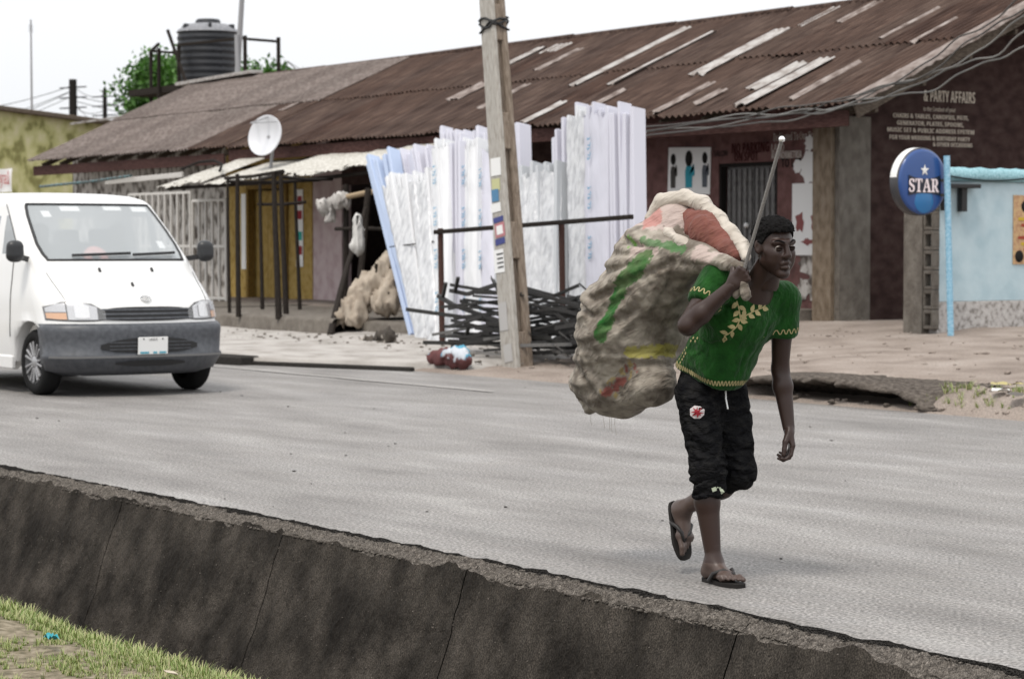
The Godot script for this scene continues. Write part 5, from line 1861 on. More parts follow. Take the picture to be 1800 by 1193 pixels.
func build_stall() -> void:
	var vc := plain(Color.WHITE, 0.85)
	vc.vertex_color_use_as_albedo = true
	M.vertex = vc
	# bundles of white ceiling strips stood on end
	var tints := [[0.62, 0.63, 0.65], [0.38, 0.46, 0.62], [0.54, 0.54, 0.61], [0.46, 0.48, 0.5]]
	var mats := []
	for k in 4:
		var row := []
		var c: Array = tints[k]
		for j in 3:
			row.append(plain(lin(c[0], c[1], c[2]), 0.45) if j == 0 else row[0])
		mats.append(row)
	var film := blotch([lin(0.36, 0.37, 0.39), lin(0.55, 0.56, 0.58), lin(0.66, 0.67, 0.68)], Vector3(0.9, 2.4, 0.9), 0.3, 0.5, 0.02, 120)
	film.heightmap_texture = wrinkle
	film.heightmap_scale = 1.3
	var blueprint := plain(lin(0.12, 0.32, 0.48), 0.6)
	var nn := FastNoiseLite.new()
	nn.seed = 31
	nn.frequency = 2.2
	var list := [
		[-27.30, -26.81, 0.27, -17.30, -29.16, -28.17, 2.81, 2.78, -17.90, 10, 0, 2],
		[-27.24, -26.99, 0.24, -16.95, -29.55, -28.90, 2.67, 2.75, -17.60, 6, 0, 1],
		[-26.75, -26.42, 0.23, -16.75, -28.53, -27.73, 2.37, 2.37, -17.30, 8, 1, 0],
		[-26.21, -25.94, 0.22, -16.60, -27.65, -27.07, 2.41, 2.41, -17.20, 6, 1, 0],
		[-25.97, -25.72, 0.22, -16.60, -27.20, -26.83, 2.86, 2.87, -17.30, 4, 2, 0],
		[-25.86, -25.58, 0.22, -16.70, -26.83, -26.50, 2.86, 2.88, -17.30, 4, 0, 2],
		[-26.96, -25.97, 0.27, -17.40, -28.25, -27.01, 3.06, 3.02, -18.00, 13, 0, 2],
		[-25.68, -25.36, 0.23, -16.80, -26.62, -26.27, 2.84, 2.83, -17.40, 4, 2, 0],
		[-25.49, -25.12, 0.24, -16.90, -26.39, -25.99, 2.79, 2.79, -17.50, 5, 2, 3],
		[-25.42, -25.13, 0.27, -17.30, -26.15, -25.86, 3.06, 3.03, -17.80, 3, 0, 2],
		[-24.70, -24.29, 0.24, -17.00, -25.52, -25.03, 2.43, 2.45, -17.50, 6, 1, 3],
		[-24.45, -24.01, 0.25, -17.10, -25.25, -24.74, 2.47, 2.50, -17.60, 6, 1, 3],
		[-24.52, -24.12, 0.27, -17.40, -25.36, -24.89, 2.86, 3.12, -17.90, 6, 0, 2],
		[-24.00, -23.67, 0.27, -17.30, -24.80, -24.38, 3.14, 3.15, -17.80, 5, 1, 0],
		[-23.53, -23.04, 0.26, -17.20, -24.29, -23.75, 3.17, 3.18, -17.70, 7, 2, 2],
		[-22.93, -22.48, 0.25, -17.10, -23.66, -23.13, 3.15, 3.10, -17.60, 7, 0, 2],
		[-24.25, -24.11, 0.28, -17.50, -24.98, -24.80, 3.29, 3.28, -18.00, 2, 0, 2]]
	var words := ["tall bundle of striped white strips behind the splayed ones", "bundle of pale blue strips splayed out beside the cloth heap", "short wrapped white bundle leaning on the pale blue strips", "short wrapped white bundle next to the blue-printed strips", "tall printed white bundle at the end of the pipe rail", "thin white bundle standing at the rail post", "wide tall bundle of striped strips behind the rail post", "printed white bundle between rail post and concrete pole", "printed grey bundle directly behind the concrete pole", "thin tied bundle showing past the concrete pole", "short wrapped grey bundle past the concrete pole", "short wrapped grey bundle below the stepped tall ones", "stepped tall bundle rising above the short grey ones", "tall film-wrapped bundle next to the stepped one", "tall printed bundle above the pipe rail", "tall white bundle closing the row beside the maroon wall", "pair of longest strips poking up behind the stepped bundle"]
	for b in list.size():
		var q: Array = list[b]
		var t := thing("strip_bundle", words[b], "panel bundle", Vector3((q[0] + q[1]) / 2, q[2], q[3]), "white ceiling strips on sale")
		var n: int = q[9]
		for k in n:
			var u := (k + 0.5) / n
			var lo := Vector3(lerpf(q[0], q[1], u), q[2] - 0.02, q[3] + 0.05 - 0.15 * rng.randf()) - t.position
			var hi := Vector3(lerpf(q[4], q[5], u), lerpf(q[6], q[7], u) + rng.randf_range(-0.1, 0.06), q[8] + 0.04 - 0.1 * rng.randf()) - t.position
			var st := S()
			var w: float = maxf(absf(q[1] - q[0]), absf(q[5] - q[4]) * 0.8) / n * rng.randf_range(0.6, 0.88)
			bar(st, lo, hi, 0.2, w, 0.006, Vector3.RIGHT)
			obj("strip", st, mats[q[11]][rng.randi() % 3], t)
		if q[10] >= 1:
			# crumpled film round the bundle
			var st := S()
			var rows := []
			var cols := 22
			for j in 40:
				var v := j / 39.0
				var r := []
				for k in cols + 1:
					var u := k / float(cols)
					var lo := Vector3(lerpf(q[0] - 0.02, q[1] + 0.02, u), q[2], q[3] + 0.15)
					var hi := Vector3(lerpf(q[4] - 0.02, q[5] + 0.02, u), lerpf(q[6], q[7], u) - 0.12 + 0.12 * nn.get_noise_2d(u * 3.0 + b, 4.0), q[8] + 0.15)
					var p := lo.lerp(hi, v)
					p.z += 0.022 * nn.get_noise_3d(p.x * 1.6, p.y * 0.9, b * 7.0) + 0.01 * nn.get_noise_3d(p.x * 6.0, p.y * 3.0, b) - 0.1 * pow(absf(2.0 * u - 1.0), 8.0)
					r.append(p - t.position)
				rows.append(r)
			rows.reverse()
			sheet(st, rows)
			if q[10] == 1:
				obj("film", st, film, t)
			else:
				# printed lettering strip
				var lo := Vector3(lerpf(q[0], q[1], 0.35), q[2], q[3] + 0.172)
				var hi := Vector3(lerpf(q[4], q[5], 0.35), q[6], q[8] + 0.172)
				obj("film", st, mats[0][1] if q[11] == 0 else mats[2][1], t)
				var up := (hi - lo).normalized()
				for k in 4:
					var s2 := S()
					# a smudged brand name running up the film: slanted strokes
					for j in 5:
						var c := lo.lerp(hi, 0.14 + 0.21 * k + 0.021 * j) - t.position
						var w := Vector3(0.028, 0, 0)
						bar(s2, c - w, c + w + up * (0.03 if j % 2 == 0 else -0.012), 0.012, 0.004, 0.0, Vector3.BACK)
						bar(s2, c - w * (1.0 if j % 2 == 0 else -1.0), c - w * (1.0 if j % 2 == 0 else -1.0) + up * 0.035, 0.01, 0.004, 0.0, Vector3.BACK)
					obj("blue_print", s2, blueprint, t)
	# pipe rail holding them up
	var rail := thing("pipe_rail", "rusty pipe rail holding back the white strip bundles", "rail", Vector3(-24.5, 0.2, -16.6))
	var rusty := blotch([lin(0.03, 0.018, 0.015), lin(0.075, 0.04, 0.034), lin(0.1, 0.06, 0.05)], 0.3, 0.8, 0.2, 0.03, 121)
	for q in [[Vector3(-25.75, 0.15, -16.42), Vector3(-25.79, 1.66, -16.42)], [Vector3(-23.5, 0.2, -16.72), Vector3(-23.54, 1.74, -16.72)]]:
		var st := S()
		bar(st, q[0] - rail.position, q[1] - rail.position, 0.06, 0.06, 0.008)
		obj("post", st, rusty, rail)
	var st := S()
	bar(st, Vector3(-25.85, 1.61, -16.37) - rail.position, Vector3(-22.2, 1.775, -16.78) - rail.position, 0.055, 0.055, 0.008)
	obj("crossbar", st, M.wood_dark, rail)
	# tie cord round the splayed bundles
	st = S()
	tube(st, [Vector3(-28.0, 1.42, -17.0), Vector3(-27.2, 1.46, -16.9), Vector3(-26.5, 1.5, -16.82)], 0.008, 5)
	single("tie_cord", st, M.dark, "thin dark cord tied across the short wrapped bundles", "cord")

	# concrete electricity pole, H-shaped with rungs, leaning a little
	var pole := thing("concrete_pole", "leaning concrete electricity pole with flyers pasted on it", "utility pole", Vector3(-22.27, 0.03, -15.22))
	pole.rotation = Vector3(0, 0.0, 0.125)
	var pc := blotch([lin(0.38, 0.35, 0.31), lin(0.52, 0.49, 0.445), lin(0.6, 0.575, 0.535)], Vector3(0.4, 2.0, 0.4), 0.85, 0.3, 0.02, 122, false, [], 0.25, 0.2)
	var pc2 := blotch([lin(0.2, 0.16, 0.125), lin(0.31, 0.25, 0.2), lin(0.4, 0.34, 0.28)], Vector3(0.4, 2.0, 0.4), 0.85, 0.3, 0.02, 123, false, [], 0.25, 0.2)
	var tall := 8.6
	for s in [-1.0, 1.0]:
		st = S()
		st.set_smooth_group(-1)
		for j in 20:
			var r0 := []
			for e in [j, j + 1]:
				var y: float = tall * e / 20.0
				var f := lerpf(1.0, 0.62, e / 20.0)
				var ring := [Vector3(-0.14, y, 0.125), Vector3(0.13, y, 0.125), Vector3(0.14, y, 0.112), Vector3(0.14, y, 0.06), Vector3(0.1, y, 0.04), Vector3(-0.1, y, 0.04), Vector3(-0.14, y, 0.06)]
				for k in ring.size():
					ring[k] = ring[k] * Vector3(f, 1, f * s)
				r0.append(ring)
			for k in 7:
				var i := (k + 1) % 7
				if s > 0:
					quad(st, r0[0][k], r0[1][k], r0[1][i], r0[0][i])
				else:
					quad(st, r0[0][i], r0[1][i], r0[1][k], r0[0][k])
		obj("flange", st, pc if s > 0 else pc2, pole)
	st = S()
	bx(st, Vector3(0, tall / 2, 0), Vector3(0.11, tall, 0.07))
	obj("web", st, pc2, pole)
	for k in 7:
		st = S()
		var y := 0.02 + k * 1.25
		var f := lerpf(1.0, 0.62, y / tall)
		bx(st, Vector3(0, y + 0.2, 0), Vector3(0.25 * f, 0.42, 0.115 * f), Basis(), 0.01)
		obj("rung", st, pc2, pole)
	st = S()
	for k in 3:
		var pts := []
		for j in 17:
			var a := TAU * j / 16.0
			pts.append(Vector3(clampf(cos(a) * 0.2, -0.125, 0.125), 3.93 + 0.03 * k + 0.05 * sin(a * 2 + k * 2.0), clampf(sin(a) * 0.2, -0.115, 0.115)))
		tube(st, pts, 0.014, 5, false)
	single("pole_tie", st, M.black, "black cable tied round the leaning concrete pole", "cable").transform = pole.transform
	# flyers: y, height, colour
	var cols := {"w": M.white, "b": plain(lin(0.07, 0.08, 0.22), 0.7), "y": plain(lin(0.5, 0.5, 0.28), 0.7), "t": plain(lin(0.1, 0.22, 0.36), 0.7), "r": plain(lin(0.45, 0.2, 0.22), 0.7), "g": plain(lin(0.42, 0.41, 0.4), 0.8)}
	for q in [[2.32, 0.2, "w", 0.2], [2.12, 0.13, "y", 0.16], [2.0, 0.14, "t", 0.14], [1.86, 0.1, "w", 0.2], [1.72, 0.06, "b", 0.2], [1.6, 0.16, "r", 0.19], [1.6, 0.1, "w", 0.12], [1.47, 0.07, "b", 0.19], [1.25, 0.26, "w", 0.2], [0.62, 0.32, "g", 0.16], [0.2, 0.2, "g", 0.16]]:
		var f := lerpf(1.0, 0.62, q[0] / tall)
		st = S()
		bx(st, Vector3(-0.02 + 0.03 * sin(q[0] * 9), q[0], 0.126 * f + (0.004 if q[3] > 0.13 else 0.008)), Vector3(q[3], q[1], 0.004), Basis(Vector3.BACK, 0.06 * sin(q[0] * 5)))
		obj("flyer", st, cols[q[2]], pole)
	for k in 4:
		st = S()
		bx(st, Vector3(-0.02, 1.33 - 0.05 * k, 0.128), Vector3(0.13 - 0.02 * (k % 2), 0.014, 0.004))
		obj("flyer_print", st, M.dark, pole)

	# heap of scrap iron
	var iron := blotch([lin(0.008, 0.008, 0.008), lin(0.02, 0.019, 0.018), lin(0.05, 0.046, 0.042)], 0.3, 0.6, 0.3, 0.03, 124)
	var iron_pale := blotch([lin(0.08, 0.078, 0.075), lin(0.2, 0.195, 0.19)], 0.3, 0.6, 0.3, 0.03, 125)
	for k in 120:
		var right := k % 5 != 0
		var u := rng.randf()
		var level := rng.randf()
		var c := Vector3(lerpf(-22.9, -20.9, u), 0.0, -15.5 - rng.randf() * 0.7) if right else Vector3(lerpf(-24.2, -22.9, u), 0.0, -15.4 - rng.randf() * 0.5)
		var l := rng.randf_range(0.5, 1.5) if right else rng.randf_range(0.5, 1.5)
		var d := Vector3(rng.randf_range(0.5, 1.0), rng.randf_range(-0.2, 0.2), rng.randf_range(-0.9, 0.6)).normalized()
		var peak := 0.62 if right else 0.3 + 0.5 * smoothstep(-24.8, -23.2, c.x)
		c.y = gy(c.x, c.z) + 0.06 + pow(level, 1.6) * peak + absf(d.y) * l * 0.4
		st = S()
		var a := c - d * l / 2
		var b := c + d * l / 2
		a.y = maxf(a.y, gy(a.x, a.z) + 0.07)
		b.y = maxf(b.y, gy(b.x, b.z) + 0.07)
		var w := rng.randf_range(0.022, 0.045)
		var side := (b - a).normalized().cross(Vector3.UP).normalized()
		bar(st, a, b, w, 0.008)
		bar(st, a + Vector3(0, w / 2, 0) + side * w / 2, b + Vector3(0, w / 2, 0) + side * w / 2, 0.008, w)
		if k % 6 == 0:
			bar(st, b, b + (side * 0.5 + Vector3(0, 0.4, 0)).normalized() * 0.22, w, 0.01)
		single("scrap_bar", st, iron if k % 7 != 3 or c.y > 0.5 else iron_pale, "dark angle-iron bar in the tangled scrap heap behind the pole" if k % 7 != 3 or c.y > 0.5 else "paler bent iron bar low in the tangled scrap heap", "scrap iron", "scrap iron heap")
	# long bent bars sticking out towards the van
	for q in [[Vector3(-24.55, 0.83, -15.6), Vector3(-24.2, 0.72, -15.6), Vector3(-22.8, 0.5, -15.55), "long bent iron bar poking out of the scrap heap"], [Vector3(-24.2, 0.9, -15.55), Vector3(-23.9, 0.86, -15.6), Vector3(-23.3, 0.98, -15.6), "arched iron bar topping the scrap heap"], [Vector3(-23.9, 0.32, -15.5), Vector3(-23.2, 0.45, -15.5), Vector3(-22.6, 0.5, -15.6), "iron bar slanting under the arched one in the heap"]]:
		st = S()
		bar(st, q[0], q[1], 0.045, 0.045)
		bar(st, q[1], q[2], 0.045, 0.045)
		bar(st, q[0] + Vector3(0.1, -0.02, 0), q[0] + Vector3(0.25, 0.16, 0.05), 0.04, 0.03)
		single("bent_bar", st, iron, q[3], "scrap iron")

	# crumpled sack on the pavement by the pole
	crumpled("crumpled_sack", "crumpled white and maroon sack lying at the pole foot", "sack", Vector3(-22.85, 0.06, -14.72), [[Vector3(-0.28, 0.1, 0.02), Vector3(0.1, 0.12, 0), 0.1, 0.13], [Vector3(0.1, 0.12, 0), Vector3(0.3, 0.1, 0.05), 0.13, 0.08]], 0.02, 0.03, Color(0.55, 0.58, 0.62), Color(0.4, 0.43, 0.47), [[Vector3(3, 0, 0), 0.12, Color(0.1, 0.3, 0.42)], [Vector3(0, 9, 0), 0.05, Color(0.13, 0.06, 0.06)]])
	# beige cloth heap in the dark doorway
	crumpled("cloth_heap", "beige cloth sheets slumped over a post by the dark doorway", "cloth", Vector3(-28.7, 0.3, -17.1), [[Vector3(0.1, 0.12, 0.3), Vector3(-0.05, 0.45, 0.1), 0.13, 0.2], [Vector3(-0.05, 0.45, 0.1), Vector3(0.1, 0.95, -0.3), 0.2, 0.12], [Vector3(0.25, 0.35, -0.1), Vector3(0.3, 0.8, -0.3), 0.22, 0.12], [Vector3(-0.2, 0.1, 0.35), Vector3(-0.05, 0.3, 0.3), 0.1, 0.12]], 0.03, 0.05, Color(0.46, 0.4, 0.33), Color(0.26, 0.215, 0.17), [])
	crumpled("plastic_bag", "knotted pale plastic bag tied to the wooden crosspiece", "plastic bag", Vector3(-32.7, 2.1, -18.85), [[Vector3(-0.28, -0.04, 0), Vector3(-0.1, 0.02, 0), 0.14, 0.06], [Vector3(-0.1, 0.02, 0), Vector3(0.22, 0.05, 0), 0.05, 0.15], [Vector3(-0.15, -0.25, 0), Vector3(-0.1, -0.05, 0), 0.05, 0.07]], 0.022, 0.04, Color(0.52, 0.5, 0.48), Color(0.34, 0.32, 0.3), [])
	crumpled("white_rag", "small white rag hanging at the edge of the splayed strips", "rag", Vector3(-29.35, 1.55, -17.3), [[Vector3(0, 0.25, 0), Vector3(0, -0.1, 0), 0.07, 0.12]], 0.022, 0.04, Color(0.6, 0.59, 0.57), Color(0.45, 0.44, 0.42), [])
	crumpled("dark_rubbish", "low dark heap of rubbish in front of the walkway", "rubbish", Vector3(-26.9, 0.14, -16.15), [[Vector3(-0.4, 0.04, 0), Vector3(0.1, 0.08, 0), 0.05, 0.09], [Vector3(0.2, 0.1, 0), Vector3(0.5, 0.12, 0.1), 0.1, 0.09]], 0.022, 0.05, Color(0.12, 0.105, 0.09), Color(0.03, 0.027, 0.025), [[Vector3(0, 5, 0), 0.2, Color(0.4, 0.37, 0.33)]])
	# poles at the dark doorway
	var dp := thing("doorway_frame", "rough pole frame with crosspieces at the dark doorway", "frame", Vector3(-31.8, 0.4, -18.9))
	for q in [[Vector3(-32.6, 0.4, -18.97), Vector3(-32.55, 2.4, -18.97), 0.045, 0], [Vector3(-30.95, 0.3, -18.2), Vector3(-31.25, 2.3, -18.6), 0.05, 0], [Vector3(-32.76, 1.7, -18.9), Vector3(-30.67, 1.67, -18.75), 0.03, 0], [Vector3(-32.4, 2.2, -18.9), Vector3(-30.9, 2.27, -18.75), 0.045, 1]]:
		st = S()
		tube(st, [q[0] - dp.position, (q[0] + q[1]) / 2 - dp.position + Vector3(0.02, 0.02, 0), q[1] - dp.position], q[2], 7)
		obj("post" if q[0].y < 1 else "crosspiece", st, M.wood_dark if q[3] == 0 else plain(lin(0.34, 0.26, 0.17), 0.8), dp)
	st = S()
	tube(st, [Vector3(-28.59, 0.2, -16.4), Vector3(-29.5, 0.8, -17.1), Vector3(-30.0, 1.15, -17.5), Vector3(-30.8, 1.72, -18.2), Vector3(-31.0, 2.0, -18.4)], [0.05, 0.045, 0.04, 0.035, 0.03], 7)
	single("leaning_stick", st, M.wood_dark, "dark crooked stick leaning from pavement into the doorway frame", "stick")
	st = S()
	bx(st, Vector3(-26.35, 0.05, -13.45), Vector3(1.6, 0.12, 0.3), Basis(Vector3.UP, 0.12), 0.02)
	single("kerb_block", st, M.tar, "dark wet kerb block lying at the pavement edge", "kerb block")
	st = S()
	bx(st, Vector3(-24.6, 0.025, -13.95), Vector3(2.9, 0.05, 0.09), Basis(Vector3.UP, 0.32), 0.01)
	single("dark_plank", st, M.tar, "long dark plank lying along the pavement edge", "plank")


func crumpled(called: String, label: String, category: String, at: Vector3, bones: Array, cell: float, amp: float, a: Color, b: Color, spots: Array) -> MeshInstance3D:
	var lo := Vector3(9, 9, 9)
	var hi := -lo
	for q in bones:
		var m := maxf(q[2], q[3]) + 0.12
		lo = lo.min(q[0]).min(q[1])
		hi = hi.max(q[0]).max(q[1])
	lo -= Vector3.ONE * 0.34
	hi += Vector3.ONE * 0.34
	var f := Crumple.new(lo, hi, cell)
	f.amp = amp
	f.n1.seed = called.length() * 3
	f.n1.frequency = 3.2
	f.n2.seed = called.length() * 5
	f.n2.frequency = 9.0
	f.tone_a = a
	f.tone_b = b
	f.spots = spots
	for q in bones:
		f.cap(q[0], q[1], q[2], q[3], 0.06)
	f.warp(0.15)
	var s := Soup.new()
	f.append(s, true)
	var o := single(called, s, M.vertex, label, category)
	o.position = at
	return o


const MAN := Vector3(-7.95, 0.0, -6.53)


class Flesh extends Field:
	func paint(p: Vector3) -> Color:
		var c := Color(0.036, 0.0225, 0.0175)
		if p.y < 0.09 or (p.x < -0.22 and p.y < 0.36):
			c = Color(0.075, 0.054, 0.045)   # dust on the feet
		return c


class Hair extends Field:
	var n := FastNoiseLite.new()
	var inv: Transform3D
	func bump(p: Vector3) -> float:
		var q := inv * p
		# hairline: low at the nape, over the ear, high on the brow
		var line := -0.05
		if q.x > -0.05:
			line = lerpf(-0.05, 0.012, clampf((q.x + 0.05) / 0.04, 0, 1))
		if q.x > 0.012:
			line = lerpf(0.012, 0.068, clampf((q.x - 0.012) / 0.04, 0, 1))
		var f := (line + 0.004 * n.get_noise_3dv(p * 0.6) - q.y) * 0.8
		var here := at_point(p)
		return maxf(here + 0.009 * n.get_noise_3dv(p) + 0.001, f) - here


class Cloth extends Field:
	var folds := []       # centre, direction along the crease, across, wavelength, reach, depth
	var n := FastNoiseLite.new()
	var amp := 0.004
	func bump(p: Vector3) -> float:
		var b := amp * n.get_noise_3dv(p)
		for f in folds:
			var d: Vector3 = p - f[0]
			var w := exp(-d.length_squared() / (f[4] * f[4]))
			if w > 0.03:
				var s := sin(d.dot(f[2]) * TAU / f[3] * 0.5 + 4.5 * n.get_noise_3dv(p * 0.55))
				b += w * f[5] * (1.0 - absf(s) * 2.0) * clampf(0.55 + 1.3 * n.get_noise_3dv(p * 0.8 + Vector3(7, 3, 1)), 0.0, 1.0)
		return b


func finger(f: Field, at: Vector3, dir: Vector3, pn: Vector3, seg: Array, curl: Array, r: float) -> void:
	var p := at
	var ax := dir.cross(pn).normalized()
	var d := dir
	for k in 3:
		d = d.rotated(ax, deg_to_rad(curl[k]))
		var q: Vector3 = p + d * seg[k]
		f.cap(p, q, r * (1.0 - 0.1 * k), r * (0.92 - 0.12 * k), 0.004)
		p = q


func hand(s: Soup, wrist: Vector3, dn: Vector3, pn: Vector3, lat: Vector3, curl: Array, thumb: Array, size := 1.0) -> void:
	# dn towards the fingers, pn out of the palm, lat towards the index side
	var f := Flesh.new(wrist - Vector3(0.16, 0.18, 0.16), wrist + Vector3(0.16, 0.18, 0.16), 0.0042)
	f.cap(wrist - dn * 0.05, wrist + dn * 0.012, 0.026, 0.023, 0.01, lat, 1.15)
	for k in 4:
		var off := 0.029 - 0.0195 * k
		var kn := wrist + dn * (0.082 - 0.006 * absf(k - 1)) * size + lat * off - pn * 0.004
		f.cap(wrist + dn * 0.01 + lat * off * 0.55, kn, 0.015, 0.0115, 0.012)
		var l := [0.042, 0.046, 0.043, 0.034][k] as float * size
		finger(f, kn, dn, pn, [l, l * 0.62, l * 0.5], curl[k], 0.0098 if k < 3 else 0.0085)
	var t0: Vector3 = wrist + dn * 0.022 + lat * 0.02 + pn * 0.006
	var t1: Vector3 = t0 + (dn * thumb[0] + lat * thumb[1] + pn * thumb[2]).normalized() * 0.044
	var t2: Vector3 = t1 + (dn * thumb[3] + lat * thumb[4] + pn * thumb[5]).normalized() * 0.034
	var t3: Vector3 = t2 + (dn * thumb[3] + lat * thumb[4] * 0.5 + pn * thumb[5]).normalized() * 0.022
	f.cap(t0, t1, 0.017, 0.0125, 0.012)
	f.cap(t1, t2, 0.0122, 0.0105, 0.004)
	f.cap(t2, t3, 0.0105, 0.009, 0.004)
	f.append(s, true)


func foot(s: Soup, heel: Vector3, fw: Vector3, up: Vector3, side: Vector3, ankle: Vector3, shin: Vector3) -> void:
	# heel = underside of the heel; side points to the big toe
	var f := Flesh.new(heel - Vector3(0.3, 0.3, 0.14), heel + Vector3(0.32, 0.3, 0.14), 0.0052)
	f.cap(heel + up * 0.03 + fw * 0.025, heel + up * 0.05 + fw * 0.04, 0.03, 0.03, 0.02)
	f.cap(heel + up * 0.05 + fw * 0.04, ankle, 0.032, 0.034, 0.025)
	f.cap(ankle, ankle + shin * 0.06, 0.034, 0.035, 0.02)
	f.cap(ankle - up * 0.022 + fw * 0.012, heel + fw * 0.16 + up * 0.026, 0.03, 0.02, 0.03, side, 1.3)
	f.cap(heel + up * 0.024 + fw * 0.03, heel + fw * 0.165 + up * 0.02, 0.024, 0.019, 0.02, side, 1.35)
	f.cap(heel + fw * 0.155 + side * 0.026 + up * 0.02, heel + fw * 0.165 - side * 0.03 + up * 0.018, 0.02, 0.017, 0.015)
	for k in 5:
		var off := 0.03 - 0.0165 * k
		var r := 0.0125 if k == 0 else 0.0088
		var l := [0.068, 0.062, 0.055, 0.046, 0.036][k] as float
		var a := heel + fw * (0.168 - 0.006 * k) + side * off + up * 0.02
		f.cap(a, a + fw * l * 0.6 + up * 0.004, r * 1.05, r, 0.006)
		f.cap(a + fw * l * 0.6 + up * 0.004, a + fw * l - up * 0.005, r, r * 0.9, 0.004)
	f.append(s, true)


func sandal(parent: Node, heel: Vector3, fw: Vector3, up: Vector3, side: Vector3) -> void:
	var st := S()
	st.set_smooth_group(-1)
	var out := []
	for k in 28:
		var a := TAU * k / 28.0
		var u := 0.5 - 0.5 * cos(a)
		var w := (0.036 + 0.014 * smoothstep(0.35, 0.75, u)) * pow(absf(sin(a)), 0.6) * signf(sin(a))
		out.append(heel + fw * (-0.012 + 0.272 * u) + side * (w + 0.003))
	var c := heel + fw * 0.12
	for k in 28:
		var a: Vector3 = out[k]
		var b: Vector3 = out[(k + 1) % 28]
		tri(st, c + up * 0.001, a + up * 0.001, b + up * 0.001)
		tri(st, c - up * 0.016, b - up * 0.016, a - up * 0.016)
		quad(st, a + up * 0.001, a - up * 0.016, b - up * 0.016, b + up * 0.001)
	var sole := obj("sandal", st, plain(lin(0.022, 0.02, 0.019), 0.7), parent)
	st = S()
	var toe := heel + fw * 0.185 + side * 0.021 + up * 0.002
	for s in [-1.0, 1.0]:
		var root: Vector3 = heel + fw * 0.085 + side * 0.043 * s
		tube(st, [root - up * 0.002, heel + fw * 0.115 + side * 0.041 * s + up * 0.032, heel + fw * 0.15 + side * (0.012 + 0.022 * s) + up * 0.05, toe + up * 0.03, toe], [0.009, 0.009, 0.008, 0.006, 0.004], 6)
	obj("strap", st, plain(lin(0.018, 0.016, 0.016), 0.6), sole)


# strips of print laid on a cloth: each point is dropped on to the field along dir
func ribbon(f: Field, pts: Array, dir: Vector3, w: float, lift := 0.0015) -> SurfaceTool:
	var st := S()
	st.set_smooth_group(-1)
	var line := []
	for p in pts:
		line.append(f.march(p, dir))
	for k in line.size() - 1:
		var a: Vector3 = line[k]
		var b: Vector3 = line[k + 1]
		if a.distance_to(b) > 0.06:
			continue
		var na := f.normal(a)
		var nb := f.normal(b)
		var sa := na.cross(b - a).normalized() * w / 2
		var sb := nb.cross(b - a).normalized() * w / 2
		quad(st, a - sa + na * lift, a + sa + na * lift, b + sb + nb * lift, b - sb + nb * lift)
	return st


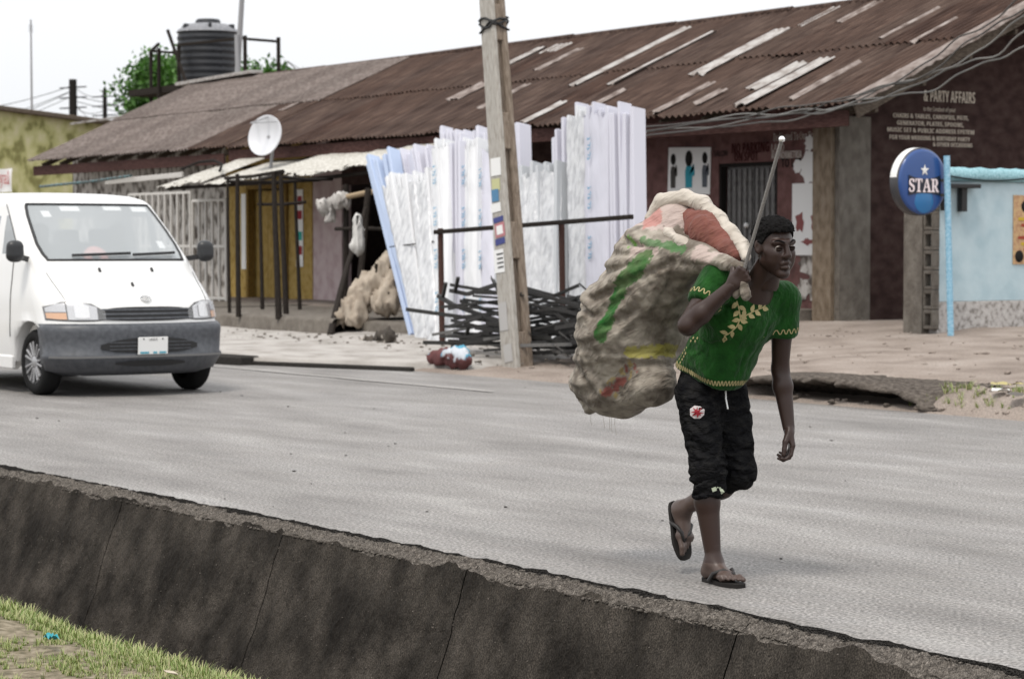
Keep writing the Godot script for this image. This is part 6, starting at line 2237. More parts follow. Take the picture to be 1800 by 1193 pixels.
func build_person() -> void:
	var man := thing("person", "person in green patterned shirt and black trousers carrying a bulging sack", "person", MAN)
	# joints, in metres from the ground under him; x is ahead, z to his own right
	var hip_r := Vector3(-0.12, 0.812, 0.085)
	var knee_r := Vector3(-0.036, 0.45, 0.09)
	var ank_r := Vector3(-0.012, 0.10, 0.072)
	var hip_l := Vector3(-0.123, 0.806, -0.085)
	var knee_l := Vector3(-0.044, 0.459, -0.09)
	var ank_l := Vector3(-0.306, 0.289, 0.0)
	var pelvis := Vector3(-0.134, 0.863, 0)
	var waist := Vector3(-0.075, 0.98, 0)
	var chest := Vector3(0.06, 1.16, 0)
	var neck0 := Vector3(0.19, 1.275, 0)
	var neck1 := Vector3(0.262, 1.37, 0)
	var sh_r := Vector3(0.12, 1.30, 0.165)
	var el_r := Vector3(0.139, 1.114, 0.335)
	var wr_r := Vector3(0.286, 1.281, 0.22)
	var sh_l := Vector3(0.15, 1.215, -0.175)
	var el_l := Vector3(0.092, 0.915, -0.21)
	var wr_l := Vector3(0.15, 0.66, -0.21)
	var soup := Soup.new()
	var f := Flesh.new(Vector3(-0.5, 0.0, -0.32), Vector3(0.42, 1.46, 0.42), 0.0095)
	f.cap(pelvis, waist, 0.085, 0.08, 0.05, Vector3.BACK, 1.4)
	f.cap(waist, chest, 0.08, 0.095, 0.05, Vector3.BACK, 1.4)
	f.cap(chest, Vector3(0.14, 1.235, 0), 0.095, 0.08, 0.05, Vector3.BACK, 1.4)
	f.cap(neck0 - Vector3(0.02, 0.02, 0), neck1, 0.062, 0.054, 0.04)
	f.cap(sh_r, el_r, 0.05, 0.038, 0.04)
	f.cap(sh_r.lerp(el_r, 0.5), el_r, 0.045, 0.038, 0.02)
	f.cap(el_r, el_r.lerp(wr_r, 0.3), 0.037, 0.042, 0.02)
	f.cap(el_r.lerp(wr_r, 0.3), wr_r, 0.041, 0.026, 0.02)
	f.cap(sh_l, sh_l.lerp(el_l, 0.45), 0.052, 0.046, 0.04)
	f.cap(sh_l.lerp(el_l, 0.45), el_l, 0.046, 0.037, 0.02)
	f.cap(el_l, el_l.lerp(wr_l, 0.28), 0.036, 0.042, 0.02)
	f.cap(el_l.lerp(wr_l, 0.28), wr_l, 0.041, 0.026, 0.02)
	f.cap(hip_r, knee_r, 0.075, 0.052, 0.03)
	f.cap(knee_r, knee_r.lerp(ank_r, 0.3) - Vector3(0.012, 0, 0), 0.05, 0.054, 0.02)
	f.cap(knee_r.lerp(ank_r, 0.3) - Vector3(0.012, 0, 0), ank_r, 0.053, 0.033, 0.02)
	f.cap(hip_l, knee_l, 0.075, 0.052, 0.03)
	f.cap(knee_l, knee_l.lerp(ank_l, 0.3) - Vector3(0, 0.01, 0), 0.05, 0.053, 0.02)
	f.cap(knee_l.lerp(ank_l, 0.3) - Vector3(0, 0.01, 0), ank_l, 0.052, 0.033, 0.02)
	f.append(soup, true)
	# hands: the fist at the shoulder and the relaxed one
	var fa := (wr_r - el_r).normalized()
	var dn := (fa + Vector3(0.0, 0.15, -0.1)).normalized()
	var pn := (Vector3(-0.75, 0.15, -0.62) - dn * dn.dot(Vector3(-0.75, 0.15, -0.62))).normalized()
	hand(soup, wr_r, dn, pn, dn.cross(pn) if dn.cross(pn).y > 0 else -dn.cross(pn), [[75, 95, 70], [78, 98, 70], [80, 98, 70], [82, 98, 70]], [0.7, 0.5, 0.6, 0.45, -0.1, 0.9], 0.95)
	dn = Vector3(0.22, -0.97, 0.02).normalized()
	pn = (Vector3(-0.55, 0, 0.83) - dn * dn.dot(Vector3(-0.55, 0, 0.83))).normalized()
	var lat := dn.cross(pn)
	if lat.x < 0:
		lat = -lat
	hand(soup, wr_l, dn, pn, lat, [[18, 38, 42], [24, 48, 45], [28, 52, 48], [30, 50, 45]], [0.85, 0.35, 0.5, 0.95, 0.05, 0.25])
	# feet
	var up_l := Vector3(0.92, 0.39, 0.0).normalized()
	var fw_l := Vector3(0.39, -0.92, 0.04).normalized()
	foot(soup, Vector3(-0.072, 0.016, 0.07), Vector3(0.995, 0, 0.05).normalized(), Vector3.UP, Vector3(0.05, 0, -0.995).normalized(), ank_r, (knee_r - ank_r).normalized())
	foot(soup, Vector3(-0.375, 0.305, 0.0), fw_l, up_l, Vector3(0, 0, 1), ank_l, (knee_l - ank_l).normalized())
	# head
	var hb := Basis(Vector3.UP, -0.14) * Basis(Vector3.BACK, -0.10) * Basis(Vector3.RIGHT, 0.04)
	var ht := Transform3D(hb, Vector3(0.298, 1.442, 0.0))
	var h := Flesh.new(ht.origin - Vector3(0.15, 0.19, 0.13), ht.origin + Vector3(0.16, 0.16, 0.13), 0.0044)
	h.ell(ht * Vector3(-0.02, 0.032, 0), hb, Vector3(0.098, 0.078, 0.074), 0.02)
	h.ell(ht * Vector3(0.028, -0.03, 0), hb, Vector3(0.064, 0.082, 0.06), 0.03)
	h.cap(ht * Vector3(-0.06, -0.16, 0), ht * Vector3(-0.03, -0.05, 0), 0.055, 0.052, 0.025)
	for s in [-1.0, 1.0]:
		h.cap(ht * Vector3(0.0, -0.062, 0.048 * s), ht * Vector3(0.06, -0.103, 0.014 * s), 0.02, 0.019, 0.02)
		h.ell(ht * Vector3(0.05, -0.048, 0.033 * s), hb, Vector3(0.03, 0.036, 0.026), 0.03)
		h.cap(ht * Vector3(0.035, -0.012, 0.051 * s), ht * Vector3(0.068, -0.022, 0.036 * s), 0.016, 0.015, 0.02)
		h.cap(ht * Vector3(0.088, 0.028, 0.012 * s), ht * Vector3(0.068, 0.026, 0.047 * s), 0.011, 0.011, 0.012)
		h.ell(ht * Vector3(0.099, 0.006, 0.031 * s), hb, Vector3(0.018, 0.0125, 0.019), 0.010, true)
		h.cap(ht * Vector3(0.089, -0.0305, 0.013 * s), ht * Vector3(0.096, -0.031, 0.012 * s), 0.011, 0.0095, 0.006)
		# ear
		h.ell(ht * Vector3(-0.012, 0.0, 0.074 * s), hb * Basis(Vector3.BACK, 0.2) * Basis(Vector3.UP, 0.45 * s), Vector3(0.019, 0.032, 0.0085), 0.006)
		h.ell(ht * Vector3(-0.006, 0.002, 0.083 * s), hb, Vector3(0.009, 0.015, 0.006), 0.004, true)
	h.ell(ht * Vector3(0.074, -0.108, 0), hb, Vector3(0.021, 0.017, 0.022), 0.02)
	h.cap(ht * Vector3(0.089, 0.02, 0), ht * Vector3(0.106, -0.024, 0), 0.0085, 0.0125, 0.01)
	h.cap(ht * Vector3(0.102, -0.03, -0.004), ht * Vector3(0.102, -0.03, 0.004), 0.0125, 0.0125, 0.006)
	h.cap(ht * Vector3(0.086, -0.0625, -0.019), ht * Vector3(0.096, -0.056, 0), 0.0075, 0.010, 0.006)
	h.cap(ht * Vector3(0.086, -0.0625, 0.019), ht * Vector3(0.096, -0.056, 0), 0.0075, 0.010, 0.006)
	h.cap(ht * Vector3(0.085, -0.079, -0.016), ht * Vector3(0.095, -0.0775, 0), 0.0075, 0.0105, 0.006)
	h.cap(ht * Vector3(0.085, -0.079, 0.016), ht * Vector3(0.095, -0.0775, 0), 0.0075, 0.0105, 0.006)
	h.cap(ht * Vector3(0.095, -0.0725, -0.023), ht * Vector3(0.108, -0.0665, 0), 0.0028, 0.0032, 0.004, Vector3.RIGHT, 1.0, true)
	h.cap(ht * Vector3(0.095, -0.0725, 0.023), ht * Vector3(0.108, -0.0665, 0), 0.0028, 0.0032, 0.004, Vector3.RIGHT, 1.0, true)
	# frown lines
	h.cap(ht * Vector3(0.1, 0.042, 0.006), ht * Vector3(0.1, 0.028, 0.006), 0.004, 0.004, 0.006, Vector3.RIGHT, 1.0, true)
	h.append(soup, true)
	var skin := plain(Color.WHITE, 0.42)
	skin.vertex_color_use_as_albedo = true
	skin.metallic_specular = 0.42
	obj("body", soup, skin, man)
	for s in [-1.0, 1.0]:
		var st := S()
		lathe(st, [Vector2(0, -0.0125), Vector2(0.0088, -0.0088), Vector2(0.0125, 0), Vector2(0.0108, 0.0062)], 16, ht * Transform3D(Basis(Vector3.BACK, -PI / 2 - 0.05) * Basis(), Vector3(0.0745, 0.003, 0.031 * s)))
		lathe(st, [Vector2(0.0108, 0.0062), Vector2(0.006, 0.011)], 16, ht * Transform3D(Basis(Vector3.BACK, -PI / 2 - 0.05), Vector3(0.0745, 0.003, 0.031 * s)))
		var eye := obj("eye", st, plain(lin(0.3, 0.26, 0.23), 0.35), man)
		st = S()
		lathe(st, [Vector2(0.0085, 0.0096), Vector2(0.0055, 0.0118), Vector2(0, 0.0131)], 14, ht * Transform3D(Basis(Vector3.BACK, -PI / 2 - 0.05), Vector3(0.0745, 0.003, 0.031 * s)))
		obj("iris", st, plain(lin(0.01, 0.007, 0.006), 0.15), eye)
		st = S()
		for e in [1.0, -1.0]:
			var pts := []
			for k in 9:
				var a := -1.0 + k / 4.0
				pts.append(ht * (Vector3(0.0745, 0.003, 0.031 * s) + Vector3(0.0128 * cos(a * 0.8), e * (0.0046 if e > 0 else 0.0068) * cos(a * 1.25) * 0.95 - 0.0008, a * 0.0148)))
			tube(st, pts, [0.002, 0.0036, 0.0046, 0.0048, 0.0048, 0.0048, 0.0046, 0.0036, 0.002], 6)
		var lids := obj("eyelid", st, plain(lin(0.026, 0.017, 0.014), 0.85), eye)
		lids.name = "eyelid"
		st = S()
		var brow := []
		for k in 8:
			var u := k / 7.0
			brow.append(h.march(ht * Vector3(0.13, lerpf(0.026, 0.031, u) + 0.006 * sin(u * PI), s * lerpf(0.014, 0.052, u)), hb * Vector3(-1, 0, 0)))
		tube(st, brow, [0.002, 0.0036, 0.0042, 0.0042, 0.004, 0.0034, 0.0028, 0.0015], 6)
		obj("eyebrow", st, plain(lin(0.008, 0.007, 0.007), 0.9), man)
	var hair := Hair.new(ht.origin - Vector3(0.17, 0.1, 0.13), ht.origin + Vector3(0.14, 0.18, 0.13), 0.0042)
	hair.n.frequency = 62.0
	hair.n.fractal_octaves = 2
	hair.n.seed = 3
	hair.inv = ht.affine_inverse()
	hair.ell(ht * Vector3(-0.022, 0.04, 0), hb, Vector3(0.108, 0.088, 0.081), 0.01)
	hair.ell(ht * Vector3(0.01, 0.075, 0), hb, Vector3(0.08, 0.052, 0.067), 0.02)
	hair.warp(0.2)
	var hs := Soup.new()
	hair.append(hs)
	obj("hair", hs, plain(lin(0.008, 0.0075, 0.0075), 0.9), man)
	dress(man, pelvis, waist, chest, neck0, neck1, sh_r, el_r, sh_l, el_l, hip_r, knee_r, ank_r, hip_l, knee_l, ank_l)
	sandal(man, Vector3(-0.072, 0.016, 0.07), Vector3(0.995, 0, 0.05).normalized(), Vector3.UP, Vector3(0.05, 0, -0.995).normalized())
	sandal(man, Vector3(-0.375, 0.305, 0.0), fw_l, up_l, Vector3(0, 0, 1))
	# steel rod in the fist
	var st := S()
	tube(st, [MAN + Vector3(0.30, 1.27, 0.195), MAN + Vector3(0.326, 1.356, 0.185), MAN + Vector3(0.524, 1.87, 0.16)], 0.0075, 10)
	var rod := thing("steel_rod", "long grey steel rod held upright in the fist", "rod", Vector3.ZERO)
	obj("shaft", st, blotch([lin(0.06, 0.055, 0.05), lin(0.15, 0.14, 0.13), lin(0.32, 0.31, 0.3)], 0.06, 0.45, 0.05, 0.03, 140), rod)
	st = S()
	lathe(st, [Vector2(0, -0.012), Vector2(0.012, -0.008), Vector2(0.0135, 0.004), Vector2(0.008, 0.012), Vector2(0, 0.014)], 12, Transform3D(Basis(), MAN + Vector3(0.527, 1.877, 0.16)))
	obj("bright_tip", st, plain(lin(0.8, 0.8, 0.8), 0.2, 0.6), rod)


func dress(man: Node3D, pelvis: Vector3, waist: Vector3, chest: Vector3, neck0: Vector3, neck1: Vector3, sh_r: Vector3, el_r: Vector3, sh_l: Vector3, el_l: Vector3, hip_r: Vector3, knee_r: Vector3, ank_r: Vector3, hip_l: Vector3, knee_l: Vector3, ank_l: Vector3) -> void:
	# --- trousers, rolled below the knee
	var t := Cloth.new(Vector3(-0.36, 0.3, -0.24), Vector3(0.14, 1.02, 0.24), 0.0085)
	t.n.frequency = 9.0
	t.cap(pelvis + Vector3(0.0, 0.07, 0), pelvis - Vector3(0.0, 0.03, 0), 0.098, 0.1, 0.05, Vector3.BACK, 1.38)
	t.cap(hip_r + Vector3(0.01, -0.01, 0), knee_r + Vector3(0.005, 0.03, 0), 0.094, 0.068, 0.04)
	t.cap(knee_r + Vector3(0.005, 0.04, 0), knee_r.lerp(ank_r, 0.24) + Vector3(0.0, 0, 0), 0.07, 0.062, 0.03)
	t.cap(hip_l + Vector3(0.01, -0.01, 0), knee_l + Vector3(0.012, 0.01, 0), 0.092, 0.068, 0.04)
	t.cap(knee_l + Vector3(0.012, 0.01, 0), knee_l.lerp(ank_l, 0.22), 0.069, 0.06, 0.03)
	t.slice((ank_l - knee_l).normalized(), knee_l.lerp(ank_l, 0.27), 0.012, Vector3(-0.36, 0.3, -0.24), Vector3(0.0, 0.5, 0.0))
	t.slice(Vector3(0.05, -1, 0).normalized(), Vector3(-0.036, 0.37, 0.09), 0.012, Vector3(-0.2, 0.3, 0.0), Vector3(0.14, 0.5, 0.24))
	var kd := (ank_r - knee_r).normalized()
	t.folds = [[knee_r + Vector3(0.03, -0.03, 0.03), Vector3.ZERO, (kd + Vector3(0.25, 0, 0.15)).normalized(), 0.052, 0.15, 0.013], [knee_r + Vector3(0.0, 0.16, 0.06), Vector3.ZERO, (kd + Vector3(-0.5, 0, 0.3)).normalized(), 0.075, 0.13, 0.011], [hip_r + Vector3(0.06, -0.05, 0.03), Vector3.ZERO, Vector3(0.5, 0.8, -0.3).normalized(), 0.07, 0.14, 0.011], [knee_l + Vector3(0.03, 0.0, 0.02), Vector3.ZERO, Vector3(-0.2, -1, 0.2).normalized(), 0.055, 0.15, 0.013], [hip_l + Vector3(0.06, -0.12, 0), Vector3.ZERO, Vector3(0.4, 0.9, 0).normalized(), 0.08, 0.14, 0.011]]
	t.warp(0.04)
	var s := Soup.new()
	t.append(s)
	var black := blotch([lin(0.006, 0.006, 0.007), lin(0.011, 0.011, 0.012), lin(0.026, 0.025, 0.024)], 0.35, 0.85, 0.06, 0.012, 141, false, [0.2, 0.5, 0.95])
	black.metallic_specular = 0.15
	black.heightmap_texture = wrinkle
	black.heightmap_scale = 1.6
	black.uv1_scale = Vector3(2.2, 4.0, 2.2)
	var trousers := obj("trousers", s, black, man)
	# rolled hem
	var st := S()
	var pts := []
	for k in 25:
		var a := TAU * k / 24.0
		pts.append(Vector3(-0.036 + 0.058 * cos(a), 0.375 + 0.006 * sin(a * 3) + 0.004 * cos(a), 0.088 + 0.058 * sin(a)))
	tube(st, pts, 0.0105, 7, false)
	obj("rolled_hem", st, black, trousers)
	# round emblem on the thigh: white eight-sided patch with a red star
	var view := Vector3(0.79, 0.0, 0.61)
	var side := Vector3(0.61, 0, -0.79)
	var c := Vector3(-0.054, 0.735, 0.13)
	st = S()
	st.set_smooth_group(-1)
	for k in 8:
		var a := TAU * (k + 0.5) / 8.0
		var b := TAU * (k + 1.5) / 8.0
		var q := []
		for e in [Vector2.ZERO, Vector2(cos(a), sin(a)), Vector2(cos(b), sin(b))]:
			var p := t.march(c + view * 0.25 + (side * e.x + Vector3.UP * e.y) * 0.031, -view)
			q.append(p + t.normal(p) * 0.006)
		tri(st, q[0], q[2], q[1])
	var patch := obj("emblem_patch", st, plain(lin(0.55, 0.5, 0.5), 0.8), trousers)
	st = S()
	st.set_smooth_group(-1)
	for k in 16:
		var a := TAU * k / 16.0
		var b := TAU * (k + 1) / 16.0
		var q := []
		for e in [Vector2.ZERO, Vector2(cos(a), sin(a)) * (0.026 if k % 2 == 0 else 0.009), Vector2(cos(b), sin(b)) * (0.009 if k % 2 == 0 else 0.026)]:
			var p := t.march(c + view * 0.25 + side * e.x + Vector3.UP * e.y, -view)
			q.append(p + t.normal(p) * 0.0095)
		tri(st, q[0], q[2], q[1])
	obj("emblem_star", st, plain(lin(0.3, 0.03, 0.04), 0.8), patch)
	st = ribbon(t, [Vector3(0.1, 0.405, 0.17), Vector3(0.11, 0.412, 0.155), Vector3(0.12, 0.405, 0.14), Vector3(0.125, 0.39, 0.13)], Vector3(-0.79, 0, -0.61), 0.018, 0.003)
	obj("knee_patch", st, plain(lin(0.5, 0.55, 0.42), 0.8), trousers)
	# drawstring
	st = S()
	tube(st, [Vector3(0.012, 0.87, 0.02), Vector3(0.015, 0.835, 0.03), Vector3(0.03, 0.79, 0.04), Vector3(0.055, 0.75, 0.05)], 0.0035, 6)
	obj("drawstring", st, M.white, trousers)
	# --- shirt, hanging from the leaning chest
	var f := Cloth.new(Vector3(-0.34, 0.78, -0.36), Vector3(0.38, 1.42, 0.4), 0.0085)
	f.n.frequency = 7.0
	f.amp = 0.005
	f.cap(pelvis + Vector3(-0.01, 0.05, 0), waist, 0.112, 0.1, 0.05, Vector3.BACK, 1.4)
	f.cap(waist, chest, 0.1, 0.112, 0.06, Vector3.BACK, 1.38)
	f.cap(chest, Vector3(0.13, 1.24, 0), 0.112, 0.085, 0.06, Vector3.BACK, 1.45)
	# loose front falling straight down
	f.cap(Vector3(0.12, 1.12, 0.0), Vector3(0.015, 0.90, 0.03), 0.075, 0.075, 0.09, Vector3.BACK, 1.35)
	f.cap(Vector3(0.015, 0.90, 0.04), Vector3(-0.01, 0.83, 0.05), 0.07, 0.05, 0.06, Vector3.BACK, 1.2)
	f.cap(sh_r, sh_r.lerp(el_r, 0.42), 0.074, 0.072, 0.05)
	f.cap(sh_l + Vector3(0, 0.005, 0), sh_l.lerp(el_l, 0.44), 0.075, 0.07, 0.05)
	f.cap(Vector3(0.13, 1.27, 0.08), sh_r, 0.055, 0.06, 0.04)
	f.cap(Vector3(0.15, 1.25, -0.08), sh_l, 0.055, 0.06, 0.04)
	# openings
	var ar := (el_r - sh_r).normalized()
	f.slice(ar, sh_r.lerp(el_r, 0.56), 0.008, Vector3(-0.1, 1.0, 0.16), Vector3(0.4, 1.42, 0.4))
	var al := (el_l - sh_l).normalized()
	f.slice(al, sh_l.lerp(el_l, 0.52), 0.008, Vector3(-0.1, 0.9, -0.36), Vector3(0.4, 1.25, -0.125))
	f.slice(Vector3(-0.35, -0.94, 0).normalized(), Vector3(-0.16, 0.91, 0), 0.008, Vector3(-0.34, 0.7, -0.36), Vector3(0.38, 1.0, 0.4))
	f.cap(neck0 + Vector3(0.02, 0.0, 0), neck1 + Vector3(0.06, 0.06, 0), 0.066, 0.085, 0.015, Vector3.BACK, 1.15, true)
	f.folds = [[Vector3(0.1, 1.0, 0.06), Vector3.ZERO, Vector3(0.35, 0.1, 0.93).normalized(), 0.085, 0.2, 0.009], [Vector3(0.02, 0.95, 0.13), Vector3.ZERO, Vector3(0.3, 0.5, 0.8).normalized(), 0.07, 0.12, 0.007], [sh_r + Vector3(0.06, -0.08, 0), Vector3.ZERO, Vector3(0.6, 0.75, -0.2).normalized(), 0.05, 0.1, 0.006], [sh_l + Vector3(0.06, -0.02, 0.1), Vector3.ZERO, Vector3(0.2, 0.5, 0.85).normalized(), 0.05, 0.1, 0.006], [Vector3(-0.02, 0.98, -0.1), Vector3.ZERO, Vector3(0.5, 0.85, 0).normalized(), 0.06, 0.12, 0.006]]
	f.warp(0.04)
	s = Soup.new()
	f.append(s)
	var green := blotch([lin(0.006, 0.036, 0.006), lin(0.009, 0.053, 0.008), lin(0.014, 0.076, 0.012)], 0.3, 0.75, 0.05, 0.012, 142, false)
	green.rim_enabled = true
	green.rim = 0.2
	green.heightmap_texture = wrinkle
	green.heightmap_scale = 0.7
	green.uv1_scale = Vector3(3.0, 1.7, 3.0)
	green.metallic_specular = 0.2
	var shirt := obj("shirt", s, green, man)
	var gold := plain(lin(0.36, 0.31, 0.16), 0.75)
	# sprigs of leaves printed across the chest, drawn on the front plane
	var n := Vector3(0.85, -0.25, 0.46).normalized()
	var rx := n.cross(Vector3.UP).normalized() * -1.0
	var ry := rx.cross(n).normalized() * -1.0
	if ry.y < 0:
		ry = -ry
	if rx.dot(Vector3(0.56, 0, -0.83)) < 0:
		rx = -rx
	var o := Vector3(0.17, 1.135, 0.05)
	var stems := [[Vector2(-0.045, 0.085), Vector2(-0.035, 0.05), Vector2(-0.03, 0.015), Vector2(-0.045, -0.02), Vector2(-0.075, -0.05), Vector2(-0.1, -0.07)], [Vector2(-0.035, 0.005), Vector2(0.0, 0.03), Vector2(0.03, 0.042), Vector2(0.065, 0.05), Vector2(0.09, 0.062)]]
	for sm in stems:
		var line := []
		for k in sm.size() - 1:
			for j in 4:
				line.append(o + n * 0.3 + rx * lerpf(sm[k].x, sm[k + 1].x, j / 4.0) + ry * lerpf(sm[k].y, sm[k + 1].y, j / 4.0))
		obj("stem_print", ribbon(f, line, -n, 0.005), gold, shirt)
		for k in sm.size() - 1:
			for j in 1:
				for sd in [-1.0, 1.0]:
					var at: Vector2 = sm[k].lerp(sm[k + 1], 0.3 + 0.25 * sd)
					var d: Vector2 = (sm[k + 1] - sm[k]).normalized().rotated(sd * 0.85)
					var e := d.orthogonal()
					st = S()
					st.set_smooth_group(-1)
					var l := 0.034
					var rim := []
					for u in [0.0, 0.2, 0.45, 0.7, 1.0]:
						var w: float = 0.0095 * sin(PI * pow(u, 0.8))
						var row := []
						for v in [-1.0, 1.0]:
							var g: Vector2 = at + d * (0.003 + l * u) + e * w * v
							var p := f.march(o + n * 0.3 + rx * g.x + ry * g.y, -n)
							row.append(p + f.normal(p) * 0.002)
						rim.append(row)
					sheet(st, rim, -1)
					obj("leaf_print", st, gold, shirt)
	# wavy borders: hem, sleeves
	var hem := []
	for k in 140:
		var a := lerpf(-0.3, 2.75, k / 139.0)
		var dir := Vector3(cos(a), 0, sin(a))
		var y := 0.862 + 0.075 * clampf((a - 0.7) / 1.6, 0, 1) + (0.0095 if k % 4 < 2 else -0.0095)
		hem.append(Vector3(-0.07, y, 0.02) + dir * 0.35)
	st = S()
	st.set_smooth_group(-1)
	border(f, st, hem, Vector3(-0.07, 0, 0.02))
	obj("hem_print", st, gold, shirt)
	for q in [[sh_r.lerp(el_r, 0.44), ar], [sh_l.lerp(el_l, 0.40), al]]:
		var u: Vector3 = q[1].cross(Vector3(0, 0.3, 1)).normalized()
		var v: Vector3 = q[1].cross(u)
		var ring := []
		for k in 73:
			var a := TAU * k / 72.0
			ring.append(q[0] + (u * cos(a) + v * sin(a)) * 0.16 + q[1] * (0.009 if k % 4 < 2 else -0.009))
		st = S()
		st.set_smooth_group(-1)
		for k in 72:
			var da: Vector3 = (q[0] + q[1] * (0.009 if k % 4 < 2 else -0.009) - ring[k]).normalized()
			var a := f.march(ring[k], da, 0.2)
			var kb := (k + 1) % 72
			var db: Vector3 = (q[0] + q[1] * (0.009 if kb % 4 < 2 else -0.009) - ring[k + 1]).normalized()
			var b := f.march(ring[k + 1], db, 0.2)
			strip(f, st, a, b)
		obj("sleeve_print", st, gold, shirt)
	# side vent beading
	st = S()
	st.set_smooth_group(-1)
	for c2 in 2:
		for k in 9:
			var p0 := Vector3(-0.17 + 0.014 * k, 0.94 + 0.0135 * k, 0.4) + Vector3(0.03, 0, 0) * c2
			var a := f.march(p0, Vector3(0, 0, -1))
			strip(f, st, a, f.march(p0 + Vector3(0.007, 0.008, 0), Vector3(0, 0, -1)), 0.009)
	obj("side_print", st, gold, shirt)


func strip(f: Field, st: SurfaceTool, a: Vector3, b: Vector3, w := 0.0045) -> void:
	if a.distance_to(b) > 0.06 or a.distance_to(b) < 1e-5:
		return
	var na := f.normal(a)
	var nb := f.normal(b)
	var sa := na.cross(b - a).normalized() * w / 2
	quad(st, a - sa + na * 0.002, a + sa + na * 0.002, b + sa + nb * 0.002, b - sa + nb * 0.002)


func border(f: Field, st: SurfaceTool, pts: Array, axis: Vector3) -> void:
	for k in pts.size() - 1:
		var a: Vector3 = pts[k]
		var b: Vector3 = pts[k + 1]
		var pa := f.march(a, (Vector3(axis.x, a.y, axis.z) - a).normalized(), 0.34)
		var pb := f.march(b, (Vector3(axis.x, b.y, axis.z) - b).normalized(), 0.34)
		strip(f, st, pa, pb)


class SackCloth extends Field:
	var n1 := FastNoiseLite.new()
	var n2 := FastNoiseLite.new()
	var n3 := FastNoiseLite.new()
	func ridge(v: float) -> float:
		return 1.0 - 2.0 * absf(v)
	func seg(p: Vector3, a: Vector2, b: Vector2) -> float:
		var q := Vector2(p.x, p.y)
		var t := clampf((q - a).dot(b - a) / (b - a).length_squared(), 0.0, 1.0)
		return (q - a - (b - a) * t).length()
	func bump(p: Vector3) -> float:
		# creases fan out from the fist, then sag across the load
		var d := p - Vector3(0.30, 1.36, 0.19)
		var phi := atan2(d.y, -d.x)
		var far := d.length()
		var low := smoothstep(1.16, 0.9, p.y)
		var fan := exp(-pow((far - 0.28) / 0.3, 2.0))
		var b := fan * 0.006 * ridge(sin(phi * 11.0 + 2.6 * n1.get_noise_3dv(p * 0.8) + p.z * 11.0))
		# long drawn creases towards the fist
		var long := Vector3(far * 0.55, phi * 1.1, p.z * 1.3)
		b += (1.0 - low) * (1.0 - 0.7 * fan) * 0.5 * (0.012 * ridge(n1.get_noise_3dv(long) * 2.4) + 0.006 * ridge(n2.get_noise_3dv(long * Vector3(0.4, 0.9, 0.35)) * 2.0))
		# slumped rolls near the bottom
		var roll := Vector3(p.x * 0.35 + p.y * 0.2, p.y * 1.9 - p.x * 0.5, p.z * 0.3)
		b += low * 0.5 * (0.012 * ridge(n1.get_noise_3dv(roll * 1.3) * 2.2) + 0.006 * ridge(n2.get_noise_3dv(roll) * 2.0))
		b += 0.012 * n1.get_noise_3dv(p * 0.7)
		b += 0.0015 * n3.get_noise_3dv(p)
		# a stitched band round the lower part
		b -= 0.006 * exp(-pow((p.y - 0.93 + 0.06 * p.x) / 0.012, 2.0)) - 0.006 * exp(-pow((p.y - 0.955 + 0.06 * p.x) / 0.01, 2.0))
		return b
	func paint(p: Vector3) -> Color:
		var t := clampf(0.5 + 1.0 * n1.get_noise_3dv(p * 1.9) + 0.8 * n2.get_noise_3dv(p * 2.0), 0.0, 1.0)
		var c := Color(0.125, 0.105, 0.086).lerp(Color(0.35, 0.315, 0.268), t)
		var j := 0.012 * n2.get_noise_3dv(p * 3.0)
		if p.y + 0.3 * n1.get_noise_3dv(p * 2.0) > 1.5:
			c = c.lerp(Color(0.46, 0.37, 0.34), 0.75)
		if p.z > 0.02:
			var g := seg(p, Vector2(-0.20, 1.40), Vector2(-0.36, 1.24)) + j
			g = minf(g, seg(p, Vector2(-0.36, 1.24), Vector2(-0.45, 1.05)) + j + 0.008)
			if g < 0.034 and n2.get_noise_3dv(p * 1.6 + Vector3(3, 0, 0)) < 0.5:
				c = Color(0.025, 0.11, 0.025).lerp(Color(0.15, 0.19, 0.1), t * 0.7)
			elif seg(p, Vector2(-0.24, 1.47), Vector2(-0.02, 1.43)) + j < 0.016:
				c = c.lerp(Color(0.04, 0.15, 0.04), 0.7)
			elif seg(p, Vector2(-0.36, 0.98), Vector2(-0.28, 0.99)) + j < 0.026:
				c = c.lerp(Color(0.33, 0.3, 0.06), 0.75)
			elif seg(p, Vector2(-0.52, 0.80), Vector2(-0.38, 0.92)) + j < 0.03:
				c = c.lerp(Color(0.28, 0.2, 0.04), 0.6) if n2.get_noise_3dv(p * 2.0) > 0.1 else (c.lerp(Color(0.2, 0.045, 0.04), 0.7) if n2.get_noise_3dv(p * 2.0) < -0.15 else c)
			elif seg(p, Vector2(-0.36, 1.60), Vector2(-0.26, 1.56)) + j < 0.04 or seg(p, Vector2(-0.5, 1.5), Vector2(-0.36, 1.62)) + j < 0.014:
				c = c.lerp(Color(0.4, 0.16, 0.14), 0.7)
			elif seg(p, Vector2(-0.41, 1.545), Vector2(-0.36, 1.555)) + j < 0.008:
				c = Color(0.03, 0.03, 0.035)
			elif seg(p, Vector2(-0.33, 1.475), Vector2(-0.30, 1.455)) + j < 0.014:
				c = Color(0.16, 0.3, 0.08)
		return c


